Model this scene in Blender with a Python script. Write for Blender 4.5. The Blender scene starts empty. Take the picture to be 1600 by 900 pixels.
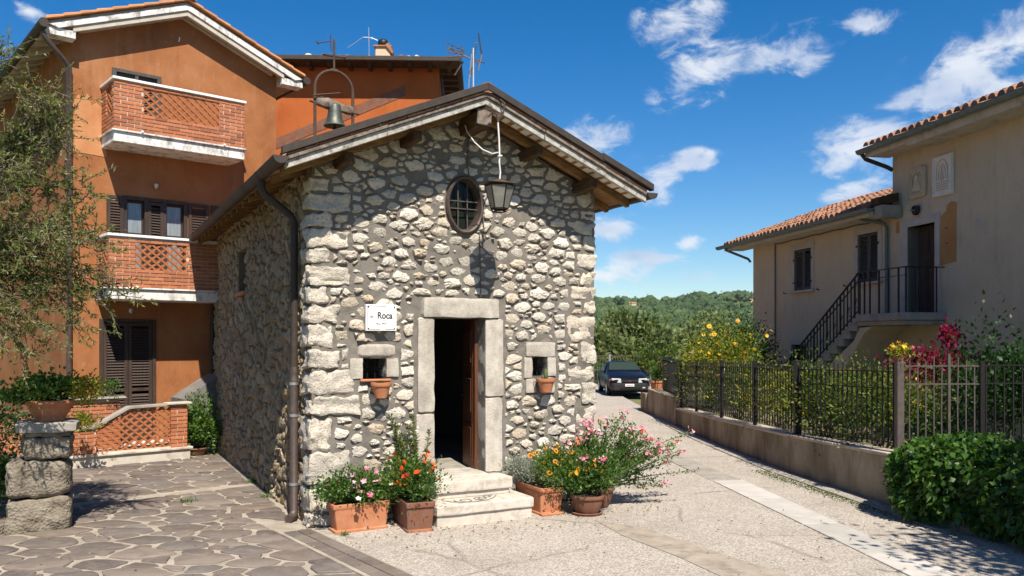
import bpy, bmesh, math, random
import numpy as np
from mathutils import Vector, Matrix, noise
from mathutils.geometry import delaunay_2d_cdt
R = math.radians
SC = bpy.context.scene
COL = SC.collection
rnd = random.Random(7)
rng = np.random.default_rng(7)

# ------------------------------------------------------------------ camera
cam_d = bpy.data.cameras.new('camera')
cam = bpy.data.objects.new('camera', cam_d); COL.objects.link(cam)
cam.location = (0, 0, 2.3); cam.rotation_euler = (R(90), 0, 0)
cam_d.sensor_width = 36; cam_d.lens = 1287 / 1600 * 36; cam_d.shift_y = 0.05
cam_d.clip_end = 15000; cam_d.clip_start = .05
SC.camera = cam
SC.view_settings.view_transform = 'Standard'; SC.view_settings.look = 'None'
SC.view_settings.gamma = 1; SC.view_settings.exposure = 0.78
SC.view_settings.use_curve_mapping = False

# ------------------------------------------------------------------ sun
SUN_TO = Vector((.3154, -.949, 1.33)).normalized()          # towards the sun
sd = bpy.data.lights.new('sun', 'SUN'); sd.energy = 5.0; sd.angle = R(.53); sd.color = (1, .93, .82)
so = bpy.data.objects.new('sun', sd); COL.objects.link(so)
so.rotation_euler = SUN_TO.to_track_quat('Z', 'Y').to_euler(); so.location = (10, -30, 40)

# ------------------------------------------------------------------ sky
W = bpy.data.worlds.new('World'); SC.world = W; W.use_nodes = True
nt = W.node_tree; N = nt.nodes; Lk = nt.links; N.clear()
out = N.new('ShaderNodeOutputWorld')
sky = N.new('ShaderNodeTexSky'); sky.sky_type = 'NISHITA'; sky.sun_disc = False
sky.sun_elevation = math.asin(SUN_TO.z); sky.sun_rotation = math.atan2(SUN_TO.x, SUN_TO.y)
sky.air_density = 1.0; sky.dust_density = .35; sky.ozone_density = 3.5; sky.altitude = 300
hs = N.new('ShaderNodeHueSaturation'); hs.inputs['Saturation'].default_value = 1.42; hs.inputs['Hue'].default_value = .503
hs.inputs['Value'].default_value = 1.22
Lk.new(sky.outputs[0], hs.inputs['Color'])
bg = N.new('ShaderNodeBackground'); bg.inputs['Strength'].default_value = .062
Lk.new(hs.outputs[0], bg.inputs['Color'])
tc = N.new('ShaderNodeTexCoord')
def dirpx(px, py):
    return Vector(((px - 800) / 1287, 1, (530 - py) / 1287)).normalized()
blobs = []      # direction, half width, half height, tilt
for px, py, w, h, t in [(1240, 78, 98, 42, 14), (1092, 118, 88, 46, 22), (1060, 30, 78, 52, 20), (1345, 232, 120, 52, 14),
                        (1505, 105, 125, 62, 26), (1345, 298, 62, 24, 5), (940, 222, 72, 44, -8), (1090, 255, 48, 24, -4),
                        (1015, 405, 78, 30, 2), (960, 355, 58, 30, 0), (1085, 432, 50, 20, 0), (1075, 383, 30, 16, 0),
                        (1360, 36, 56, 26, -8), (1575, 135, 44, 22, 8), (1030, 285, 44, 36, 20), (48, 20, 34, 18, -22),
                        (950, 430, 70, 18, 0), (1420, 150, 60, 22, 25), (1600, 60, 60, 30, 20)]:
    k = 1 / 1287 * dirpx(px, py).y
    blobs.append((dirpx(px, py), w * k, h * k, t))
br = random.Random(3)
for i in range(26):                                   # the same broken cumulus all round the rest of the sky
    az = br.uniform(42, 318); el = br.uniform(6, 52)
    d = Vector((math.sin(R(az)) * math.cos(R(el)), math.cos(R(az)) * math.cos(R(el)), math.sin(R(el))))
    w = br.uniform(.05, .13); blobs.append((d, w, w * br.uniform(.35, .55), br.uniform(-10, 25)))
acc = None
for d, w, h, t in blobs:
    mp = N.new('ShaderNodeMapping'); mp.vector_type = 'TEXTURE'
    mp.inputs['Location'].default_value = d
    q = d.to_track_quat('Y', 'Z') @ Matrix.Rotation(R(-t), 4, 'Y').to_quaternion()
    mp.inputs['Rotation'].default_value = q.to_euler()
    mp.inputs['Scale'].default_value = (w * 1.12, .5, h * 1.2)
    Lk.new(tc.outputs['Generated'], mp.inputs['Vector'])
    gr = N.new('ShaderNodeTexGradient'); gr.gradient_type = 'SPHERICAL'
    Lk.new(mp.outputs[0], gr.inputs[0])
    if acc is None: acc = gr.outputs['Fac']
    else:
        mx = N.new('ShaderNodeMath'); mx.operation = 'MAXIMUM'
        Lk.new(acc, mx.inputs[0]); Lk.new(gr.outputs['Fac'], mx.inputs[1]); acc = mx.outputs[0]
def wnoise(scale, detail, rough, sx=1, sz=1, dist=0):
    mp = N.new('ShaderNodeMapping'); mp.inputs['Scale'].default_value = (sx, 1, sz)
    Lk.new(tc.outputs['Generated'], mp.inputs['Vector'])
    n = N.new('ShaderNodeTexNoise'); n.inputs['Scale'].default_value = scale; n.inputs['Detail'].default_value = detail
    n.inputs['Roughness'].default_value = rough; n.inputs['Distortion'].default_value = dist
    Lk.new(mp.outputs[0], n.inputs['Vector']); return n.outputs['Fac']
def wmath(op, a, b):
    m = N.new('ShaderNodeMath'); m.operation = op
    for i, v in enumerate((a, b)):
        if isinstance(v, (int, float)): m.inputs[i].default_value = v
        else: Lk.new(v, m.inputs[i])
    return m.outputs[0]
big = wnoise(17, 9, .62, 1, 1.7, .4)
den = wmath('ADD', wmath('MULTIPLY', acc, 1.4), wmath('MULTIPLY', wmath('SUBTRACT', big, .5), 4.3))
mr = N.new('ShaderNodeMapRange'); mr.interpolation_type = 'SMOOTHSTEP'
mr.inputs['From Min'].default_value = .26; mr.inputs['From Max'].default_value = 1.3
Lk.new(den, mr.inputs['Value'])
gate = N.new('ShaderNodeMapRange'); gate.inputs['From Min'].default_value = 0; gate.inputs['From Max'].default_value = .22
Lk.new(acc, gate.inputs['Value'])
fac = wmath('MULTIPLY', wmath('MULTIPLY', mr.outputs[0], gate.outputs[0]), .86)
shade = wnoise(9, 3, .5, 1, 2.2)
cr = N.new('ShaderNodeValToRGB'); cr.color_ramp.elements[0].position = .35; cr.color_ramp.elements[1].position = .62
cr.color_ramp.elements[0].color = (.30, .36, .48, 1); cr.color_ramp.elements[1].color = (.53, .55, .58, 1)
Lk.new(shade, cr.inputs[0])
bgc = N.new('ShaderNodeBackground'); bgc.inputs['Strength'].default_value = 1.0
Lk.new(cr.outputs[0], bgc.inputs['Color'])
ms = N.new('ShaderNodeMixShader'); Lk.new(fac, ms.inputs[0]); Lk.new(bg.outputs[0], ms.inputs[1]); Lk.new(bgc.outputs[0], ms.inputs[2])
Lk.new(ms.outputs[0], out.inputs[0])
# ------------------------------------------------------------------ materials
MATS = {}
def c4(c): return (c[0], c[1], c[2], 1)
class NM:
    """small helper round one material's node tree"""
    def __init__(s, name):
        s.m = bpy.data.materials.new(name); s.m.use_nodes = True
        s.t = s.m.node_tree; s.n = s.t.nodes; s.l = s.t.links
        s.b = s.n['Principled BSDF']; s.tc = s.n.new('ShaderNodeTexCoord')
        MATS[name] = s.m
    def coord(s, scale=(1, 1, 1), which='Object'):
        mp = s.n.new('ShaderNodeMapping'); mp.inputs['Scale'].default_value = scale
        s.l.new(s.tc.outputs[which], mp.inputs['Vector']); return mp.outputs[0]
    def noise(s, scale, detail=4, rough=.55, vec=None, dist=0):
        n = s.n.new('ShaderNodeTexNoise'); n.inputs['Scale'].default_value = scale
        n.inputs['Detail'].default_value = detail; n.inputs['Roughness'].default_value = rough; n.inputs['Distortion'].default_value = dist
        s.l.new(vec if vec is not None else s.tc.outputs['Object'], n.inputs['Vector']); return n.outputs['Fac']
    def vor(s, scale, vec=None, feature='F1', out='Distance', rand=1):
        n = s.n.new('ShaderNodeTexVoronoi'); n.feature = feature; n.inputs['Scale'].default_value = scale; n.inputs['Randomness'].default_value = rand
        s.l.new(vec if vec is not None else s.tc.outputs['Object'], n.inputs['Vector']); return n.outputs[out]
    def ramp(s, fac, stops):
        r = s.n.new('ShaderNodeValToRGB'); e = r.color_ramp.elements
        while len(e) < len(stops): e.new(.5)
        for i, (p, c) in enumerate(stops):
            e[i].position = p; e[i].color = c4(c) if not isinstance(c, (int, float)) else (c, c, c, 1)
        s.l.new(fac, r.inputs[0]); return r.outputs[0]
    def mix(s, fac, a, b, mode='MIX'):
        m = s.n.new('ShaderNodeMix'); m.data_type = 'RGBA'; m.blend_type = mode
        for i, v in ((0, fac), (6, a), (7, b)):
            if hasattr(v, 'links') or hasattr(v, 'is_linked'): s.l.new(v, m.inputs[i])
            elif isinstance(v, (int, float)): m.inputs[i].default_value = v if i == 0 else (v, v, v, 1)
            else: m.inputs[i].default_value = c4(v)
        return m.outputs[2]
    def math(s, op, a, b=0):
        m = s.n.new('ShaderNodeMath'); m.operation = op
        for i, v in enumerate((a, b)):
            if isinstance(v, (int, float)): m.inputs[i].default_value = v
            else: s.l.new(v, m.inputs[i])
        return m.outputs[0]
    def rand(s):
        """one random number per object, shifted per piece by the mesh attribute 'tone' where pieces are joined"""
        o = s.n.new('ShaderNodeObjectInfo'); a = s.n.new('ShaderNodeAttribute'); a.attribute_name = 'tone'
        return s.math('FRACT', s.math('ADD', o.outputs['Random'], a.outputs['Fac']))
    def bump(s, h, strength=.5, dist=.02, prev=None):
        b = s.n.new('ShaderNodeBump'); b.inputs['Strength'].default_value = strength; b.inputs['Distance'].default_value = dist
        s.l.new(h, b.inputs['Height'])
        if prev is not None: s.l.new(prev, b.inputs['Normal'])
        return b.outputs[0]
    def done(s, col=None, normal=None, rough=.85, metal=0, spec=.3):
        if col is not None:
            if isinstance(col, tuple): s.b.inputs['Base Color'].default_value = c4(col)
            else: s.l.new(col, s.b.inputs['Base Color'])
        if normal is not None: s.l.new(normal, s.b.inputs['Normal'])
        if isinstance(rough, (int, float)): s.b.inputs['Roughness'].default_value = rough
        else: s.l.new(rough, s.b.inputs['Roughness'])
        s.b.inputs['Metallic'].default_value = metal; s.b.inputs['Specular IOR Level'].default_value = spec
        return s.m

def simple(name, c1, c2, scale=8, rough=.8, bump=.25, bscale=60, metal=0, spec=.3, vary=None, stain=None, bdist=.01):
    """two-tone noisy surface with fine relief; vary = per-piece tint range; stain = (colour, scale, low, high)"""
    k = NM(name)
    col = k.ramp(k.noise(scale, 6, .6), [(.3, c1), (.7, c2)])
    if vary: col = k.mix(1, col, k.ramp(k.rand(), [(i / (len(vary) - 1), v) for i, v in enumerate(vary)]), 'MULTIPLY')
    if stain: col = k.mix(k.ramp(k.noise(stain[1], 5, .65), [(stain[2], 0), (stain[3], 1)]), col, stain[0])
    return k.done(col, k.bump(k.noise(bscale, 4, .6), bump, bdist), rough, metal, spec)

def leafmat(name, stops, trans=.35, rough=.55):
    k = NM(name)
    a = k.n.new('ShaderNodeAttribute'); a.attribute_name = 'tone'
    col = k.ramp(a.outputs['Fac'], [(i / (len(stops) - 1), c) for i, c in enumerate(stops)])
    k.done(col, None, rough, 0, .35)
    tr = k.n.new('ShaderNodeBsdfTranslucent'); k.l.new(k.mix(1, col, (1.5, 1.5, .7), 'MULTIPLY'), tr.inputs[0])
    mx = k.n.new('ShaderNodeMixShader'); mx.inputs[0].default_value = trans
    k.l.new(k.b.outputs[0], mx.inputs[1]); k.l.new(tr.outputs[0], mx.inputs[2])
    k.l.new(mx.outputs[0], k.n['Material Output'].inputs[0]); return k.m

# ------------------------------------------------------------------ mesh building
class MB:
    def __init__(s): s.v = []; s.f = []; s.t = []; s.q = []      # q: numpy quads (verts Nx4x3, tone N)
    def add(s, verts, faces, tone=None):
        o = len(s.v); s.v += [tuple(p) for p in verts]
        s.f += [tuple(i + o for i in f) for f in faces]; s.t += [tone or 0.] * len(faces); return s
    def box(s, x0, x1, y0, y1, z0, z1, tone=None):
        return s.add([(x0, y0, z0), (x1, y0, z0), (x1, y1, z0), (x0, y1, z0), (x0, y0, z1), (x1, y0, z1), (x1, y1, z1), (x0, y1, z1)],
                     [(0, 3, 2, 1), (4, 5, 6, 7), (0, 1, 5, 4), (1, 2, 6, 5), (2, 3, 7, 6), (3, 0, 4, 7)], tone)
    def hexa(s, p, tone=None):      # 8 corners: 4 bottom ring, 4 top ring
        return s.add(p, [(0, 3, 2, 1), (4, 5, 6, 7), (0, 1, 5, 4), (1, 2, 6, 5), (2, 3, 7, 6), (3, 0, 4, 7)], tone)
    def bar(s, a, b, w, h, up=(0, 0, 1), tone=None):     # rectangular bar a -> b
        a = Vector(a); b = Vector(b); d = (b - a).normalized(); u = Vector(up)
        sd_ = d.cross(u)
        if sd_.length < 1e-4: sd_ = d.cross(Vector((1, 0, 0)))
        sd_.normalize(); u = sd_.cross(d).normalized()
        x = sd_ * w / 2; y = u * h / 2
        return s.hexa([a - x - y, a + x - y, b + x - y, b - x - y, a - x + y, a + x + y, b + x + y, b - x + y], tone)
    def tube(s, pts, r, n=8, cap=True, tone=None):
        pts = [Vector(p) for p in pts]; m = len(pts)
        rs = r if isinstance(r, (list, tuple)) else [r] * m
        V = []; prev = None
        for i, p in enumerate(pts):
            d = (pts[min(i + 1, m - 1)] - pts[max(i - 1, 0)])
            d = d.normalized() if d.length > 1e-9 else Vector((0, 0, 1))
            if prev is None:
                a = d.orthogonal().normalized()
            else:
                a = prev - d * prev.dot(d)
                a = a.normalized() if a.length > 1e-6 else d.orthogonal().normalized()
            prev = a; b = d.cross(a)
            for k in range(n):
                t = 2 * math.pi * k / n; V.append(p + (a * math.cos(t) + b * math.sin(t)) * rs[i])
        F = [(i * n + k, i * n + (k + 1) % n, (i + 1) * n + (k + 1) % n, (i + 1) * n + k) for i in range(m - 1) for k in range(n)]
        if cap: F += [tuple(range(n))[::-1], tuple(range((m - 1) * n, m * n))]
        return s.add(V, F, tone)
    def lathe(s, prof, n=24, c=(0, 0, 0), sx=1, sy=1, tone=None, cap=False):
        V = []; m = len(prof)
        for r, z in prof:
            for k in range(n):
                t = 2 * math.pi * k / n; V.append((c[0] + r * sx * math.cos(t), c[1] + r * sy * math.sin(t), c[2] + z))
        F = [(i * n + k, i * n + (k + 1) % n, (i + 1) * n + (k + 1) % n, (i + 1) * n + k) for i in range(m - 1) for k in range(n)]
        if cap: F += [tuple(range(n))[::-1], tuple(range((m - 1) * n, m * n))]
        return s.add(V, F, tone)
    def prism(s, poly, y0, y1, axis='y', tone=None):     # polygon in (a, z) extruded along the third axis
        n = len(poly)
        f = {'y': lambda a, z, e: (a, e, z), 'x': lambda a, z, e: (e, a, z), 'z': lambda a, z, e: (a, z, e)}[axis]
        V = [f(a, z, y0) for a, z in poly] + [f(a, z, y1) for a, z in poly]
        F = [tuple(range(n)), tuple(range(n, 2 * n))[::-1]] + [(i, n + i, n + (i + 1) % n, (i + 1) % n) for i in range(n)]
        return s.add(V, F, tone)
    def quads(s, Q, tone): s.q.append((np.asarray(Q, dtype=np.float32), np.asarray(tone, dtype=np.float32))); return s
    def mesh(s, name):
        me = bpy.data.meshes.new(name)
        if s.q:
            Q = np.concatenate([a for a, b in s.q]); T = np.concatenate([b for a, b in s.q]); nq = len(Q)
            base = len(s.v)
            if base == 0:
                me.vertices.add(nq * 4); me.vertices.foreach_set('co', Q.reshape(-1))
                me.loops.add(nq * 4); me.loops.foreach_set('vertex_index', np.arange(nq * 4, dtype=np.int32))
                me.polygons.add(nq); me.polygons.foreach_set('loop_start', np.arange(0, nq * 4, 4, dtype=np.int32))
                me.update(calc_edges=True)
                at = me.attributes.new('tone', 'FLOAT', 'FACE'); at.data.foreach_set('value', T)
                return me
            s.v += [tuple(p) for p in Q.reshape(-1, 3).tolist()]
            s.f += [(base + 4 * i, base + 4 * i + 1, base + 4 * i + 2, base + 4 * i + 3) for i in range(nq)]; s.t += T.tolist(); s.q = []
        me.from_pydata(s.v, [], s.f)
        if any(s.t):
            at = me.attributes.new('tone', 'FLOAT', 'FACE'); at.data.foreach_set('value', np.array(s.t, dtype=np.float32))
        me.update(); return me

def O(name, mb, mat, parent=None, smooth=None, bevel=0, kind=None, label=None, loc=None, fix=True, seg=1):
    me = mb.mesh(name) if isinstance(mb, MB) else mb
    if isinstance(mb, MB) and (bevel or fix) and len(me.polygons) < 30000 and not any(mb.t):
        bm = bmesh.new(); bm.from_mesh(me)
        if fix: bmesh.ops.recalc_face_normals(bm, faces=bm.faces)
        if bevel:
            ed = [e for e in bm.edges if len(e.link_faces) == 2 and e.calc_face_angle(0) > .6]
            bmesh.ops.bevel(bm, geom=ed, offset=bevel, segments=seg, affect='EDGES', clamp_overlap=True)
        bm.to_mesh(me); bm.free()
    if smooth:
        me.shade_smooth(); me.set_sharp_from_angle(angle=R(smooth))
    if mat and not me.materials: me.materials.append(MATS[mat] if isinstance(mat, str) else mat)
    o = bpy.data.objects.new(name, me); COL.objects.link(o)
    if parent: o.parent = parent
    if loc: o.location = loc
    if kind: o['kind'] = kind
    if label: o['label'] = label
    return o
def tag(o, label, cat, group=None):
    o['label'] = label; o['category'] = cat
    if group: o['group'] = group
    return o
def E(name, label, cat, loc=(0, 0, 0), rz=0, group=None):
    o = bpy.data.objects.new(name, None); COL.objects.link(o); o.location = loc; o.rotation_euler = (0, 0, R(rz))
    o.empty_display_size = .1
    return tag(o, label, cat, group)
def inst(name, me, parent, loc, rot=(0, 0, 0), scale=None, kind=None):
    o = bpy.data.objects.new(name, me); COL.objects.link(o); o.parent = parent; o.location = loc; o.rotation_euler = rot
    if scale: o.scale = scale
    if kind: o['kind'] = kind
    return o
def copy_tree(o, loc=None, rz=None, label=None, parent=None):
    c = o.copy(); COL.objects.link(c)
    if parent: c.parent = parent
    if loc is not None: c.location = loc
    if rz is not None: c.rotation_euler = (0, 0, R(rz))
    if label: c['label'] = label
    for ch in list(o.children): copy_tree(ch, parent=c)
    return c

def rbox(x0, x1, y0, y1, z0, z1, amp=.01, p=9, cuts=4, seed=0, fs=5., skew=0.):
    """rough hewn block: rounded box with noisy faces"""
    bm = bmesh.new(); bmesh.ops.create_cube(bm, size=2)
    bmesh.ops.subdivide_edges(bm, edges=bm.edges[:], cuts=cuts, use_grid_fill=True)
    c = Vector(((x0 + x1) / 2, (y0 + y1) / 2, (z0 + z1) / 2)); h = Vector(((x1 - x0) / 2, (y1 - y0) / 2, (z1 - z0) / 2))
    off = Vector((seed * 3.7, seed * 1.3, seed * 2.1))
    for v in bm.verts:
        q = v.co
        L = (abs(q.x) ** p + abs(q.y) ** p + abs(q.z) ** p) ** (1 / p)
        q = q / L
        w = Vector((q.x * h.x, q.y * h.y, q.z * h.z))
        n = noise.noise(w * fs + off) + .5 * noise.noise(w * fs * 2.7 + off)
        w.z *= 1 + skew * q.x; w.x *= 1 - skew * q.z * .6
        v.co = c + w + Vector((q.x ** 3, q.y ** 3, q.z ** 3)) * n * amp
    bmesh.ops.recalc_face_normals(bm, faces=bm.faces)
    me = bpy.data.meshes.new('block'); bm.to_mesh(me); bm.free(); return me

# ------------------------------------------------------------------ irregular stones
def clip(poly, n, d):       # keep points with n.p <= d
    out = []; m = len(poly)
    for i in range(m):
        a = poly[i]; b = poly[(i + 1) % m]
        da = n[0] * a[0] + n[1] * a[1] - d; db = n[0] * b[0] + n[1] * b[1] - d
        if da <= 0: out.append(a)
        if (da < 0 < db) or (db < 0 < da):
            t = da / (da - db); out.append((a[0] + (b[0] - a[0]) * t, a[1] + (b[1] - a[1]) * t))
    return out
def darts(bounds, ok, rad, n_try, aniso=1.0, seed=1, rmin=.55, rmax=1.35):
    """random sites with varied spacing (aniso > 1: wider than tall)"""
    rr = np.random.default_rng(seed); P = np.zeros((0, 3))
    x0, x1, z0, z1 = bounds; lst = []
    cand = np.stack([rr.uniform(x0, x1, n_try), rr.uniform(z0, z1, n_try), rad * (rmin + (rmax - rmin) * rr.random(n_try) ** 1.5)], 1)
    order = np.argsort(-cand[:, 2] * (1 + .8 * rr.random(n_try)))
    arr = np.empty((n_try, 3)); m = 0
    for i in order:
        x, z, r = cand[i]
        if not ok(x, z): continue
        if m:
            d = np.hypot((arr[:m, 0] - x) / aniso, arr[:m, 1] - z)
            if (d < (arr[:m, 2] + r)).any(): continue
        arr[m] = (x, z, r); m += 1
    return arr[:m]
def cells(sites, bounds, clips, gap=(.012, .03), seed=1, aniso=1.0):
    """power-diagram cell of every site, inset by a joint and cut by the clip planes clips(x, z) -> [(n, d)]"""
    rr = random.Random(seed); x0, x1, z0, z1 = bounds; res = []
    S = sites
    for i, (x, z, r) in enumerate(S):
        dx = S[:, 0] - x; dz = S[:, 1] - z; dd = np.hypot(dx / aniso, dz); near = np.argsort(dd)[1:22]
        g = rr.uniform(*gap)
        m = 3.2 * r * aniso
        poly = [(x - m, z - m), (x + m, z - m), (x + m, z + m), (x - m, z + m)]
        for j in near:
            n = (dx[j] / aniso ** 2, dz[j]); L = math.hypot(*n)
            if L < 1e-9: continue
            t = r / (r + S[j, 2]); t = .5 + (t - .5) * .9
            mx = x + dx[j] * t; mz = z + dz[j] * t
            nn = (n[0] / L, n[1] / L)
            poly = clip(poly, nn, nn[0] * mx + nn[1] * mz - g)
            if len(poly) < 3: break
        if len(poly) < 3: continue
        for n, d in [((-1, 0), -x0), ((1, 0), x1), ((0, -1), -z0), ((0, 1), z1)] + clips(x, z):
            poly = clip(poly, n, d)
            if len(poly) < 3: break
        if len(poly) < 3: continue
        res.append(poly)
    return res
def area(p): return abs(sum(p[i][0] * p[(i + 1) % len(p)][1] - p[(i + 1) % len(p)][0] * p[i][1] for i in range(len(p)))) / 2
def roughen(poly, rr, amt=.12, step=.05, rounds=1):
    """irregular outline: edges split and pushed about, corners cut"""
    cx = sum(p[0] for p in poly) / len(poly); cy = sum(p[1] for p in poly) / len(poly)
    pts = []
    for i in range(len(poly)):
        a = poly[i]; b = poly[(i + 1) % len(poly)]; L = math.hypot(b[0] - a[0], b[1] - a[1])
        k = max(1, int(L / step))
        for j in range(k): pts.append((a[0] + (b[0] - a[0]) * j / k, a[1] + (b[1] - a[1]) * j / k))
    for _ in range(rounds):
        q = []
        for i in range(len(pts)):
            a = pts[i]; b = pts[(i + 1) % len(pts)]
            q += [(a[0] * .75 + b[0] * .25, a[1] * .75 + b[1] * .25), (a[0] * .25 + b[0] * .75, a[1] * .25 + b[1] * .75)]
        pts = q[::2] if len(q) > 26 else q
    return [(cx + (x - cx) * (1 - amt * rr.random()), cy + (y - cy) * (1 - amt * rr.random())) for x, y in pts], (cx, cy)
def stone_geo(mb, poly, M, rr, proud=(.012, .04), amt=.12, step=.05, sink=.03, tone=None, flat=.0, rounds=1):
    """one stone on a wall or floor; M(a, out, b) maps to the parent's space, out = distance proud of the surface"""
    pts, c = roughen(poly, rr, amt, step, rounds); n = len(pts)
    h = rr.uniform(*proud); tx = rr.uniform(-.25, .25) * (1 - flat); tz = rr.uniform(-.25, .25) * (1 - flat)
    def ring(sc, o, j):
        r = []
        for x, y in pts:
            X = c[0] + (x - c[0]) * sc; Y = c[1] + (y - c[1]) * sc
            r.append(M(X, o + (X - c[0]) * tx * (o > 0) + (Y - c[1]) * tz * (o > 0) + rr.uniform(-j, j), Y))
        return r
    s1, s2 = (.93, .62) if not flat else (.985, .93)
    V = ring(1, -sink, 0) + ring(s1, h * .62, h * .12 * (1 - flat)) + ring(s2, h, h * .32 * (1 - flat)) + [M(c[0], h * (1 + .15 * (1 - flat)), c[1])]
    F = []
    for k in range(2):
        for i in range(n): F.append((k * n + i, k * n + (i + 1) % n, (k + 1) * n + (i + 1) % n, (k + 1) * n + i))
    for i in range(n): F.append((2 * n + i, 2 * n + (i + 1) % n, 3 * n))
    mb.add(V, F, tone)

# ------------------------------------------------------------------ leaves
def unit(a): return a / np.maximum(np.linalg.norm(a, axis=-1, keepdims=True), 1e-9)
def leafquads(P, D, L, Wd, fold=.25, droop=0.):
    n = len(P); D = unit(D); r = rng.normal(size=(n, 3)); S = unit(np.cross(D, r)); U = np.cross(S, D)
    L = np.broadcast_to(L, (n,))[:, None]; Wd = np.broadcast_to(Wd, (n,))[:, None]
    mid = P + D * L * .45
    tip = P + D * L + np.array([0, 0, -1]) * L * droop
    return np.stack([P, mid + S * Wd / 2 + U * Wd * fold, tip, mid - S * Wd / 2 + U * Wd * fold], 1)
def tones(n, lo=0, hi=1): return rng.uniform(lo, hi, n)
def bush(mb, c, rad, n, L, Wd, clumps=14, spread=.34, up=.4, tone=(0, 1), hollow=.55, lat=1, flat_bottom=True, clump_tone=.5):
    """leaves gathered in uneven clumps through an ellipsoid; returns the clump centres"""
    c = np.array(c, float); rad = np.array(rad, float)
    K = unit(rng.normal(size=(clumps, 3))) * (hollow + (1 - hollow) * rng.random((clumps, 1)))
    if flat_bottom: K[:, 2] = np.where(K[:, 2] < -.35, -K[:, 2] * .6, K[:, 2])
    K[:, :] *= rng.uniform(.75, 1.12, (clumps, 1))
    ct = rng.uniform(-.5, .5, clumps) * clump_tone
    idx = rng.integers(0, clumps, n)
    off = rng.normal(size=(n, 3)) * spread * rng.uniform(.6, 1.2, clumps)[idx][:, None]
    Q = K[idx] + off
    P = c + Q * rad
    D = unit(off) * .8 + rng.normal(size=(n, 3)) * .5 + np.array([0, 0, up])
    t = np.clip(rng.uniform(tone[0], tone[1], n) + ct[idx] * (tone[1] - tone[0]), 0, 1)
    mb.quads(leafquads(P, D, L * rng.uniform(.65, 1.25, n), Wd * rng.uniform(.7, 1.2, n)), t)
    return c + K * rad
def flowers(mb, P, r, petals=5, nrm=None, tone=None, cup=.25):
    """petal rosettes"""
    P = np.asarray(P, float); n = len(P)
    nn = unit((nrm if nrm is not None else rng.normal(size=(n, 3)) * .6 + np.array([.1, -.6, .6])))
    a = unit(np.cross(nn, rng.normal(size=(n, 3)))); b = np.cross(nn, a)
    t0 = tones(n) if tone is None else tone
    rr_ = r * rng.uniform(.75, 1.2, n)[:, None]
    for k in range(petals):
        t = 2 * math.pi * k / petals; w = 2 * math.pi / petals * .52
        d0 = a * math.cos(t) + b * math.sin(t); d1 = a * math.cos(t - w) + b * math.sin(t - w); d2 = a * math.cos(t + w) + b * math.sin(t + w)
        mb.quads(np.stack([P, P + d1 * rr_ * .7 + nn * rr_ * cup * .6, P + d0 * rr_ + nn * rr_ * cup, P + d2 * rr_ * .7 + nn * rr_ * cup * .6], 1), np.clip(t0 + rng.uniform(-.1, .1, n), 0, 1))
def stems(mb, base, tips, r0, r1, bend=.15, n=5, seg=4):
    for p in tips:
        a = np.array(base, float); p = np.array(p, float); m = (a + p) / 2 + rng.normal(size=3) * bend * np.linalg.norm(p - a)
        m[2] = max(m[2], min(a[2], p[2]))
        pts = [(1 - t) ** 2 * a + 2 * t * (1 - t) * m + t * t * p for t in np.linspace(0, 1, seg)]
        mb.tube(pts, list(np.linspace(r0, r1, seg)), n, False)
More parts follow.
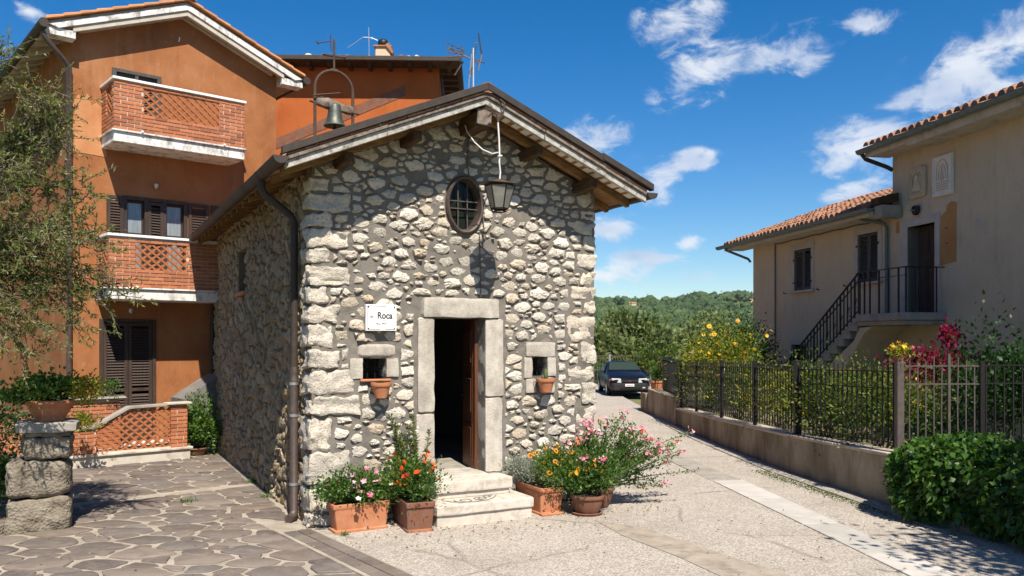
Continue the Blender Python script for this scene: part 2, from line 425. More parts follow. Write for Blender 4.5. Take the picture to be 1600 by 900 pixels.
# ------------------------------------------------------------------ material library
def _mats():
    # wall stones: pale pitted limestone, tan and grey pieces mixed
    def limestone(name, stops, pit=.8):
        k = NM(name); vec = k.coord()
        base = k.ramp(k.rand(), stops)
        col = k.mix(k.ramp(k.noise(22, 6, .65), [(.35, 0), (.75, .55)]), base, (.30, .23, .155))
        col = k.mix(k.ramp(k.noise(9, 5, .6), [(.5, 0), (.8, .5)]), col, (.62, .56, .46))
        pits = k.ramp(k.vor(30, k.coord((1, 1, 1.4))), [(.10, 0), (.30, 1)])
        pm = k.ramp(k.noise(12, 3), [(.42, 0), (.56, 1)])
        col = k.mix(k.math('MULTIPLY', k.math('SUBTRACT', 1, pits), k.math('MULTIPLY', pm, pit)), col, (.09, .07, .05))
        h = k.math('ADD', k.math('MULTIPLY', pits, .35), k.math('MULTIPLY', k.noise(34, 6, .65), 1.3))
        return k.done(col, k.bump(h, .9, .022), .9, 0, .2)
    limestone('wall_stone', [(0, (.52, .445, .345)), (.22, (.62, .565, .48)), (.45, (.68, .635, .555)), (.62, (.44, .405, .355)), (.78, (.65, .595, .505)), (.92, (.50, .40, .29)), (1, (.70, .66, .59))])
    limestone('side_stone', [(0, (.28, .205, .118)), (.3, (.36, .28, .178)), (.55, (.22, .165, .105)), (.75, (.32, .225, .12)), (.87, (.25, .16, .075)), (1, (.41, .335, .225))], .35)  # darker, browner copy of wall_stone: the unlit side's shade put into the colour
    limestone('quoin', [(0, (.56, .50, .41)), (.4, (.62, .56, .48)), (.7, (.50, .46, .39)), (1, (.60, .53, .43))], .8)
    # dressed stone round the openings
    k = NM('dressed_stone')
    col = k.ramp(k.noise(7, 6, .65), [(.25, (.30, .27, .23)), (.5, (.44, .40, .34)), (.75, (.54, .49, .42))])
    col = k.mix(k.ramp(k.noise(2.3, 5, .7, k.coord((1, 1, .5))), [(.45, 0), (.66, .75)]), col, (.235, .20, .16))
    col = k.mix(k.ramp(k.vor(70), [(.05, .8), (.2, 0)]), col, (.18, .15, .12))
    k.done(col, k.bump(k.math('ADD', k.noise(60, 5, .7), k.vor(45)), .45, .008), .9, 0, .2)
    k = NM('mortar')
    col = k.ramp(k.noise(5, 7, .65), [(.25, (.105, .093, .080)), (.5, (.165, .147, .126)), (.8, (.23, .207, .178))])
    k.done(col, k.bump(k.noise(45, 7, .7), .8, .012), .95, 0, .15)
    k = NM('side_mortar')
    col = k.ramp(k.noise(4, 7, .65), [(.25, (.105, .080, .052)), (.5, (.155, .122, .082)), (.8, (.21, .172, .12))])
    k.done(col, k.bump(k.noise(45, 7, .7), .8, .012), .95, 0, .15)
    # orange render
    def render(name, a, b, c, streak):
        k = NM(name)
        col = k.ramp(k.noise(1.1, 8, .62), [(.28, a), (.5, b), (.74, c)])
        col = k.mix(k.ramp(k.noise(1.6, 6, .7, k.coord((1.6, 1.6, .22))), [(.54, 0), (.78, .5)]), col, streak)
        col = k.mix(k.ramp(k.noise(7, 6, .7), [(.56, 0), (.80, .6)]), col, streak)
        col = k.mix(k.ramp(k.noise(2.4, 7, .7, k.coord((1, 1, .35))), [(.54, 0), (.74, .55)]), col, (a[0] * .62, a[1] * .6, a[2] * .6))
        k.done(col, k.bump(k.math('ADD', k.noise(26, 5, .6), k.math('MULTIPLY', k.noise(150, 3), .5)), .35, .01), .9, 0, .15)
    render('orange_render', (.225, .084, .031), (.30, .119, .046), (.36, .16, .073), (.43, .245, .145))
    render('pale_orange_render', (.42, .18, .075), (.49, .235, .11), (.54, .30, .17), (.38, .15, .06))
    render('deep_orange_render', (.31, .078, .020), (.36, .098, .027), (.40, .12, .036), (.36, .11, .04))
    render('beige_render', (.46, .375, .25), (.51, .42, .29), (.55, .46, .325), (.32, .25, .155))
    render('ochre_patch', (.33, .155, .052), (.40, .195, .07), (.44, .23, .09), (.42, .32, .20))
    simple('pale_trim', (.38, .34, .28), (.47, .43, .37), 5, .9, .2, 80, stain=((.33, .29, .23), 3, .55, .8))
    # white painted concrete with grime
    k = NM('white_concrete')
    col = k.ramp(k.noise(4, 6, .65), [(.3, (.60, .57, .53)), (.7, (.74, .72, .69))])
    col = k.mix(k.ramp(k.noise(3.1, 7, .75, k.coord((1.5, 1.5, .7))), [(.50, 0), (.64, .85)]), col, (.17, .15, .13))
    k.done(col, k.bump(k.noise(40, 5), .3, .01), .85, 0, .2)
    simple('white_paint', (.72, .71, .68), (.80, .79, .77), 6, .6, .1, 60)
    simple('aged_timber', (.11, .085, .065), (.26, .21, .17), 12, .9, .6, 60, stain=((.05, .04, .032), 14, .5, .7))
    simple('weathered_board', (.22, .195, .165), (.52, .49, .44), 9, .85, .5, 70, stain=((.10, .085, .07), 14, .55, .68))
    k = NM('old_wood'); v = k.coord((1, .12, 1))
    k.done(k.ramp(k.noise(26, 6, .6, v), [(.3, (.03, .016, .008)), (.6, (.085, .045, .018)), (.8, (.15, .085, .036))]), k.bump(k.noise(40, 5, .6, v), .5, .01), .8, 0, .25)
    k = NM('rafter_wood'); v = k.coord((.2, 1, 1))
    k.done(k.ramp(k.noise(22, 6, .6, v), [(.3, (.10, .055, .022)), (.6, (.24, .135, .05)), (.8, (.33, .20, .085))]), k.bump(k.noise(40, 5, .6, v), .5, .01), .8, 0, .25)
    k = NM('door_wood'); v = k.coord((1, 1, .08))
    k.done(k.ramp(k.noise(30, 6, .6, v), [(.3, (.055, .018, .008)), (.6, (.12, .04, .015)), (.85, (.18, .062, .022))]), k.bump(k.noise(60, 4, .6, v), .25, .005), .5, 0, .4)
    k = NM('shutter_wood'); v = k.coord((1, 1, .1))
    k.done(k.ramp(k.noise(24, 6, .6, v), [(.3, (.032, .021, .016)), (.7, (.068, .044, .033))]), k.bump(k.noise(50, 4, .6, v), .25, .005), .6, 0, .3)
    simple('grey_shutter_wood', (.050, .044, .038), (.092, .082, .07), 20, .7, .25, 60)
    simple('dark_metal', (.034, .025, .019), (.055, .042, .034), 12, .6, .08, 40, 0, .3)
    simple('brown_metal', (.060, .042, .035), (.095, .068, .057), 9, .5, .1, 40, .2, .5, stain=((.16, .13, .11), 6, .58, .75))
    simple('verdigris_metal', (.085, .115, .115), (.14, .175, .165), 7, .6, .1, 40, 0, .4)
    simple('iron', (.014, .013, .013), (.03, .027, .026), 30, .5, .2, 90, .5, .4)
    simple('rusty_iron', (.055, .033, .022), (.10, .062, .042), 24, .75, .3, 80, .2, .3)
    simple('grey_iron', (.068, .052, .045), (.115, .092, .082), 16, .6, .2, 80, .2, .4)
    simple('galvanised', (.40, .40, .40), (.56, .56, .56), 30, .4, .1, 60, .8, .5)
    simple('bronze', (.055, .062, .048), (.12, .13, .105), 16, .5, .15, 50, .55, .5, stain=((.07, .065, .05), 8, .55, .75))
    simple('terracotta', (.36, .135, .062), (.45, .19, .095), 7, .85, .2, 60, stain=((.47, .28, .18), 5, .58, .8))
    simple('old_terracotta', (.14, .06, .036), (.22, .095, .056), 6, .9, .25, 50, stain=((.16, .11, .08), 5, .5, .75))
    simple('brick', (.33, .12, .056), (.43, .175, .09), 18, .9, .4, 70, vary=((.62, .60, .6), (1, 1, 1), (1.15, 1.08, .95), (.8, .72, .68), (1.22, 1.2, 1.1)))
    simple('brick_mortar', (.50, .40, .31), (.60, .50, .40), 20, .95, .4, 60)
    simple('lattice_clay', (.29, .095, .036), (.38, .14, .058), 14, .9, .3, 60)
    simple('roof_clay', (.20, .095, .056), (.31, .168, .105), 9, .9, .4, 50, vary=((.6, .58, .55), (1, 1, 1), (1.25, 1.15, 1.0), (.75, .7, .66), (1.1, .95, .85)), stain=((.46, .42, .34), 7, .58, .75))
    simple('verge_clay', (.46, .20, .085), (.55, .27, .125), 9, .9, .3, 50, vary=((.8, .8, .78), (1, 1, 1), (1.15, 1.1, 1.0)))
    simple('soffit_white', (.58, .54, .46), (.70, .66, .58), 8, .9, .2, 40, stain=((.36, .24, .13), 7, .6, .75))
    simple('soffit_clay', (.26, .13, .055), (.36, .19, .085), 8, .9, .3, 40)
    simple('soffit_plaster', (.42, .37, .30), (.52, .47, .40), 4, .9, .15, 40, stain=((.22, .17, .12), 3, .55, .75))
    simple('plaque_stone', (.46, .37, .25), (.56, .46, .32), 10, .9, .3, 70)
    simple('plaque_marble', (.60, .56, .49), (.70, .66, .59), 8, .8, .15, 70)
    simple('travertine', (.43, .385, .32), (.56, .51, .44), 5, .8, .3, 60, stain=((.30, .25, .195), 6, .5, .72))
    simple('carving_dark', (.13, .115, .10), (.19, .17, .15), 20, .9, .2, 60)
    k = NM('pillar_stone')
    col = k.ramp(k.noise(5, 7, .68), [(.25, (.115, .094, .068)), (.5, (.205, .172, .13)), (.75, (.31, .27, .21))])
    col = k.mix(k.ramp(k.noise(3.2, 6, .7), [(.58, 0), (.68, .85)]), col, (.075, .068, .05))
    col = k.mix(k.ramp(k.noise(7, 5, .7), [(.66, 0), (.76, .7)]), col, (.26, .24, .07))
    k.done(col, k.bump(k.math('ADD', k.noise(18, 7, .7), k.vor(30)), .8, .02), .95, 0, .15)
    # crazy paving
    k = NM('paving_slab')
    col = k.ramp(k.rand(), [(0, (.105, .083, .070)), (.3, (.165, .132, .108)), (.5, (.092, .076, .067)), (.7, (.195, .158, .128)), (.85, (.13, .112, .10)), (1, (.155, .118, .088))])
    col = k.mix(k.ramp(k.noise(6, 7, .7), [(.45, 0), (.8, .55)]), col, (.27, .23, .19))
    col = k.mix(k.ramp(k.noise(2.2, 6, .7), [(.52, 0), (.72, .6)]), col, (.115, .098, .085))
    k.done(col, k.bump(k.noise(35, 7, .65), .5, .008), .85, 0, .25)
    k = NM('paving_joint')
    col = k.ramp(k.noise(3, 7, .7), [(.3, (.23, .19, .145)), (.6, (.37, .32, .255))])
    col = k.mix(k.ramp(k.noise(.9, 6, .65), [(.5, 0), (.7, .65)]), col, (.22, .19, .16))
    k.done(col, k.bump(k.noise(60, 6, .7), .5, .006), .95, 0, .15)
    # light exposed-aggregate concrete of the lane, cracked and patched
    k = NM('lane_concrete')
    base = k.ramp(k.noise(1.0, 9, .68), [(.28, (.34, .292, .24)), (.5, (.42, .37, .31)), (.72, (.48, .43, .37))])
    peb = k.vor(46, None, 'F1', 'Color')
    sep = k.n.new('ShaderNodeSeparateColor'); k.l.new(peb, sep.inputs[0])
    col = k.mix(.42, base, k.ramp(sep.outputs[0], [(0, (.54, .49, .42)), (.45, (.46, .405, .34)), (.75, (.35, .30, .25)), (1, (.15, .13, .11))]))
    col = k.mix(k.ramp(k.vor(46), [(.42, 0), (.62, .55)]), col, (.17, .148, .125))
    wob = k.n.new('ShaderNodeMix'); wob.data_type = 'VECTOR'; wob.inputs[0].default_value = .12
    nz = k.n.new('ShaderNodeTexNoise'); nz.inputs['Scale'].default_value = 2.2; nz.inputs['Detail'].default_value = 6
    k.l.new(k.tc.outputs['Object'], nz.inputs['Vector'])
    k.l.new(k.tc.outputs['Object'], wob.inputs[4]); k.l.new(nz.outputs['Color'], wob.inputs[5])
    ck = k.vor(.42, wob.outputs[1], 'DISTANCE_TO_EDGE')
    ckm = k.math('MULTIPLY', k.ramp(ck, [(.0, 1), (.012, 0)]), k.ramp(k.noise(.8, 3), [(.45, 0), (.55, 1)]))
    col = k.mix(k.math('MULTIPLY', ckm, .4), col, (.07, .062, .05))
    col = k.mix(k.ramp(k.noise(.55, 6, .7), [(.5, 0), (.72, .6)]), col, (.23, .20, .168))
    col = k.mix(k.ramp(k.noise(3.2, 7, .75), [(.60, 0), (.70, .6)]), col, (.20, .17, .14))
    col = k.mix(k.ramp(k.noise(1.7, 6, .7), [(.62, 0), (.74, .5)]), col, (.52, .475, .41))
    h = k.math('SUBTRACT', k.math('MULTIPLY', k.math('SUBTRACT', .6, k.vor(70)), .8), ckm)
    k.done(col, k.bump(h, .55, .006), .92, 0, .15)
    simple('lane_mend', (.26, .215, .165), (.36, .305, .24), 5, .92, .4, 60, stain=((.19, .16, .125), 4, .5, .7))
    simple('lane_strip', (.38, .355, .315), (.47, .44, .40), 3, .85, .25, 70, vary=((.85, .85, .84), (1, 1, 1), (1.08, 1.07, 1.05)), stain=((.36, .33, .29), 2, .55, .75))
    k = NM('garden_wall_plaster')
    col = k.ramp(k.noise(1.4, 8, .68, k.coord((1, 1, .6))), [(.25, (.16, .125, .085)), (.5, (.29, .235, .165)), (.75, (.40, .335, .25))])
    col = k.mix(k.ramp(k.noise(.9, 5, .7, k.coord((1, 1, .25))), [(.46, 0), (.60, .8)]), col, (.105, .08, .052))
    k.done(col, k.bump(k.noise(22, 7, .65), .6, .012), .92, 0, .15)
    simple('wall_coping', (.36, .30, .24), (.47, .40, .33), 4, .85, .3, 50, stain=((.25, .20, .16), 3, .52, .72))
    simple('stair_stone', (.24, .215, .18), (.34, .31, .265), 4, .9, .3, 50, stain=((.16, .14, .115), 3, .5, .75))
    simple('grey_concrete', (.13, .12, .11), (.19, .175, .16), 4, .95, .3, 50)
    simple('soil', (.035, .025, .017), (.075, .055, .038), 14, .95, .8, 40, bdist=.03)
    simple('garden_earth', (.09, .075, .05), (.17, .14, .09), 3, .95, .6, 30, stain=((.06, .085, .02), 1.2, .45, .65))
    simple('hill_earth', (.05, .075, .022), (.11, .12, .045), .02, 1, .3, 1, stain=((.30, .25, .12), .012, .6, .66))
    simple('field_earth', (.10, .105, .045), (.2, .18, .08), .3, 1, .3, 4)
    simple('bark', (.075, .062, .046), (.16, .135, .10), 14, .95, .8, 30, bdist=.02)
    simple('green_stem', (.06, .085, .025), (.10, .12, .045), 14, .7, .2, 30)
    leafmat('olive_leaf', [(.06, .09, .018), (.12, .15, .035), (.18, .20, .065), (.25, .25, .115), (.22, .185, .038)], .42, .5)
    leafmat('hedge_leaf', [(.022, .062, .008), (.038, .092, .012), (.06, .13, .018), (.10, .175, .026)], .3, .42)
    leafmat('plant_leaf', [(.022, .065, .010), (.045, .115, .018), (.08, .16, .028), (.14, .21, .035)], .35, .5)
    leafmat('dark_leaf', [(.012, .035, .008), (.022, .06, .012), (.04, .09, .02)], .3, .5)
    leafmat('yellow_leaf', [(.05, .09, .012), (.12, .16, .018), (.22, .24, .02), (.36, .32, .025)], .4, .5)
    leafmat('shrub_leaf', [(.022, .05, .010), (.05, .095, .016), (.10, .14, .02), (.20, .21, .025)], .4, .5)
    leafmat('grey_leaf', [(.16, .19, .15), (.25, .28, .23), (.36, .38, .33)], .25, .7)
    leafmat('tree_leaf', [(.06, .09, .026), (.105, .14, .042), (.15, .18, .062), (.205, .225, .088)], .38, .6)
    leafmat('forest_leaf', [(.026, .056, .016), (.05, .088, .026), (.085, .125, .036), (.14, .165, .05)], .15, .7)
    leafmat('dry_leaf', [(.10, .06, .03), (.18, .12, .05), (.24, .19, .08), (.12, .13, .04), (.40, .22, .22)], .2, .8)
    leafmat('pink_petal', [(.62, .22, .36), (.75, .42, .52), (.72, .10, .22), (.85, .66, .70)], .3, .5)
    leafmat('magenta_petal', [(.10, .004, .018), (.20, .008, .035), (.34, .02, .07), (.26, .012, .09)], .35, .5)
    leafmat('red_petal', [(.55, .02, .008), (.68, .07, .01), (.78, .17, .012)], .3, .5)
    leafmat('orange_petal', [(.78, .22, .01), (.82, .33, .015), (.80, .42, .03)], .3, .5)
    leafmat('yellow_petal', [(.78, .46, .015), (.85, .60, .03), (.80, .30, .012)], .3, .5)
    leafmat('white_petal', [(.72, .68, .66), (.80, .78, .75), (.75, .52, .58)], .3, .5)
    leafmat('flower_eye', [(.07, .02, .008), (.12, .04, .01)], .1, .7)
    k = NM('window_glass'); k.done((.012, .016, .013), None, .12, 0, .22)
    k = NM('curtain_glass')
    k.done(k.ramp(k.noise(12, 3, .5, k.coord((3, 3, .15))), [(.3, (.16, .19, .21)), (.7, (.27, .30, .32))]), None, .12, 0, .6)
    k = NM('lantern_glass'); k.done(k.ramp(k.noise(9, 3), [(.3, (.26, .25, .21)), (.7, (.38, .37, .32))]), None, .35, 0, .4)
    k.b.inputs['Transmission Weight'].default_value = .45
    simple('car_paint', (.004, .005, .009), (.005, .007, .012), 3, .38, 0, 10, 0, .15); MATS['car_paint'].node_tree.nodes['Principled BSDF'].inputs['Coat Weight'].default_value = .06
    simple('car_plastic', (.014, .014, .015), (.022, .022, .023), 20, .5, .05, 60)
    simple('tyre', (.010, .010, .010), (.018, .018, .018), 20, .85, .3, 60)
    k = NM('car_glass'); k.done((.030, .042, .026), None, .1, 0, .4)
    k = NM('headlamp'); k.done((.55, .55, .52), None, .12, .2, .6)
    k = NM('indicator'); k.done((.55, .13, .05), None, .2, 0, .6)
    k = NM('plate_white'); k.done((.75, .75, .75), None, .5)
    k = NM('ink'); k.done((.018, .018, .02), None, .7)
    k = NM('faint_ink'); k.done((.30, .29, .28), None, .7)
    k = NM('emblem_red'); k.done((.45, .02, .015), None, .4)
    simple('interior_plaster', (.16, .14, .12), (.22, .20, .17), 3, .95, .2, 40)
    simple('sign_board', (.70, .69, .66), (.78, .77, .74), 5, .5, .05, 60)
    simple('cable_white', (.55, .53, .50), (.68, .66, .62), 20, .6, .05, 60)
_mats()
# ------------------------------------------------------------------ ground, lane, paving
TH = R(27.47); A0 = Vector((-2.44, 10.03, 0))
UX = Vector((math.cos(TH), math.sin(TH), 0)); VY = Vector((-math.sin(TH), math.cos(TH), 0))
def CW(x, y, z=0):                     # chapel frame -> world
    p = A0 + UX * x + VY * y; return Vector((p.x, p.y, z))
def hill(x, y):
    r = math.hypot(x, y)
    def ss(a, b, v): t = min(1, max(0, (v - a) / (b - a))); return t * t * (3 - 2 * t)
    h = -.12 - 7 * ss(44, 95, r) + 8 * ss(110, 260, r) + 7 * ss(220, 420, r) + 20 * ss(430, 670, r) - 25 * ss(760, 2200, r)
    n = noise.noise(Vector((x * .004, y * .004, 3))) * 9 + noise.noise(Vector((x * .011, y * .011, 7))) * 4
    return h + n * ss(150, 500, r)
def polar(radii, nseg):
    V = []; F = []
    for r in radii:
        for k in range(nseg):
            t = 2 * math.pi * k / nseg; x = r * math.sin(t); y = r * math.cos(t); V.append((x, y, hill(x, y)))
    for i in range(len(radii) - 1):
        for k in range(nseg):
            a = i * nseg + k; b = i * nseg + (k + 1) % nseg; F.append((a, b, b + nseg, a + nseg))
    return V, F
V, F = polar([.01, 10, 25, 45], 64)
O('ground', MB().add(V, F), 'field_earth', kind='structure')
V, F = polar(list(np.geomspace(45, 900, 46)) + [1100, 1500, 2200, 3200, 4400], 200)
O('hillside', MB().add(V, F), 'hill_earth', kind='structure', smooth=60)
# the lane: one sheet, a little uneven
def sheet(name, poly, z, mat, step=.25, amp=.008, kind='structure'):
    xs = [p[0] for p in poly]; ys = [p[1] for p in poly]
    pts = [Vector(p) for p in poly]; n = len(poly); ed = [(i, (i + 1) % n) for i in range(n)]
    def inside(x, y):
        c = False
        for i in range(n):
            a = poly[i]; b = poly[(i + 1) % n]
            if (a[1] > y) != (b[1] > y) and x < (b[0] - a[0]) * (y - a[1]) / (b[1] - a[1]) + a[0]: c = not c
        return c
    x = min(xs)
    while x < max(xs):
        y = min(ys)
        while y < max(ys):
            if inside(x, y): pts.append(Vector((x + rnd.uniform(-.1, .1) * step, y + rnd.uniform(-.1, .1) * step)))
            y += step
        x += step
    v, e, f, *_ = delaunay_2d_cdt(pts, ed, [list(range(n))], 1, 1e-5)
    mb = MB().add([(p.x, p.y, z + (amp * noise.noise(Vector((p.x * .7, p.y * .7, 1))) if amp else 0)) for p in v], [tuple(t) for t in f])
    return O(name, mb, mat, kind=kind, smooth=60)
BL = [(5.55, 7.2), (5.42, 9.9), (5.22, 11.38), (4.79, 14.16), (4.5, 18), (4.38, 21.9), (4.3, 25.7)]      # foot of the garden wall
lane = sheet('lane', [(-2.6, 9.4), (-.9, 7.0), (.2, 5.2), (1.2, 3.5), (7.5, 3.5), (6.6, 7.2)] + [(x + .12, y) for x, y in BL[1:]] + [(4.45, 34), (9, 38), (9, 42), (-3, 42), (-3, 22), (-2.3, 16), (-2.6, 10.3)], 0.0, 'lane_concrete', .4)
# long pale slabs let into the lane, the upper ones greyer and worn
def slab_run(pts, w0, w1, n, z0, z1, mat, parent, name, gap=.012):
    a = Vector((*pts[0], 0)); b = Vector((*pts[1], 0)); d = (b - a).normalized(); s = d.cross(Vector((0, 0, 1)))
    L = (b - a).length
    cuts = [0]; 
    for i in range(n - 1): cuts.append((i + 1) / n + rnd.uniform(-.12, .12) / n)
    cuts.append(1)
    for i in range(n):
        p = a + d * (L * cuts[i] + gap); q = a + d * (L * cuts[i + 1] - gap)
        wa = (w0 + (w1 - w0) * cuts[i]) / 2; wb = (w0 + (w1 - w0) * cuts[i + 1]) / 2
        mb = MB().hexa([p - s * wa + Vector((0, 0, z0)), p + s * wa + Vector((0, 0, z0)), q + s * wb + Vector((0, 0, z0)), q - s * wb + Vector((0, 0, z0)),
                        p - s * wa + Vector((0, 0, z1)), p + s * wa + Vector((0, 0, z1)), q + s * wb + Vector((0, 0, z1)), q - s * wb + Vector((0, 0, z1))])
        O(name, mb, mat, parent, bevel=.004)
slab_run([(3.5, 13.35), (4.18, 7.2)], .50, .47, 4, -.03, .014, 'lane_strip', lane, 'lane_slab')
slab_run([(3.1, 16.3), (3.48, 13.4)], .42, .5, 2, -.03, .010, 'stair_stone', lane, 'worn_lane_slab')
# old tan patch across the lane
sheet('lane_patch', [(1.05, 10.45), (1.62, 10.0), (2.1, 9.1), (2.75, 7.9), (3.4, 6.6), (2.7, 6.5), (2.12, 7.7), (1.75, 8.7), (1.3, 9.6)], .005, 'lane_mend', .3)
# flat kerb of worn stone along the foot of the garden wall
for i in range(1, 5):
    (xa, ya), (xb, yb) = BL[i], BL[i + 1]
    slab_run([(xa - .17, ya), (xb - .17, yb)], .30, .26, max(2, int((yb - ya) / .9)), -.03, .018, 'stair_stone', lane, 'gutter_slab')

# crazy paving in front of the orange house
pav = sheet('paving', [(-12, 6.0), (-.3, 6.0), (-.2, 7.0), (-2.25, 9.75), tuple(CW(0, 0)[:2]), tuple(CW(.05, 8.5)[:2]), (-5.2, 18.2), (-9.6, 14), (-12, 14)], .006, 'paving_joint', .3)
BD = (Vector((-.2, 7.0)) - Vector((-2.42, 9.95))).normalized()      # direction of the slab border
BN = Vector((-BD.y, BD.x)); BN = BN if BN.x < 0 else -BN
def pclips(x, y):
    out = []
    d = Vector((x, y)) - A0.to_2d(); yl = d.dot(VY.to_2d())
    if yl > -.1: n = UX.to_2d(); out.append(((n.x, n.y), n.dot(A0.to_2d()) - .10))
    if yl < .9:
        n = -BN; p = Vector((-2.42, 9.95)) + BN * .40; out.append(((n.x, n.y), n.dot(p)))
    n = Vector((-.698, .716)); p = Vector((-7.72, 14.44)); out.append(((n.x, n.y), n.dot(p) + .02))
    # cement band that crosses the passage
    a = Vector((-6.3, 11.3)); b = Vector((-4.1, 13.1)); t = (b - a).normalized(); m = Vector((-t.y, t.x)); s = m.dot(Vector((x, y)) - a)
    if s > 0: out.append(((-m.x, -m.y), -(m.dot(a) + .05)))
    else: out.append(((m.x, m.y), m.dot(a) - .24))
    return out
def pok(x, y):
    return all(n[0] * x + n[1] * y < d - .08 for n, d in pclips(x, y)) and not (-6.2 < x < -5.35 and 9.6 < y < 10.4)
pb = (-8.6, -.3, 6.6, 17.4)
ps = darts(pb, pok, .122, 18000, 1.5, 11, .45, 1.7)
pc = cells(ps, pb, pclips, (.007, .022), 12, 1.5)
pc = [p for p in pc if area(p) > .008]
pc.sort(key=lambda p: -area(p) / (sum(q[1] for q in p) / len(p)) ** 2 * (abs(sum(q[0] for q in p) / len(p)) < .66 * (sum(q[1] for q in p) / len(p))))
rest = MB()
for i, p in enumerate(pc):
    rr = random.Random(i)
    mb = MB() if i < 300 else rest
    stone_geo(mb, p, lambda a, o, b: (a, b, .006 + o), rr, (.008, .024), .13, .075, .02, None if i < 300 else rr.random(), flat=1.0)
    if i < 300: O('paving_stone', mb, 'paving_slab', pav, smooth=35)
O('small_paving_stones', rest, 'paving_slab', pav, kind='stuff')
# border of sawn slabs
for r_ in range(2):
    L = 4.0; t = 0; 
    while t < L:
        l = rnd.uniform(.24, .42)
        c = Vector((-2.42, 9.95)) + BN * (.03 + .17 * r_)
        c0 = c + BD * (t + .008); c1 = c + BD * (t + l - .008); w = BN * .155
        mb = MB().hexa([(*c0, -.02), (*(c0 + w), -.02), (*(c1 + w), -.02), (*c1, -.02), (*c0, .02), (*(c0 + w), .021), (*(c1 + w), .020), (*c1, .019)])
        O('border_slab', mb, 'paving_slab', pav, bevel=.004); t += l
O('cement_edging', MB().prism([(-2.42 + BN.x * .37, 9.95 + BN.y * .37), (-2.42 + BN.x * .42, 9.95 + BN.y * .42), tuple(Vector((-2.42, 9.95)) + BD * 4 + BN * .42), tuple(Vector((-2.42, 9.95)) + BD * 4 + BN * .37)], -.02, .024, 'z'), 'paving_joint', pav)
# ------------------------------------------------------------------ stone chapel
CH = E('stone_chapel', 'small rubble stone chapel with an open door and an oval window', 'chapel', A0, 27.47)
CWD, CLN, WT = 4.087, 8.3, .45
RS = .42                                        # roof pitch
def zU(x): return 5.34 - RS * abs(x - 2.044)    # underside of the boarding
def rect(x0, x1, z0, z1): return [(x0, z0), (x1, z0), (x1, z1), (x0, z1)]
OV = (2.03, 4.085, .235, .35)                   # oval window: centre, half axes
ovl = [(OV[0] + OV[2] * math.cos(2 * math.pi * k / 28), OV[1] + OV[3] * math.sin(2 * math.pi * k / 28)) for k in range(28)]
DOOR = (1.60, 2.335, .50, 2.58); NL = (.64, .945, 1.80, 2.06); NR = (3.055, 3.30, 1.78, 2.05)
def wall_sheet(outline, holes, M, amp, step, thick, flip=False, reveal=True, zmax=None):
    """lumpy outer face with openings, reveals through the thickness, plain inner face"""
    def build(stp, am, o):
        pts = []; ed = []
        for loop in [outline] + holes:
            b = len(pts); m = 0; L = []
            for i in range(len(loop)):
                a = Vector(loop[i]); c = Vector(loop[(i + 1) % len(loop)]); k = max(1, int((c - a).length / stp))
                for j in range(k): L.append(a + (c - a) * j / k)
            pts += L; ed += [(b + i, b + (i + 1) % len(L)) for i in range(len(L))]
        def ins(p, loop):
            c = False
            for i in range(len(loop)):
                a = loop[i]; b = loop[(i + 1) % len(loop)]
                if (a[1] > p[1]) != (b[1] > p[1]) and p[0] < (b[0] - a[0]) * (p[1] - a[1]) / (b[1] - a[1]) + a[0]: c = not c
            return c
        nb = len(pts)
        x0 = min(p[0] for p in outline); x1 = max(p[0] for p in outline); z0 = min(p[1] for p in outline); z1 = max(p[1] for p in outline)
        x = x0 + stp / 2
        while x < x1:
            z = z0 + stp / 2
            while z < z1:
                p = (x + rnd.uniform(-.2, .2) * stp, z + rnd.uniform(-.2, .2) * stp)
                if ins(p, outline) and not any(ins(p, h) for h in holes): pts.append(Vector(p))
                z += stp
            x += stp
        v, e, f, *_ = delaunay_2d_cdt([Vector(p) for p in pts], ed, [], 0, 1e-5)
        F = []
        for t in f:
            c = sum((v[i] for i in t), Vector((0, 0))) / 3
            if ins(c, outline) and not any(ins(c, h) for h in holes): F.append(tuple(t))
        P = []
        for q in v:
            d = am * (noise.noise(Vector((q.x * 3.1, q.y * 3.1, 1))) + .7 * noise.noise(Vector((q.x * 9, q.y * 9, 4)))) if am else 0
            P.append(M(q.x, o + d, q.y))
        return P, F
    mb = MB(); mb.add(*build(step, amp, 0)); mb.add(*build(.5, 0, -thick))
    if reveal:
        for h in holes:
            n = len(h); V = [M(a, .006, b) for a, b in h] + [M(a, -thick, b) for a, b in h]
            mb.add(V, [(i, (i + 1) % n, n + (i + 1) % n, n + i) for i in range(n)])
    return mb
MF = lambda a, o, b: (a, -o, b)                 # front wall: o = proud of the face
ML = lambda a, o, b: (-o, a, b)                 # left wall, a runs to the back
gable = [(0, -.1), (CWD, -.1), (CWD, zU(CWD) - .06), (2.044, zU(2.044) - .02), (0, zU(0) - .06)]
fw = O('front_wall', wall_sheet(gable, [rect(DOOR[0], DOOR[1], -.1 + .12, DOOR[3]), rect(NL[0], NL[1], NL[2], NL[3]), rect(NR[0], NR[1], NR[2], NR[3]), ovl], MF, .013, .07, WT), 'mortar', CH, fix=False)
SW = (4.50, 5.25, 3.12, 3.84)                   # blind window in the side wall
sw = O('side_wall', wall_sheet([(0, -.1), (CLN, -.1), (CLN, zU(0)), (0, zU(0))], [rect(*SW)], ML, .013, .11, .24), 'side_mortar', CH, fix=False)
O('blind_window_back', MB().box(.20, .23, SW[0] - .05, SW[1] + .05, SW[2] - .05, SW[3] + .05), 'grey_concrete', CH)
O('blind_window_sill', MB().box(-.07, .2, SW[0] - .04, SW[1] + .04, SW[2] - .06, SW[2] + .005), 'terracotta', CH, bevel=.008)
O('far_side_wall', MB().box(CWD - .4, CWD - .004, .012, CLN, -.1, zU(0) - .01), 'mortar', CH)
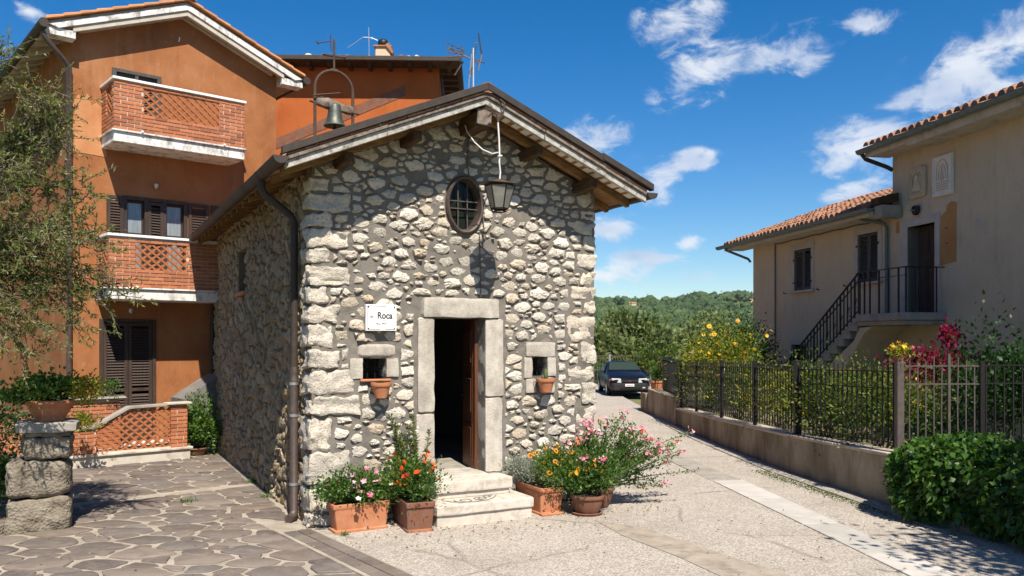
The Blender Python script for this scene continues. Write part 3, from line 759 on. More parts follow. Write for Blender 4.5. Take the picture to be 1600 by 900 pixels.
O('rear_wall', MB().prism([(.02, -.1), (CWD - .02, -.1), (CWD - .02, zU(CWD) - .01), (2.044, zU(2.044) - .01), (.02, zU(0) - .01)], CLN - .4, CLN - .003), 'mortar', CH)
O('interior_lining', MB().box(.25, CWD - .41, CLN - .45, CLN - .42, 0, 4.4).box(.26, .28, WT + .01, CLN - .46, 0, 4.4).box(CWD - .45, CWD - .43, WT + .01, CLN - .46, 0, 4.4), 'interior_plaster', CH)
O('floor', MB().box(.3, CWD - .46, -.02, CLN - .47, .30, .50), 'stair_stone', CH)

# ---- quoins
QUO = []
z = 0.0; k = 0; rq = random.Random(21)
hs_ = [.17, .33, .42, .44, .24, .33, .26, .30, .24, .22, .27, .20, .24, .20, .24, .18, .2]
for i, h in enumerate(hs_):
    if z + h > 4.32: break
    w = rq.uniform(.30, .48) if i % 2 == 0 else rq.uniform(.15, .28)
    if i in (2, 4, 5): w = rq.uniform(.46, .6)
    d = rq.uniform(.22, .3) if i % 2 == 0 else rq.uniform(.36, .5)
    QUO.append((-.04, w, z, z + h))
    me = rbox(-.03 - rq.uniform(0, .02), w, -.02 - rq.uniform(0, .02), d, z + .016, z + h - rq.uniform(.012, .035), .042, 13, 9, i, 8, rq.uniform(-.07, .07))
    O('quoin_stone', me, 'quoin', CH, smooth=32); z += h
z = 0.0
for i in range(20):
    h = rq.uniform(.2, .40) if z < 2.6 else rq.uniform(.16, .28)
    if z + h > 4.30: break
    w = rq.uniform(.30, .48) if i % 2 else rq.uniform(.16, .28)
    QUO.append((CWD - w, CWD + .03, z, z + h))
    me = rbox(CWD - w, CWD + .02, -.008 - rq.uniform(0, .02), rq.uniform(.25, .4), z + .016, z + h - rq.uniform(.012, .035), .040, 13, 9, 40 + i, 8, rq.uniform(-.07, .07))
    O('quoin_stone', me, 'quoin', CH, smooth=32); z += h
# ---- dressed stone: lintel, jambs, niche frames
def dressed(name, x0, x1, z0, z1, y0=-.03, y1=.3, amp=.012, seed=0, p=22, label=None):
    o = O(name, rbox(x0, x1, y0, y1, z0, z1, amp, p, 7, seed, 5), 'dressed_stone', CH, smooth=32)
    if label: o['label'] = label
    return o
dressed('lintel', 1.43, 2.55, 2.585, 2.845, -.055, WT - .02, .012, 1)
dressed('door_jamb', 1.37, 1.60, 1.34, 2.58, seed=2); dressed('door_jamb', 1.345, 1.60, .52, 1.335, seed=3)
dressed('door_jamb', 2.335, 2.61, 1.52, 2.58, seed=4); dressed('door_jamb', 2.335, 2.59, .50, 1.515, seed=5)
dressed('niche_lintel', .55, 1.10, 2.065, 2.245, seed=6, p=5); dressed('niche_jamb', .475, .64, 1.80, 2.06, seed=7); dressed('niche_jamb', .945, 1.11, 1.82, 2.06, seed=8)
O('niche_sill', MB().box(.60, 1.0, -.06, .32, 1.765, 1.80), 'terracotta', CH, bevel=.01)
dressed('niche_lintel', 2.955, 3.43, 2.055, 2.255, seed=9); dressed('niche_jamb', 2.93, 3.055, 1.76, 2.05, seed=10); dressed('niche_jamb', 3.30, 3.44, 1.78, 2.05, seed=11)
dressed('niche_block', 2.955, 3.12, 1.56, 1.755, seed=12); dressed('niche_block', 3.28, 3.41, 1.55, 1.77, seed=13)
for (x0, x1, z0, z1) in (NL, NR):
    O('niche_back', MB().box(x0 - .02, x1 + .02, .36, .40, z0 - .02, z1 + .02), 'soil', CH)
    g = MB()
    for i in (1, 2): g.tube([(x0 + (x1 - x0) * i / 3, .14, z0), (x0 + (x1 - x0) * i / 3, .14, z1)], .007, 6)
    g.tube([(x0, .133, z0 + .12), (x1, .133, z0 + .12)], .007, 6)
    O('niche_grille', g, 'iron', CH)
EXC = [(1.335, 2.62, -.2, 2.86), (.47, 1.12, 1.75, 2.255), (2.92, 3.45, 1.545, 2.265)] + [(a - .01, b + .012, c, d) for a, b, c, d in QUO]
def fclips(x, z):
    out = []
    for x0, x1, z0, z1 in EXC:
        if x < x0 - .6 or x > x1 + .6 or z < z0 - .6 or z > z1 + .6: continue
        o = [(x0 - x, ((1, 0), x0 - .012)), (x - x1, ((-1, 0), -(x1 + .012))), (z0 - z, ((0, 1), z0 - .012)), (z - z1, ((0, -1), -(z1 + .012)))]
        o.sort(key=lambda t: -t[0]); out.append(o[0][1])
    dx, dz = (x - OV[0]) / .30, (z - OV[1]) / .41; r = math.hypot(dx, dz)
    if r < 2.2:
        t = math.atan2(dz, dx); px = OV[0] + .285 * math.cos(t); pz = OV[1] + .40 * math.sin(t)
        n = (math.cos(t) / .285, math.sin(t) / .40); L = math.hypot(*n); n = (-n[0] / L, -n[1] / L); out.append((n, n[0] * px + n[1] * pz))
    s = 1 if x > 2.044 else -1; L = math.hypot(RS, 1); n = (s * RS / L, 1 / L); out.append((n, (5.27 + s * RS * 2.044) / L))
    return out
def fok(x, z):
    if any(x0 - .035 < x < x1 + .035 and z0 - .035 < z < z1 + .035 for x0, x1, z0, z1 in EXC): return False
    if ((x - OV[0]) / .32) ** 2 + ((z - OV[1]) / .44) ** 2 < 1: return False
    return z < zU(x) - .16
fb = (.02, CWD - .02, .02, 5.25)
fs = darts(fb, fok, .0375, 70000, 1.7, 5, .5, 2.15)
fc = [p for p in cells(fs, fb, fclips, (.004, .017), 6, 1.7) if area(p) > .0007]
fc.sort(key=lambda p: -area(p)); rest = MB(); rr0 = random.Random(99)
for i, p in enumerate(fc):
    if i > 60 and rr0.random() < .05: continue
    s = 1 if rr0.random() < .76 else rr0.uniform(.7, .95)
    cx = sum(q[0] for q in p) / len(p); cz = sum(q[1] for q in p) / len(p)
    p = [(cx + (a - cx) * s, cz + (b - cz) * s) for a, b in p]
    rr = random.Random(1000 + i); one = i < 300; mb = MB() if one else rest
    stone_geo(mb, p, MF, rr, (.012, .040), .24, .034, .03, None if one else rr.random(), rounds=rr.choice((0, 0, 1)))
    if one: O('wall_stone', mb, 'wall_stone', fw, smooth=28)
O('small_wall_stones', rest, 'wall_stone', fw, kind='stuff')
# pebbles and chips pressed into the mortar between the stones
chips = MB(); rc = random.Random(5)
for i in range(420):
    x = rc.uniform(.1, 4.0); z = rc.uniform(.1, 5.0)
    if not fok(x, z): continue
    r = rc.uniform(.012, .03); n = rc.randint(5, 7)
    poly = [(x + r * 1.3 * math.cos(2 * math.pi * k / n) * rc.uniform(.7, 1.2), z + r * math.sin(2 * math.pi * k / n) * rc.uniform(.7, 1.2)) for k in range(n)]
    stone_geo(chips, poly, MF, rc, (.010, .018), .1, .05, .02, rc.random())
O('stone_chips', chips, 'wall_stone', fw, kind='stuff')
# left wall: tighter rubble; parts for the nearest, the rest joined
def sclips(y, z):
    out = []; x0, x1, z0, z1 = SW[0] - .03, SW[1] + .03, SW[2] - .07, SW[3] + .02
    if x0 - .6 < y < x1 + .6 and z0 - .6 < z < z1 + .6:
        o = [(x0 - y, ((1, 0), x0)), (y - x1, ((-1, 0), -x1)), (z0 - z, ((0, 1), z0)), (z - z1, ((0, -1), -z1))]; o.sort(key=lambda t: -t[0]); out.append(o[0][1])
    return out
def sok(y, z): return not (SW[0] - .06 < y < SW[1] + .06 and SW[2] - .1 < z < SW[3] + .05) and not (y < .3 and True)
sb = (.3, CLN - .02, .0, zU(0) - .04)
ss_ = darts(sb, sok, .058, 50000, 1.15, 8, .5, 1.9)
sc_ = [p for p in cells(ss_, sb, sclips, (.006, .014), 9, 1.15) if area(p) > .002]
def near(p): y = sum(q[0] for q in p) / len(p); return area(p) / (4 + y) ** 2.4
sc_.sort(key=lambda p: -near(p)); rest = MB()
for i, p in enumerate(sc_):
    rr = random.Random(5000 + i); one = i < 120; mb = MB() if one else rest
    stone_geo(mb, p, ML, rr, (.015, .05), .10, .06, .03, None if one else rr.random(), rounds=1)
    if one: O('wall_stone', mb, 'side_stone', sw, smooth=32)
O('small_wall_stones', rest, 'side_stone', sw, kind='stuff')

# ---- oval window
ow = MB(); n = 40
for (ra, rb, y0, y1) in ((0, .055, -.07, .10),):
    V = []; F = []
    prof = [(-.012, -.02), (-.004, -.06), (.018, -.068), (.034, -.05), (.04, .0), (.0, .12), (-.03, .12), (-.03, .03)]
    for k in range(n):
        t = 2 * math.pi * k / n; c, s_ = math.cos(t), math.sin(t)
        for a, y in prof: V.append((OV[0] + (OV[2] + a) * c, y + .004 * math.sin(9 * t), OV[1] + (OV[3] + a) * s_))
    m = len(prof)
    for k in range(n):
        for j in range(m): F.append((k * m + j, k * m + (j + 1) % m, ((k + 1) % n) * m + (j + 1) % m, ((k + 1) % n) * m + j))
    ow.add(V, F)
win = O('oval_window_frame', ow, 'brown_metal', CH, smooth=40)
gl = MB(); V = [(OV[0], .10, OV[1])] + [(OV[0] + (OV[2] - .02) * math.cos(2 * math.pi * k / n), .10, OV[1] + (OV[3] - .02) * math.sin(2 * math.pi * k / n)) for k in range(n)]
gl.add(V, [(0, 1 + k, 1 + (k + 1) % n) for k in range(n)])
O('pane', gl, 'window_glass', win, fix=False)
gb = MB()
for x in (-.075, .06): h = .33 * math.sqrt(1 - (x / .235) ** 2); gb.tube([(OV[0] + x, .03, OV[1] - h), (OV[0] + x, .03, OV[1] + h)], .008, 6)
for z in (-.05, .05): w = .228 * math.sqrt(1 - (z / .35) ** 2); gb.tube([(OV[0] - w, .022, OV[1] + z), (OV[0] + w, .022, OV[1] + z)], .008, 6)
O('window_bars', gb, 'grey_iron', win)

# ---- open door leaf, hinged on the right, swung inwards
dl = bpy.data.objects.new('door', None); COL.objects.link(dl); dl.parent = CH; dl.location = (2.315, .22, .505); dl.rotation_euler = (0, 0, R(80)); dl.empty_display_size = .1
lf = MB().box(0, .68, -.025, .025, .0, 2.06)
O('door_leaf', lf, 'door_wood', dl, bevel=.006)
for (x0, x1, z0, z1) in ((.09, .59, .10, .62), (.09, .59, .74, 1.30), (.09, .59, 1.42, 1.95)):
    O('door_panel', MB().box(x0, x1, .0251, .036, z0, z1).box(x0 + .05, x1 - .05, .036, .05, z0 + .05, z1 - .05), 'door_wood', dl, bevel=.006)
O('door_frame', MB().box(2.30, 2.333, .30, .38, .503, 2.56).box(1.602, 1.63, .30, .38, .503, 2.56), 'door_wood', CH, bevel=.006)
O('door_handle', MB().tube([(.62, .026, 1.0), (.62, .07, 1.0), (.55, .075, 1.0)], .01, 8), 'iron', dl)
# boards and step just inside the opening
O('threshold', rbox(1.60, 2.335, -.16, .46, .42, .52, .006, 14, 6, 3), 'dressed_stone', CH, smooth=32)

# ---- roof
EX = .45; YF = -.65; YB = CLN + .35
rafter_ys = [-.28] + [.25 + .52 * i for i in range(16)]
for s in (-1, 1):
    xo = 2.044 + s * (2.044 + EX)
    def P(x, dz): return (x, zU(x) + dz)
    O('roof_boarding', MB().prism([P(xo, .0), P(2.044, .0), P(2.044, .045), P(xo, .045)], -.02, YB), 'soffit_clay', CH)
    for y in rafter_ys:
        O('rafter', MB().prism([P(xo - s * .03, -.10), P(2.044 + s * .07, -.10), P(2.044 + s * .07, -.004), P(xo - s * .03, -.004)], y, y + .09), 'rafter_wood', CH)
    # clay soffit tiles of the verge: pale painted faces between dark joints
    L = (2.044 + EX); cnt = 17
    for i in range(cnt):
        a = 2.044 + s * (.08 + (L - .12) * i / cnt); b = 2.044 + s * (.08 + (L - .12) * (i + 1) / cnt)
        lo, hi = min(a, b) + .004, max(a, b) - .004
        for (y0, y1) in ((-.60, -.30), (-.18, -.025)):
            O('soffit_tile', MB().prism([P(lo, .002), P(hi, .002), P(hi, .040), P(lo, .040)], y0, y1), 'soffit_clay', CH)
        t = (hi - lo) * rnd.uniform(.62, .8)
        O('painted_patch', MB().prism([P(lo + .008, -.004), P(lo + t, -.004), P(lo + t, .001), P(lo + .008, .001)], -.59 + rnd.uniform(0, .02), -.33 + rnd.uniform(-.02, .02)), 'soffit_white', CH)
    # purlins
    for px in (1.16, 1.80 if s < 0 else 1.74):
        x = 2.044 + s * (px - .28)
    for off in (.86, 1.72):
        x = 2.044 + s * off
        O('purlin', MB().prism([(x - .058, zU(x) - .235), (x + .058, zU(x) - .235), (x + .058, zU(x) - .105), (x - .058, zU(x) - .105)], -.50, 2.0), 'old_wood', CH, bevel=.012)
    # verge: white weathered board, tile edge, dark metal flashing
    a, b = 2.044, xo
    segs = [(0, .34), (.343, .72), (.723, 1.0)] if s > 0 else [(0, .52), (.523, 1.0)]
    for i, (f0, f1) in enumerate(segs):
        x0 = a + (b - a) * f0; x1 = a + (b - a) * f1
        O('verge_board', MB().prism([P(x0, -.075), P(x1, -.075), P(x1, .012), P(x0, .012)], YF - .012 * (i % 2), YF + .05), 'weathered_board', CH, bevel=.004)
        O('verge_board', MB().prism([P(x0, .014), P(x1, .014), P(x1, .055), P(x0, .055)], YF - .03 - .012 * (i % 2), YF + .06), 'aged_timber', CH, bevel=.004)
    for i in range(7):
        x0 = a + (b - a) * i / 7; x1 = a + (b - a) * (i + 1) / 7 - s * .012
        O('verge_tile', MB().prism([P(x0, .062), P(x1, .062), P(x1, .092), P(x0, .088)], YF - .035, YF + .3), 'roof_clay', CH, bevel=.004)
    fl = [(0, .70), (.69, 1.03)] if s > 0 else [(0, 1.02)]
    for i, (f0, f1) in enumerate(fl):
        x0 = a + (b - a) * f0; x1 = a + (b - a) * f1
        dz = .02 * i
        O('verge_flashing', MB().prism([P(x0, .094 + dz), P(x1, .094 + dz), P(x1, .185 + dz), P(x0, .185 + dz)], YF - .07 - .01 * i, YF + .02), 'dark_metal', CH, bevel=.005)
    # pan and cover tiles
    t = MB(); cw = .21; ncol = int((YB - YF) / cw); rows = 7
    for j in range(ncol):
        y = YF + .16 + cw * j
        for r_ in range(rows):
            f0 = r_ / rows; f1 = (r_ + 1.12) / rows
            x0 = 2.044 + s * (.04 + (L - .05) * f0); x1 = 2.044 + s * min(L + .02, .04 + (L - .05) * f1)
            V = []; nn = 6
            for (x, lift, rad) in ((x0, .055, .062), (x1, .078, .078)):
                for k in range(nn + 1):
                    an = math.pi * k / nn; V.append((x, y + rad * math.cos(an), zU(x) + lift + rad * math.sin(an) * .9))
            t.add(V, [(k, k + 1, nn + 2 + k, nn + 1 + k) for k in range(nn)], rnd.uniform(.01, .99))
    O('roof_tiles', t, 'roof_clay', CH, kind='stuff', smooth=50)
    O('roof_bed', MB().prism([P(xo + s * .01, .046), P(2.044, .046), P(2.044, .075), P(xo + s * .01, .075)], YF + .06, YB), 'roof_clay', CH)
    # half-round gutter with joints and an end cap
    gx = xo + s * .065; gz = zU(xo) + .005
    V = []; F = []; nn = 12
    for y in (YF - .06, YB - .05):
        for k in range(nn + 1): an = math.pi + math.pi * k / nn; V.append((gx + .085 * math.cos(an), y, gz + .085 * math.sin(an) + .05))
        for k in range(nn + 1): an = math.pi + math.pi * k / nn; V.append((gx + .077 * math.cos(an), y, gz + .077 * math.sin(an) + .05))
    m = 2 * (nn + 1)
    for k in range(nn): F += [(k, k + 1, m + k + 1, m + k), (nn + 1 + k, m + nn + 1 + k, m + nn + 2 + k, nn + 2 + k)]
    gt = MB().add(V, F)
    gut = O('gutter', gt, 'dark_metal', CH, smooth=40)
    cap = MB().add([(gx + .086 * math.cos(math.pi + math.pi * k / 14), YF - .062, gz + .05 + .086 * math.sin(math.pi + math.pi * k / 14)) for k in range(15)], [tuple(range(15))])
    O('gutter_end_cap', cap, 'dark_metal', gut)
    jn = MB()
    for i in range(9):
        y = .35 + i * .95
        V = []; 
        for yy in (y, y + .05):
            for k in range(nn + 1): an = math.pi + math.pi * k / nn; V.append((gx + .091 * math.cos(an), yy, gz + .05 + .091 * math.sin(an)))
        jn.add(V, [(k, k + 1, nn + 2 + k, nn + 1 + k) for k in range(nn)])
    O('gutter_joints', jn, 'dark_metal', gut, smooth=40)
O('ridge_beam', MB().box(1.95, 2.13, -.58, CLN, 4.985, 5.20), 'old_wood', CH, bevel=.015)
O('ridge_beam_end', MB().prism([(1.94, 5.02), (2.14, 5.0), (2.15, 5.21), (1.95, 5.22)], -.61, -.582), 'aged_timber', CH, bevel=.01)
for i in range(10):
    y0 = YF - .06 + i * .9; V = []; nn = 8
    for (y, rad) in ((y0, .13), (y0 + .95, .11)):
        for k in range(nn + 1): an = math.pi * k / nn; V.append((2.044 + rad * math.cos(an), y, 5.40 + rad * math.sin(an)))
    mb = MB().add(V, [(k, k + 1, nn + 2 + k, nn + 1 + k) for k in range(nn)])
    mb.add([V[k] for k in range(nn + 1)], [tuple(range(nn + 1))])
    O('ridge_tile', mb, 'roof_clay', CH, smooth=50)
# ---- downpipes on the left wall
dpm = MB(); px = -.10
dpm.tube([(-.50, .50, 4.27), (-.50, .50, 4.17), (-.46, .50, 4.10), (-.14, .50, 3.86), (px, .50, 3.78), (px, .50, 1.05)], .048, 12)
dp = O('downpipe', dpm, 'dark_metal', CH, smooth=40)
O('lower_downpipe', MB().tube([(px, .50, 1.95), (px, .50, .14), (px - .02, .46, .07), (px - .10, .38, .055)], .054, 12), 'brown_metal', dp, smooth=40)
for z in (1.72, 1.32, 2.9, .45):
    O('pipe_clamp', MB().tube([(px, .50, z), (px, .50, z + .035)], .060, 12).box(px, .02, .49, .51, z + .005, z + .03), 'galvanised' if z < 2 else 'dark_metal', dp, smooth=40)
O('downpipe', MB().tube([(-.50, CLN + .08, 4.27), (-.50, CLN + .08, 4.12), (-.44, CLN + .08, 4.05), (-.10, CLN + .10, 3.95), (-.04, CLN + .12, 3.86), (-.04, CLN + .12, .05)], .05, 12), 'dark_metal', CH, smooth=40)
# cables down the front
cb = MB().tube([(2.08, -.03, 4.95), (2.06, -.035, 4.62), (2.10, -.03, 4.44)], .008, 6)
cb.tube([(2.24, -.035, 3.72), (2.25, -.04, 3.3), (2.255, -.05, 2.86)], .007, 6)
O('wall_cable', cb, 'grey_iron', CH)
# ------------------------------------------------------------------ bricks and lattices
BRK = {}
def brick_mesh(l, h, d):
    key = (round(l, 2), round(h, 3), round(d, 2))
    if key not in BRK:
        m = MB().box(0, key[0], 0, key[2], 0, key[1])
        me = m.mesh('brick'); bm = bmesh.new(); bm.from_mesh(me)
        bmesh.ops.recalc_face_normals(bm, faces=bm.faces)
        bmesh.ops.bevel(bm, geom=bm.edges[:], offset=.004, segments=1, affect='EDGES'); bm.to_mesh(me); bm.free()
        me.materials.append(MATS['brick']); BRK[key] = me
    return BRK[key]
def brickwork(parent, x0, x1, z0, z1, y, depth, rot=0, org=(0, 0), holes=(), bl=.25, bh=.058, j=.014, proud=.005, top=None, seed=0):
    """running bond on one face; face at y, bricks proud of a mortar core; rot/org place the face in the parent's space"""
    rr = random.Random(seed); c, s = math.cos(R(rot)), math.sin(R(rot))
    def W(a, b, z): return (org[0] + c * a - s * b, org[1] + s * a + c * b, z)
    z = z0 + j * .5; row = 0; n = 0
    while z + bh < z1 + .01:
        x = x0 - (bl / 2 if row % 2 else 0) + rr.uniform(-.01, .01)
        while x < x1:
            a, b = max(x, x0), min(x + bl - j, x1)
            cuts = [(a, b)]
            for hx0, hx1, hz0, hz1 in holes:
                if z + bh > hz0 + .02 and z < hz1 - .02:
                    q = []
                    for u, v in cuts:
                        if v <= hx0 or u >= hx1: q.append((u, v)); continue
                        if u < hx0: q.append((u, hx0))
                        if v > hx1: q.append((hx1, v))
                    cuts = q
            for u, v in cuts:
                if v - u < .035: continue
                if top is not None and (z + bh > top((u + v) / 2)): continue
                me = brick_mesh(v - u, bh, .05)
                inst('brick', me, parent, W(u, y - proud * rr.uniform(.6, 1.4), z + rr.uniform(-.002, .002)), (0, 0, R(rot + rr.uniform(-.5, .5)))); n += 1
            x += bl
        z += bh + j; row += 1
    return n
def lattice(parent, x0, x1, z0, z1, y0, y1, sp=.112, w=.038, rot=0, org=(0, 0), cut=None):
    """crossed clay strips cut to an opening"""
    mb = MB(); c, s = math.cos(R(rot)), math.sin(R(rot))
    def W(a, b, z): return (org[0] + c * a - s * b, org[1] + s * a + c * b, z)
    poly = cut or [(x0, z0), (x1, z0), (x1, z1), (x0, z1)]
    for k, sg in enumerate((1, -1)):
        ang = R(40) * sg; n = (-math.sin(ang), math.cos(ang)); t = (math.cos(ang), math.sin(ang))
        ds = [n[0] * p[0] + n[1] * p[1] for p in poly]; d = min(ds) + .03
        while d < max(ds):
            q = clip(clip(list(poly), n, d + w / 2), (-n[0], -n[1]), -(d - w / 2))
            if len(q) >= 3 and area(q) > 3e-4:
                m = len(q); ya, yb = (y0 + .002, y1 - .012) if k else (y0 + .008, y1 - .002)
                V = [W(a, ya, b) for a, b in q] + [W(a, yb, b) for a, b in q]
                mb.add(V, [tuple(range(m)), tuple(range(m, 2 * m))[::-1]] + [(i, m + i, m + (i + 1) % m, (i + 1) % m) for i in range(m)])
            d += sp
    return O('lattice', mb, 'lattice_clay', parent)
def louvre(parent, name, x0, x1, z0, z1, y, mat, th=.04, slat=.055, rails=(), frame=.065, panel=0, hinge=None, slat_gap=0):
    """one louvred shutter leaf: frame, rails and single slats"""
    e = MB().box(x0, x0 + frame, y, y + th, z0, z1).box(x1 - frame, x1, y, y + th, z0, z1).box(x0 + frame, x1 - frame, y + .001, y + th - .001, z0, z0 + frame * 1.3).box(x0 + frame, x1 - frame, y + .001, y + th - .001, z1 - frame, z1)
    zb = z0 + frame * 1.3
    if panel: e.box(x0 + frame, x1 - frame, y + .012, y + th - .012, zb, zb + panel).box(x0 + frame, x1 - frame, y + .001, y + th - .001, zb + panel, zb + panel + frame); zb += panel + frame
    for r_ in rails: e.box(x0 + frame, x1 - frame, y + .001, y + th - .001, r_, r_ + frame)
    fr = O(name, e, mat, parent, bevel=.003)
    me = MB().hexa([(0, 0, 0), (1, 0, 0), (1, .008, .006), (0, .008, .006), (0, th * .8, slat * .75), (1, th * .8, slat * .75), (1, th * .8 + .008, slat * .75 + .006), (0, th * .8 + .008, slat * .75 + .006)]).mesh('slat')
    me.materials.append(MATS[mat])
    z = zb + .01
    while z + slat < z1 - frame:
        if not any(r_ - slat < z < r_ + frame for r_ in rails):
            inst('slat', me, fr, (x0 + frame, y + .002, z), (0, 0, 0), (x1 - x0 - 2 * frame, 1, 1))
        z += slat
    return fr

# ------------------------------------------------------------------ orange house
OH = E('orange_house', 'tall narrow orange house with stacked brick balconies and brown shutters', 'house', (-8.50, 15.90, 0), 41)
FWD, DEP = 4.18, 8.8
def zO(x): return 9.10 - .40 * abs(x - 2.09)
DR = (.55, 1.50, .25, 2.66); W1 = (.98, 1.36, 3.30, 5.14); W2 = (1.74, 2.12, 3.30, 5.14)
MOF = lambda a, o, b: (a, -o, b); MOL = lambda a, o, b: (-o, a, b)
O('facade', wall_sheet([(0, -.1), (FWD, -.1), (FWD, zO(FWD)), (2.09, zO(2.09)), (0, zO(0))], [rect(.93, 2.20, 3.30, 5.18), rect(*DR), rect(.76, 1.62, 6.30, 7.66)], MOF, .004, .3, .3), 'orange_render', OH, fix=False)
def jag(poly, amp=.035, step=.09):
    rr = random.Random(2); out = []
    for i in range(len(poly)):
        a = poly[i]; b = poly[(i + 1) % len(poly)]; k = max(1, int(math.hypot(b[0] - a[0], b[1] - a[1]) / step)) if i > 0 else 1
        for j in range(k): out.append((a[0] + (b[0] - a[0]) * j / k + rr.uniform(-amp, amp) * (i > 1), a[1] + (b[1] - a[1]) * j / k + rr.uniform(-amp, amp) * (i > 1)))
    return [(max(.012, x), z) for x, z in out]
O('weathered_render', MB().prism(jag([(.02, 5.93), (.62, 5.90), (.62, 6.5), (.66, 6.95), (.55, 6.86), (.46, 6.98), (.36, 6.90), (.26, 7.12), (.20, 6.98), (.10, 7.02), (.02, 6.9)]), -.009, -.002), 'pale_orange_render', OH)
lw = O('side_wall', wall_sheet([(0.001, -.1), (DEP, -.1), (DEP, zO(0)), (0.001, zO(0))], [], MOL, .004, .4, .3), 'orange_render', OH, fix=False)
O('far_wall', MB().box(FWD - .28, FWD - .002, .01, DEP, -.1, zO(FWD) - .02).box(.31, FWD - .29, DEP - .3, DEP, -.1, zO(0) - .02), 'orange_render', OH)
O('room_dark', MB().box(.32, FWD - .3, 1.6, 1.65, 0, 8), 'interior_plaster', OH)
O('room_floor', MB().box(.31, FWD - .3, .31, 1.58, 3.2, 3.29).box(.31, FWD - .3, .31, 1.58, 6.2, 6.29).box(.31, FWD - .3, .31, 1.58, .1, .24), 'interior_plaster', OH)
# roof
for s in (-1, 1):
    xo = 2.09 + s * (2.09 + .5)
    def P(x, dz): return (x, zO(x) + dz)
    O('roof_slope', MB().prism([P(xo, .03), P(2.09, .03), P(2.09, .17), P(xo, .17)], -.30, DEP + .4), 'soffit_plaster', OH)
    O('fascia', MB().prism([P(xo - s * .20, -.01), P(2.09, -.01), P(2.09, .11), P(xo - s * .02, .11)], -.36, -.302), 'white_concrete', OH, bevel=.006)
    O('lower_fascia', MB().prism([P(xo - s * .45, -.12), P(2.09, -.12), P(2.09, -.012), P(xo - s * .45, -.012)], -.33, -.25), 'soffit_plaster', OH, bevel=.006)
    O('soffit_trim', MB().prism([P(xo - s * .62, -.09), P(2.09, -.09), P(2.09, .029), P(xo - s * .62, .029)], -.10, -.002), 'soffit_plaster', OH)
    O('corbel', MB().box(min(xo, xo - s * .50), max(xo, xo - s * .50), -.32, -.05 , zO(xo) - .06, zO(xo) + .085), 'white_concrete', OH, bevel=.006)
    for i in range(9):
        x0 = 2.09 + s * (2.59 * i / 9); x1 = 2.09 + s * (2.59 * (i + 1.08) / 9)
        O('verge_tile', MB().prism([P(x0, .175), P(x1, .185), P(x1, .25), P(x0, .225)], -.42, -.12), 'verge_clay', OH, bevel=.01)
    t = MB()
    for j in range(int(DEP / .22) + 2):
        y = -.10 + .22 * j
        for r_ in range(6):
            x0 = 2.09 + s * (2.6 * r_ / 6); x1 = 2.09 + s * (2.6 * min(1.02, (r_ + 1.1) / 6)); V = []
            for x, l, rd in ((x0, .17, .07), (x1, .19, .085)):
                for k in range(6): an = math.pi * k / 5; V.append((x, y + rd * math.cos(an), zO(x) + l + rd * .8 * math.sin(an)))
            t.add(V, [(k, k + 1, 7 + k, 6 + k) for k in range(5)], rnd.uniform(.01, .99))
    O('roof_tiles', t, 'verge_clay', OH, kind='stuff')
    gx = xo + s * .06; gz = zO(xo) + .10
    gtr = O('gutter', MB().tube([(gx, -.42, gz), (gx, DEP + .4, gz)], .085, 12), 'dark_metal', OH, smooth=40)
mb = MB()
for (y, rad) in ((-.74, .15), (.2, .12)):
    pass
V = []
for (y, rad) in ((-.45, .14), (.5, .12)):
    for k in range(9): an = math.pi * k / 8; V.append((2.09 + rad * math.cos(an), y, zO(2.09) + .2 + rad * math.sin(an)))
mb.add(V, [(k, k + 1, 10 + k, 9 + k) for k in range(8)]); mb.add(V[:9], [tuple(range(9))])
O('ridge_tile', mb, 'verge_clay', OH, smooth=50)
for i in range(16):      # rafter tails / boards under the left eave
    y = .1 + .55 * i
    O('eave_board', MB().prism([(-.47, zO(-.47) - .045), (0, zO(0) - .045), (0, zO(0) + .028), (-.47, zO(-.47) + .028)], y, y + .10), 'soffit_plaster', OH)
O('downpipe', MB().tube([(-.56, -.30, 8.02), (-.52, -.30, 7.92), (-.15, -.12, 7.62), (-.06, -.07, 7.52), (-.06, -.07, .1)], .05, 10), 'brown_metal', OH, smooth=40)
# upper window behind the balcony
uf = O('upper_window_frame', MB().box(.72, .80, -.05, .02, 6.3, 7.70).box(1.58, 1.66, -.05, .02, 6.3, 7.70).box(.80, 1.58, -.05, .02, 7.63, 7.70).box(1.15, 1.22, -.04, .02, 6.3, 7.63), 'grey_shutter_wood', OH, bevel=.004)
louvre(OH, 'shutter', .80, 1.15, 6.32, 7.63, .0, 'grey_shutter_wood'); louvre(OH, 'shutter', 1.22, 1.58, 6.32, 7.63, .0, 'grey_shutter_wood')
# middle floor: two glazed doors, brown shutters folded back and between
wf = O('window_frame', MB().box(.93, 1.0, -.03, .06, 3.3, 5.18).box(1.34, 1.40, -.03, .06, 3.3, 5.18).box(1.71, 1.77, -.03, .06, 3.3, 5.18).box(2.13, 2.20, -.03, .06, 3.3, 5.18).box(1.0, 1.34, -.03, .06, 5.11, 5.18).box(1.40, 1.71, -.028, .06, 5.11, 5.18).box(1.77, 2.13, -.03, .06, 5.11, 5.18), 'shutter_wood', OH, bevel=.004)
for x0, x1 in ((1.0, 1.34), (1.77, 2.13)):
    O('window_pane', MB().box(x0 + .03, x1 - .03, .09, .10, 3.32, 5.08), 'curtain_glass', OH)
    O('window_sash', MB().box(x0, x0 + .035, .07, .12, 3.3, 5.11).box(x1 - .035, x1, .07, .12, 3.3, 5.11).box(x0 + .035, x1 - .035, .07, .12, 4.42, 4.46).box(x0 + .035, x1 - .035, .07, .12, 5.06, 5.11), 'shutter_wood', OH)
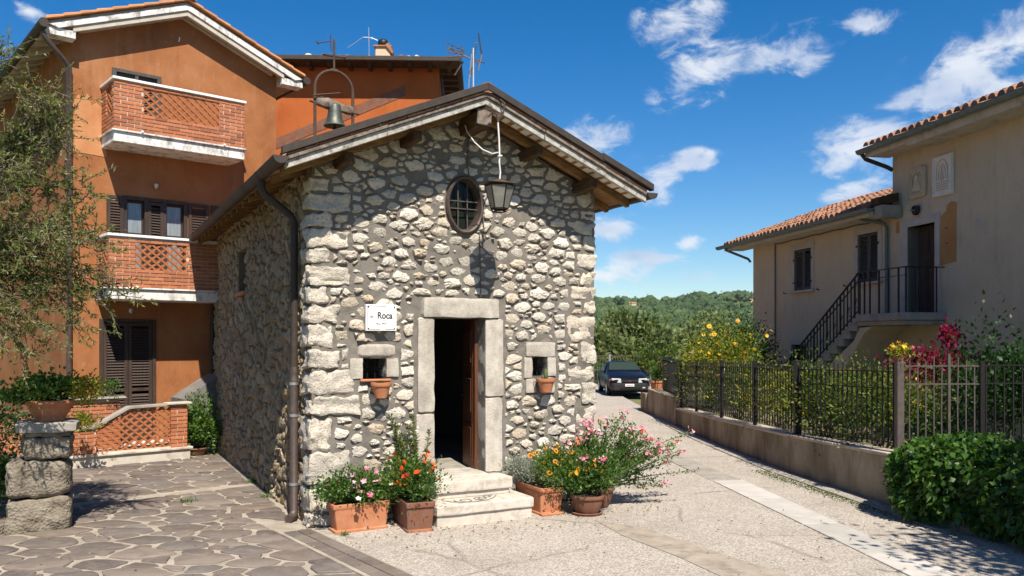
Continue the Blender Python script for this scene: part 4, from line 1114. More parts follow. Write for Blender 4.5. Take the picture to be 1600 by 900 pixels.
louvre(OH, 'shutter', .62, .93, 3.32, 5.16, -.05, 'shutter_wood'); louvre(OH, 'shutter', 1.40, 1.71, 3.32, 5.10, -.04, 'shutter_wood')
louvre(OH, 'shutter', 2.22, 2.64, 3.32, 5.16, -.05, 'shutter_wood'); louvre(OH, 'shutter', 2.70, 3.1, 3.32, 5.16, -.05, 'shutter_wood')
# ground floor double shutter door
louvre(OH, 'door_leaf', .56, 1.02, .27, 2.63, -.02, 'shutter_wood', panel=.55, rails=(1.25,)); louvre(OH, 'door_leaf', 1.03, 1.49, .27, 2.63, -.02, 'shutter_wood', panel=.55, rails=(1.25,))
O('door_casing', MB().box(.49, .555, -.035, .03, .25, 2.70).box(1.495, 1.56, -.035, .03, .25, 2.70).box(.555, 1.495, -.035, .03, 2.64, 2.70), 'shutter_wood', OH, bevel=.004)
O('door_knob', MB().lathe([(0, .0), (.03, .01), (.03, .03), (0, .045)], 10, (.60, -.05, 1.2)), 'iron', OH)
for x, z in ((1.06, 2.86), (1.55, 5.42)):
    O('wall_lamp', MB().lathe([(.02, .07), (.05, .05), (.05, 0), (.03, -.04), (0, -.05)], 10, (x, -.07, z)).box(x - .02, x + .02, -.05, 0, z + .03, z + .08), 'galvanised', OH, smooth=40)
O('hook', MB().tube([(2.02, -.02, 8.52), (2.02, -.06, 8.55), (2.02, -.06, 8.6)], .012, 6), 'white_paint', OH)
# balconies
def balcony(z, h, x0, x1, y0, hx, seed):
    bc = bpy.data.objects.new('balcony', None); COL.objects.link(bc); bc.parent = OH; bc.location = (0, 0, 0); bc.empty_display_size = .1
    O('slab', MB().box(x0 - .0, x1 + .0, y0, -.002, z - .22, z - .02), 'white_concrete', bc, bevel=.01)
    O('slab_edge', MB().box(x0 - .04, x1 + .04, y0 - .04, -.003, z - .02, z + .012), 'white_concrete', bc, bevel=.006)
    zt = z + h
    hz0, hz1 = z + .36, z + h - .08
    core = MB().box(x0 + .009, hx[0], y0 + .011, y0 + .10, z + .012, zt).box(hx[1], x1 - .012, y0 + .011, y0 + .10, z + .012, zt).box(hx[0], hx[1], y0 + .016, y0 + .10, z + .012, hz0).box(hx[0], hx[1], y0 + .016, y0 + .10, hz1, zt)
    core.box(x0 + .0092, x0 + .10, y0 + .10, -.30, z + .012, hz0).box(x0 + .0092, x0 + .10, y0 + .10, y0 + .16, hz0, zt).box(x0 + .0125, x0 + .10, -.30, -.003, z + .012, zt)
    core.box(x1 - .10, x1 - .0125, y0 + .10, -.003, z + .012, zt)
    O('parapet_core', core, 'brick_mortar', bc)
    brickwork(bc, x0 + .003, x1 - .003, z + .013, zt, y0 + .005, .05, 0, (0, 0), [(hx[0], hx[1], hz0, hz1)], seed=seed)
    # left return, seen from the side
    brickwork(bc, 0, -y0 - .06, z + .013, zt, 0, .05, -90, (x0 + .005, -.004), [(.31, -y0 - .17, hz0, hz1)], bl=.25, seed=seed + 1)
    lattice(bc, hx[0], hx[1], hz0, hz1, y0 + .02, y0 + .075)
    lattice(bc, .31, -y0 - .17, hz0, hz1, .02, .075, rot=-90, org=(x0, 0))
    O('coping', MB().box(x0 - .03, x1 + .03, y0 - .035, y0 + .13, zt, zt + .05).box(x0 - .03, x0 + .13, y0 + .13, -.004, zt, zt + .05).box(x1 - .13, x1 + .03, y0 + .13, -.004, zt, zt + .05), 'white_paint', bc, bevel=.006)
    for x in (x0 + .5, x1 - .45):
        O('drain_spout', MB().tube([(x, y0 + .1, z + .03), (x, y0 - .07, z + .025)], .02, 8), 'white_paint', bc)
    return bc
balcony(6.28, .96, .53, 3.09, -.85, (1.07, 2.56), 3)
balcony(3.28, .98, .44, 3.02, -.85, (.92, 1.89), 9)
# outdoor stair flank beside the ground floor door
O('stair_flank', MB().prism([(1.86, .42), (3.9, .42), (3.9, 2.35), (1.86, 1.10)], -.75, -.01), 'grey_concrete', OH, bevel=.006)
O('stair_foot', MB().box(1.84, 3.9, -.77, -.011, .0, .415), 'white_concrete', OH, bevel=.008)

# ------------------------------------------------------------------ terrace walls in front of the orange house
TR = E('terrace_wall', 'low brick terrace wall with a crossed clay lattice and a sloping coping', 'wall', (-8.50, 15.90, 0), 41)
TY = -1.57
O('plinth', MB().box(-.40, 1.70, TY - .02, -.005, -.05, .20), 'travertine', TR, bevel=.008)
O('plinth_coping', MB().box(-.44, 1.74, TY - .06, -.006, .20, .245), 'travertine', TR, bevel=.008)
def tcop(x): return .72 if x < .03 else min(1.06, .72 + (x - .03) * .62)
cut = [(.06, .27), (1.34, .27), (1.34, 1.02), (.60, 1.02), (.06, .69)]
core = MB().box(1.36, 1.64, TY + .015, TY + .14, .245, 1.06).box(-.34, .04, TY + .015, TY + .14, .245, .70)
O('wall_core', core, 'brick_mortar', TR)
brickwork(TR, 1.34, 1.65, .246, 1.06, TY + .005, .05, seed=31); brickwork(TR, -.36, .05, .246, .70, TY + .005, .05, seed=32)
brickwork(TR, 0, .15, .246, 1.06, -.0, .05, 90, (1.645, TY + .01), seed=33)
O('lattice_base', MB().box(.06, 1.34, TY + .01, TY + .13, .245, .27), 'brick_mortar', TR)
lattice(TR, 0, 0, 0, 0, TY + .02, TY + .09, .105, .034, cut=cut)
O('sloping_coping', MB().prism([(.02, .70), (.60, 1.02), (1.36, 1.04), (1.36, 1.085), (.585, 1.07), (-.0, .75)], TY - .03, TY + .17), 'stair_stone', TR, bevel=.006)
O('pier_cap', MB().box(1.26, 1.72, TY - .06, TY + .20, 1.062, 1.10), 'travertine', TR, bevel=.006)
O('low_cap', MB().box(-.40, .02, TY - .04, TY + .18, .702, .745), 'stair_stone', TR, bevel=.006)
T2 = E('terrace_wall', 'small inner brick wall with a rounded stone cap before the shuttered door', 'wall', (-8.50, 15.90, 0), 41)
O('wall_core', MB().box(-.62, .62, -.88, -.76, .248, 1.16), 'brick_mortar', T2)
brickwork(T2, -.62, .62, .248, 1.16, -.89, .05, seed=41); brickwork(T2, 0, .12, .248, 1.16, 0, .05, 90, (.635, -.885), seed=42)
O('rounded_cap', MB().box(-.30, .74, -.97, -.70, 1.16, 1.22), 'stair_stone', T2, bevel=.025, seg=3)
T3 = E('terrace_wall', 'low brick wall with a rubble foot left of the stone pillar', 'wall', (-8.50, 15.90, 0), 41)
O('wall_core', MB().box(-4.2, -.66, -1.0, -.86, .0, .98), 'brick_mortar', T3)
brickwork(T3, -3.2, -.66, .25, .98, -1.01, .05, bl=.24, seed=51)
O('wall_coping', MB().box(-4.2, -.64, -1.05, -.82, .98, 1.03), 'old_terracotta', T3, bevel=.01)
O('rubble_foot', rbox(-4.2, -.66, -1.30, -.95, -.05, .30, .05, 6, 9, 4, 4), 'pillar_stone', T3, smooth=35)

# ------------------------------------------------------------------ back house
BH = E('back_house', 'deep orange house rising behind the chapel roof with a dark gutter', 'house', (-8, 23, 0), 2)
O('walls', MB().box(-2.5, 5.95, 0, 9, -.1, 9.93), 'deep_orange_render', BH)
O('plaster_band', MB().prism([(.6, 7.55), (1.0, 7.75), (5.0, 9.45), (5.0, 9.15), (1.0, 7.45), (.6, 7.25)], -.012, -.002), 'old_terracotta', BH)
O('soffit', MB().box(-3, 6.5, -.55, 9.5, 9.93, 9.97), 'old_wood', BH)
for i in range(17):
    O('rafter_tail', MB().box(-2.6 + .55 * i, -2.5 + .55 * i, -.5, .0, 9.82, 9.93), 'old_wood', BH)
for i in range(17):
    O('rafter_tail', MB().box(5.95, 6.45, .1 + .55 * i, .2 + .55 * i, 9.82, 9.93), 'old_wood', BH)
O('gutter', MB().box(-3.0, 6.56, -.64, -.55, 9.92, 10.06).box(6.50, 6.60, -.55, 9.6, 9.92, 10.06), 'dark_metal', BH, bevel=.02)
rf = MB().add([(-3, -.55, 9.98), (6.5, -.55, 9.98), (6.5, 9.5, 9.98), (-3, 9.5, 9.98), (1.2, 4.4, 11.3), (2.4, 4.4, 11.3)], [(0, 1, 5, 4), (1, 2, 5), (2, 3, 4, 5), (3, 0, 4)])
O('roof', rf, 'roof_clay', BH)
rt = random.Random(4)
for i in range(44):
    x = -2.9 + .212 * i
    V = []
    dz_ = rt.uniform(-.06, .025)
    for (y, r_, zz) in ((-.57, .085, 10.0 + dz_), (.10, .07, 10.17 + dz_)):
        for k in range(7): an = math.pi * k / 6; V.append((x + r_ * math.cos(an), y, zz + r_ * math.sin(an) + .02 * rt.random()))
    mb = MB().add(V, [(k, k + 1, 8 + k, 7 + k) for k in range(6)]); mb.add(V[:7], [tuple(range(7))])
    O('roof_tile', mb, 'soffit_white' if rt.random() < .22 else 'roof_clay', BH)
cm = O('chimney', MB().box(4.02, 4.46, 1.1, 1.6, 9.9, 10.90), 'plaque_stone', BH, bevel=.01)
O('chimney_cap', MB().box(3.97, 4.50, 1.05, 1.65, 10.90, 10.95).prism([(4.30, 10.95), (4.52, 10.68), (4.55, 10.75), (4.42, 11.03)], 1.04, 1.66), 'roof_clay', cm, bevel=.01)
O('chimney_cowl', MB().lathe([(.10, 10.95), (.15, 11.0), (.165, 11.09), (.14, 11.17), (.09, 11.21), (0, 11.22)], 12, (4.22, 1.35, 0)), 'iron', cm, smooth=40)
O('side_pipe', MB().tube([(5.99, .3, 9.85), (6.05, .25, 9.3), (6.02, .3, 8.6), (6.0, .3, 4)], .04, 8), 'brown_metal', BH, smooth=40)
# ------------------------------------------------------------------ beige house on the right
RH = E('beige_house', 'beige rendered house with dark shutters, outdoor stair and carved wall plaques', 'house', (7.556, 25.8, 0), -79.86)
DW = (7.47, 8.37, 2.86, 4.80); WN1 = (2.52, 3.40, 3.66, 4.80); WN2 = (5.56, 6.37, 3.68, 4.86); LWN = (2.35, 3.2, 1.45, 2.15)
MR = lambda a, o, b: (a, -o, b)
O('facade', wall_sheet([(0, -.1), (14, -.1), (14, 6.52), (6.92, 6.52), (6.92, 5.30), (0, 5.30)], [rect(*DW), rect(*WN1), rect(*WN2), rect(*LWN)], MR, .004, .35, .35), 'beige_render', RH, fix=False)
O('outer_walls', MB().box(0.001, .3, .012, 6.3, -.1, 5.28).box(.31, 6.9, 6.0, 6.3, -.1, 5.28).box(6.921, 7.2, .36, 8, -.1, 6.5).box(7.21, 14, 7.7, 8, -.1, 6.5), 'beige_render', RH)
O('gable_end', MB().prism([(.013, 5.29), (6.28, 5.29), (3.2, 6.72)], .002, .29, 'x'), 'beige_render', RH)
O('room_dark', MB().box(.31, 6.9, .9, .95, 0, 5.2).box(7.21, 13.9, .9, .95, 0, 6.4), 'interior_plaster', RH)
# lower roof: pan and cover tiles, each cover tile its own piece along the eave rows
PIT = .36
def zr(y): return 5.27 + PIT * (y + .62)
O('roof_deck', MB().prism([(-.62, 5.22), (3.2, zr(3.2) - .06), (3.2, zr(3.2)), (-.62, 5.27)], -.75, 6.918, 'x').prism([(3.2, zr(3.2) - .06), (6.9, 5.25), (6.9, 5.31), (3.2, zr(3.2))], -.75, 6.918, 'x'), 'roof_clay', RH)
def tile_mesh(l, r0, r1):
    V = []; nn = 7; 
    for (y, r_, z) in ((0, r1, .0), (l, r0, PIT * l - .012)):
        for k in range(nn + 1): an = math.pi * k / nn; V.append((r_ * math.cos(an), y, z + r_ * math.sin(an)))
    mb = MB().add(V, [(k, k + 1, nn + 2 + k, nn + 1 + k) for k in range(nn)]); mb.add(V[:nn + 1], [tuple(range(nn + 1))])
    me = mb.mesh('roof_tile'); me.shade_smooth(); me.set_sharp_from_angle(angle=R(50)); me.materials.append(MATS['roof_clay']); return me
TM = tile_mesh(.48, .075, .095); rows_ = MB(); rt = random.Random(8); cnt = 0
for r_ in range(9):
    for i in range(34):
        x = -.66 + .226 * i
        if x > (7.15 if r_ < 1 else 6.85): continue
        y = -.66 + .42 * r_; z = zr(y) + .045
        if y > 3.0: continue
        inst('roof_tile', TM, RH, (x + rt.uniform(-.012, .012), y + rt.uniform(-.02, .02), z + rt.uniform(-.006, .01)), (rt.uniform(-.02, .02), rt.uniform(-.05, .05), rt.uniform(-.04, .04)))
# tall part roof
def zt_(y): return 6.68 + .40 * (y + .62)
O('roof_deck', MB().prism([(-.62, 6.62), (4, zt_(4) - .06), (4, zt_(4)), (-.62, 6.68)], 6.85, 14.3, 'x'), 'roof_clay', RH)
for r_ in range(3):
    for i in range(35):
        x = 6.92 + .226 * i
        inst('roof_tile', TM, RH, (x + rt.uniform(-.012, .012), -.68 + .42 * r_, zt_(-.66 + .42 * r_) + .05 + rt.uniform(-.006, .01)), (-.02, rt.uniform(-.05, .05), rt.uniform(-.04, .04)))
# eaves: soffit slabs, fascia boards and gutters
O('soffit', MB().box(-.72, 7.02, -.60, -.002, 5.13, 5.215).box(6.80, 8.3, -.60, -.002, 6.50, 6.60).box(8.302, 14.2, -.62, -.002, 6.42, 6.598), 'soffit_plaster', RH, bevel=.006)
O('eave_block', MB().box(7.03, 7.30, -.55, -.027, 5.05, 5.33), 'stair_stone', RH, bevel=.008)
O('roof_edge_board', MB().prism([(-.60, 5.34), (-.1, 5.42), (-.1, 5.62), (-.60, 5.50)], 7.0, 7.28, 'x'), 'old_wood', RH)
for x0 in [6.82 + .9 * i for i in range(8)]:
    O('fascia_board', MB().box(x0, x0 + .885, -.635, -.60, 6.47, 6.60), 'soffit_plaster', RH, bevel=.004)
for x0 in [-.72 + 1.1 * i for i in range(7)]:
    O('fascia_board', MB().box(x0, x0 + 1.085, -.635, -.60, 5.11, 5.215), 'soffit_plaster', RH, bevel=.004)
def gutter(x0, x1, y, z):
    V = []; F = []; nn = 10
    for x in (x0, x1):
        for rad in (.09, .082):
            for k in range(nn + 1): an = math.pi + math.pi * k / nn; V.append((x, y + rad * math.cos(an), z + .05 + rad * 1.1 * math.sin(an)))
    m = 2 * (nn + 1)
    for k in range(nn): F += [(k, k + 1, m + k + 1, m + k), (nn + 1 + k, m + nn + 1 + k, m + nn + 2 + k, nn + 2 + k)]
    F += [tuple(range(nn + 1)), tuple(range(m, m + nn + 1))]
    g = O('gutter', MB().add(V, F), 'verdigris_metal', RH, smooth=40)
    for i in range(int((x1 - x0) / 1.9)):
        xx = x0 + 1.4 + 1.9 * i
        V = [(xa, y + .094 * math.cos(math.pi + math.pi * k / nn), z + .05 + .104 * math.sin(math.pi + math.pi * k / nn)) for xa in (xx, xx + .05) for k in range(nn + 1)]
        O('gutter_joint', MB().add(V, [(k, k + 1, nn + 2 + k, nn + 1 + k) for k in range(nn)]), 'verdigris_metal', g, smooth=40)
gutter(-1.0, 7.15, -.73, 5.22); gutter(6.72, 14.4, -.73, 6.60)
O('downpipe', MB().tube([(-.55, -.70, 5.22), (-.5, -.66, 5.12), (-.1, -.12, 4.82), (-.06, -.06, 4.72)], .04, 8), 'verdigris_metal', RH, smooth=40)
O('downpipe', MB().tube([(6.35, -.70, 5.24), (6.45, -.4, 5.10), (6.72, -.10, 5.0), (6.78, -.06, 4.9), (6.78, -.06, 1.6)], .042, 8), 'verdigris_metal', RH, smooth=40)
O('downpipe', MB().tube([(6.8, -.70, 6.56), (6.8, -.6, 6.45), (6.85, -.1, 6.28), (6.90, .02, 6.2)], .05, 8), 'dark_metal', RH, smooth=40)
O('thin_pipe', MB().tube([(1.45, -.03, 5.18), (1.45, -.03, 1.3)], .018, 6), 'grey_iron', RH)
O('wall_wire', MB().tube([(1.45, -.02, 5.12)] + [(1.45 + .5 * i, -.025, 5.12 - .03 * (i % 2)) for i in range(1, 11)] + [(6.75, -.05, 5.0)], .010, 5), 'iron', RH)
# shuttered windows with pale surrounds
for (x0, x1, z0, z1) in (WN1, WN2):
    w = O('window_surround', MB().box(x0 - .16, x0, -.012, .10, z0 - .05, z1 + .18).box(x1, x1 + .16, -.012, .10, z0 - .05, z1 + .18).box(x0, x1, -.012, .10, z1, z1 + .18), 'pale_trim', RH)
    O('window_sill', MB().box(x0 - .20, x1 + .20, -.09, .12, z0 - .06, z0), 'pale_trim', RH, bevel=.006)
    m = (x0 + x1) / 2
    louvre(RH, 'shutter', x0 + .005, m - .004, z0 + .01, z1 - .01, .03, 'grey_shutter_wood', .045, .062, frame=.06); louvre(RH, 'shutter', m + .004, x1 - .005, z0 + .01, z1 - .01, .03, 'grey_shutter_wood', .045, .062, frame=.06)
    for x in (x0 - .5, x1 + .42):
        O('shutter_hook', MB().tube([(x, 0, z0 - .04), (x, -.08, z0 - .03), (x + .04, -.09, z0 + .0)], .014, 5), 'iron', RH)
    for x, sgn in ((x0, -1), (x1, 1)):
        for z in (z0 + .2, z1 - .3): O('hinge', MB().box(min(x, x + sgn * .05), max(x, x + sgn * .05), -.03, .03, z, z + .05), 'iron', RH)
O('low_window_frame', MB().box(LWN[0] - .08, LWN[1] + .08, -.012, .1, LWN[3], LWN[3] + .10).box(LWN[0] - .08, LWN[0], -.012, .1, LWN[2], LWN[3]).box(LWN[1], LWN[1] + .08, -.012, .1, LWN[2], LWN[3]), 'pale_trim', RH)
O('low_window_pane', MB().box(LWN[0], LWN[1], .12, .13, LWN[2], LWN[3]), 'window_glass', RH)
# door
O('door_surround', MB().box(7.20, 7.47, -.025, .24, 2.86, 4.80).box(8.37, 8.52, -.025, .24, 2.86, 4.80).box(7.20, 8.52, -.025, .24, 4.80, 4.99), 'pale_trim', RH)
for x0, x1 in ((7.475, 7.92), (7.925, 8.365)):
    d = O('door_leaf', MB().box(x0, x1, .24, .29, 2.865, 4.795), 'shutter_wood', RH, bevel=.004)
    for z0, z1 in ((2.95, 3.5), (3.58, 4.12), (4.2, 4.7)):
        O('door_panel', MB().box(x0 + .07, x1 - .07, .222, .24, z0, z1).box(x0 + .12, x1 - .12, .210, .222, z0 + .05, z1 - .05), 'shutter_wood', d, bevel=.005)
O('door_knob', MB().lathe([(0, 0), (.03, .01), (.03, .03), (0, .04)], 10, (7.96, .2, 3.8)), 'bronze', RH)
O('ochre_patch', MB().prism([(8.53, 3.86), (9.0, 3.90), (9.01, 5.12), (8.86, 5.16), (8.74, 5.10), (8.70, 4.98), (8.55, 4.90)], -.012, -.001), 'ochre_patch', RH)
O('ochre_patch', MB().prism([(7.05, 4.72), (7.16, 4.72), (7.16, 4.98), (7.06, 4.96)], -.012, -.001), 'ochre_patch', RH)
O('patched_plaster', MB().prism([(6.95, 5.4), (7.52, 5.42), (7.52, 6.1), (6.95, 6.08)], -.010, -.001), 'beige_render', RH)
for x, z, r_ in ((9.6, 4.62, .1), (9.75, 4.55, .07), (10.1, 4.66, .03), (11.0, 4.6, .12), (8.6, 4.5, .02)):
    O('filler_spot', MB().add([(x + r_ * rt.uniform(.6, 1.1) * math.cos(k * .785), -.008, z + r_ * rt.uniform(.6, 1.2) * math.sin(k * .785)) for k in range(8)], [tuple(range(8))]), 'pale_trim', RH)
for x, z in ((9.7, 1.95), (9.78, 1.85), (10.6, 1.9), (8.72, 4.62), (8.74, 4.3)):
    O('wall_hole', MB().lathe([(.0, 0), (.03, 0), (.035, .01)], 8, (x, -.012, z)), 'soil', RH)
# ---- outdoor staircase and landing
ST = bpy.data.objects.new('staircase', None); COL.objects.link(ST); ST.parent = RH; ST.empty_display_size = .1
XL, ZL, RUN, RISE = 7.0, 2.86, .272, .176; SY = -.95
O('landing', MB().box(XL, 8.72, SY - .05, -.003, ZL - .16, ZL), 'stair_stone', ST, bevel=.012)
O('landing_edge', MB().box(XL - .02, 8.66, SY, -.004, ZL - .26, ZL - .16), 'stair_stone', ST, bevel=.012)
V = []; n = 10; F = []
for k in range(n + 1):
    t = k / n; x0 = 7.6 + .9 * t; zz = ZL - .26 - .9 * (1 - math.sqrt(max(0, 1 - (1 - t) ** 2)))
    V += [(x0, SY * (.05 + .85 * t), zz), (x0, -.002, zz - .25 * (1 - t))]
cor = [(6.35, .9), (6.75, 1.25), (7.0, 1.75), (7.12, 2.2), (7.35, 2.45), (7.9, 2.58), (8.5, 2.60), (6.3, 2.60)]
NST = 13
top = []
for i in range(NST):
    x = XL - RUN * i; z = ZL - RISE * (i + 1)
    O('step', MB().box(x - RUN - .03, x, SY - .02, -.004, z - .05, z), 'stair_stone', ST, bevel=.01)
    O('riser', MB().box(x - RUN, x - .002, SY, -.005, z - .2, z - .05), 'stair_stone', ST)
xe = XL - RUN * NST; ze = ZL - RISE * NST
O('stringer', MB().prism([(xe, ze - .22), (XL - .2, ZL - RISE - .42), (XL, ZL - .30), (XL + .55, ZL - .27), (XL + .2, ZL - .42), (XL - .1, ZL - .75), (XL - .45, ZL - 1.15), (XL - 1.1, ZL - 1.65), (XL - 2.2, .4), (XL - 2.2, .0), (xe, 0)], SY + .04, -.006), 'beige_render', ST, bevel=.01)
# railing
RL = bpy.data.objects.new('stair_railing', None); COL.objects.link(RL); RL.parent = RH; RL.empty_display_size = .1
sl = RISE / RUN; yr = SY + .04
def zs(x): return ZL + sl * (x - XL) if x < XL else ZL
x_b = xe - .15
O('handrail', MB().bar((x_b, yr, zs(x_b) + .92), (XL, yr, ZL + .95), .045, .022).bar((XL, yr, ZL + .95), (8.66, yr, ZL + .95), .045, .022).bar((8.66, yr, ZL + .95), (8.66, -.02, ZL + .95), .045, .022), 'iron', RL)
O('lower_rail', MB().bar((x_b, yr, zs(x_b) + .10), (XL, yr, ZL + .10), .03, .014).bar((x_b, yr, zs(x_b) + .76), (XL, yr, ZL + .78), .03, .014).bar((XL, yr, ZL + .78), (8.66, yr, ZL + .78), .03, .014), 'iron', RL)
i = 0; x = x_b + .05
while x < XL:
    zz = zs(x)
    O('baluster', MB().bar((x, yr, zz + .02), (x, yr, zz + .92), .024 if i % 4 else .034, .024 if i % 4 else .034, (1, 0, 0)), 'iron', RL)
    if i % 2 == 0:
        c = []
        for k in range(14): t = k / 13 * 4.4; r_ = .055 * (1 - k / 16); c.append((x + .07 + r_ * math.cos(t + 1), yr, zz + .42 + r_ * math.sin(t + 1)))
        for k in range(10): t = k / 9 * 3.8; r_ = .05 * (1 - k / 12); c.insert(0, (x + .06 - r_ * math.cos(t - .6), yr, zz + .28 - r_ * math.sin(t - .6)))
        O('scroll', MB().tube(c, .007, 5), 'iron', RL)
    x += .145; i += 1
for x in (7.04, 7.22, 7.42, 7.75, 8.08, 8.42, 8.66):
    O('baluster', MB().bar((x, yr, ZL), (x, yr, ZL + .94), .03, .03, (1, 0, 0)), 'iron', RL)
for y in (-.7, -.45, -.2):
    O('baluster', MB().bar((8.66, y, ZL), (8.66, y, ZL + .94), .024, .024, (1, 0, 0)), 'iron', RL)

# ---- things on that wall
def RW(x, y, z=0):
    a = R(-79.86); return Vector((7.556 + x * math.cos(a) - y * math.sin(a), 25.8 + x * math.sin(a) + y * math.cos(a), z))
wl = E('wall_lamp', 'round black bulkhead lamp above the dark door of the beige house', 'lamp', RW(7.82, -.002, 5.13), -79.86)
O('lamp_body', MB().lathe([(.03, .11), (.10, .09), (.115, .02), (.10, -.06), (.06, -.10), (0, -.11)], 16, (0, -.07, 0), 1, .6), 'iron', wl, smooth=40)
O('lamp_glass', MB().lathe([(0, .0), (.05, .004), (.07, .02)], 14, (0, -.145, -.02)), 'curtain_glass', wl)
p1 = E('carved_plaque', 'small ochre carved relief plaque under the eave, left of the white one', 'plaque', RW(7.86, -.003, 5.73), -79.86)
O('slab', rbox(-.25, .25, -.07, 0, -.33, .33, .01, 14, 6, 2), 'plaque_stone', p1, smooth=32)
O('border', MB().box(-.22, -.18, -.09, -.07, -.29, .29).box(.18, .22, -.09, -.07, -.29, .29).box(-.18, .18, -.09, -.07, .25, .29).box(-.18, .18, -.09, -.07, -.29, -.25), 'plaque_stone', p1, bevel=.008)
rel = MB(); rel.lathe([(.0, .13), (.05, .11), (.065, .05), (.05, 0), (.03, -.03)], 12, (0, -.085, .06), 1, .5); rel.lathe([(.04, .04), (.10, -.02), (.13, -.12), (.12, -.2)], 12, (0, -.08, 0), 1, .35)
rel.tube([(-.14, -.085, -.1), (-.15, -.085, .1), (-.08, -.085, .2), (0, -.085, .22), (.08, -.085, .2), (.15, -.085, .1), (.14, -.085, -.1)], .016, 6)
O('carved_relief', rel, 'plaque_stone', p1, smooth=40)
p2 = E('carved_plaque', 'tall white marble relief plaque under the eave, right of the ochre one', 'plaque', RW(8.64, -.003, 5.74), -79.86)
O('slab', MB().box(-.31, .31, -.05, 0, -.43, .43), 'plaque_marble', p2, bevel=.008)
O('border', MB().box(-.29, -.25, -.066, -.05, -.41, .41).box(.25, .29, -.066, -.05, -.41, .41).box(-.25, .25, -.066, -.05, .37, .41).box(-.25, .25, -.066, -.05, -.41, -.37), 'plaque_marble', p2, bevel=.006)
rel = MB()
rel.tube([(-.17, -.055, -.1)] + [(.17 * math.cos(t), -.055, .08 + .25 * math.sin(t)) for t in np.linspace(math.pi, 0, 12)] + [(.17, -.055, -.1)], .011, 6)
rel.tube([(-.11, -.055, -.08)] + [(.10 * math.cos(t), -.055, .06 + .17 * math.sin(t)) for t in np.linspace(math.pi, 0, 10)] + [(.11, -.055, -.08)], .009, 6)
rel.lathe([(0, .2), (.025, .17), (.03, .13), (.02, .1), (.04, .06), (.055, -.04), (.06, -.10)], 10, (0, -.052, .0), 1, .5)
for i in range(4): rel.box(-.2 + .012 * i, .2 - .012 * i, -.062, -.05, -.16 - .05 * i, -.135 - .05 * i)
O('carved_relief', rel, 'plaque_stone', p2, smooth=40)
# ------------------------------------------------------------------ garden wall and fence along the lane
def wt(y): return .73 - (y - 11.38) * .0238           # top of the garden wall
GW = E('garden_wall', 'long low stained plaster wall with a stone coping along the lane', 'wall', (5.22, 11.38, 0), 0)
def G(x, y, z): return (x - 5.22, y - 11.38, z)
bl = BL[1:6]
for i in range(len(bl) - 1):
    (xa, ya), (xb, yb) = bl[i], bl[i + 1]
    t = .28; g_ = .004
    d = Vector((xb - xa, yb - ya)).normalized() * g_
    pa = (xa + d.x, ya + d.y); pb_ = (xb - d.x, yb - d.y)
    O('wall_bay', MB().hexa([G(pa[0], pa[1], -.1), G(pa[0] + t, pa[1], -.1), G(pb_[0] + t, pb_[1], -.1), G(pb_[0], pb_[1], -.1), G(pa[0], pa[1], wt(ya) - .05), G(pa[0] + t, pa[1], wt(ya) - .05), G(pb_[0] + t, pb_[1], wt(yb) - .05), G(pb_[0], pb_[1], wt(yb) - .05)]), 'garden_wall_plaster', GW)
    n = max(1, int((yb - ya) / 1.3))
    for j in range(n):
        f0 = j / n; f1 = (j + 1) / n - .004
        x0 = xa + (xb - xa) * f0; x1 = xa + (xb - xa) * f1; y0 = ya + (yb - ya) * f0; y1 = ya + (yb - ya) * f1
        O('coping_slab', MB().hexa([G(x0 - .04, y0, wt(y0) - .048), G(x0 + t + .05, y0, wt(y0) - .048), G(x1 + t + .05, y1, wt(y1) - .048), G(x1 - .04, y1, wt(y1) - .048), G(x0 - .04, y0, wt(y0)), G(x0 + t + .05, y0, wt(y0)), G(x1 + t + .05, y1, wt(y1)), G(x1 - .04, y1, wt(y1))]), 'wall_coping', GW, bevel=.008)
O('raised_end', MB().hexa([G(4.36, 21.92, -.1), G(4.7, 21.92, -.1), G(4.62, 25.9, -.1), G(4.28, 25.9, -.1), G(4.36, 21.92, .72), G(4.7, 21.92, .72), G(4.62, 25.9, .74), G(4.28, 25.9, .74)]), 'garden_wall_plaster', GW, bevel=.01)
O('end_block', MB().hexa([G(4.20, 25.9, -.1), G(4.9, 25.9, -.1), G(4.9, 26.9, -.1), G(4.20, 26.9, -.1), G(4.20, 25.9, .58), G(4.9, 25.9, .58), G(4.9, 26.9, .58), G(4.20, 26.9, .58)]), 'garden_wall_plaster', GW, bevel=.012)
sheet('garden_bed', [(xa + .27, ya) for xa, ya in bl] + [(4.6, 26.5), (7.3, 26.5), (8.2, 21), (10.5, 10.2), (5.8, 10.2)], .42, 'garden_earth', .5, .04)
FN = E('iron_fence', 'black iron railing of thin upright bars along the low garden wall', 'fence', (5.22, 11.38, 0), 0)
posts = [(5.36, 11.40), (4.92, 14.2), (4.78, 16.2), (4.63, 18.2), (4.55, 20.3), (4.51, 21.95)]
FT = 1.24
rz = (FT - .12, FT - .36, .12)
for i, (x, y) in enumerate(posts):
    z = wt(y)
    if i == 0:
        O('post', MB().box(*[v for v in (x - .05 - 5.22, x + .05 - 5.22)], y - .05 - 11.38, y + .05 - 11.38, z - .02, z + FT + .02), 'grey_iron', FN, bevel=.008, label='thick grey post at the near corner of the fence')
    else:
        w = .055 if i == 1 else .035
        O('post', MB().box(x - w - 5.22, x + w - 5.22, y - w - 11.38, y + w - 11.38, z - .02, z + FT + .03), 'iron', FN, bevel=.004)
nb = 0
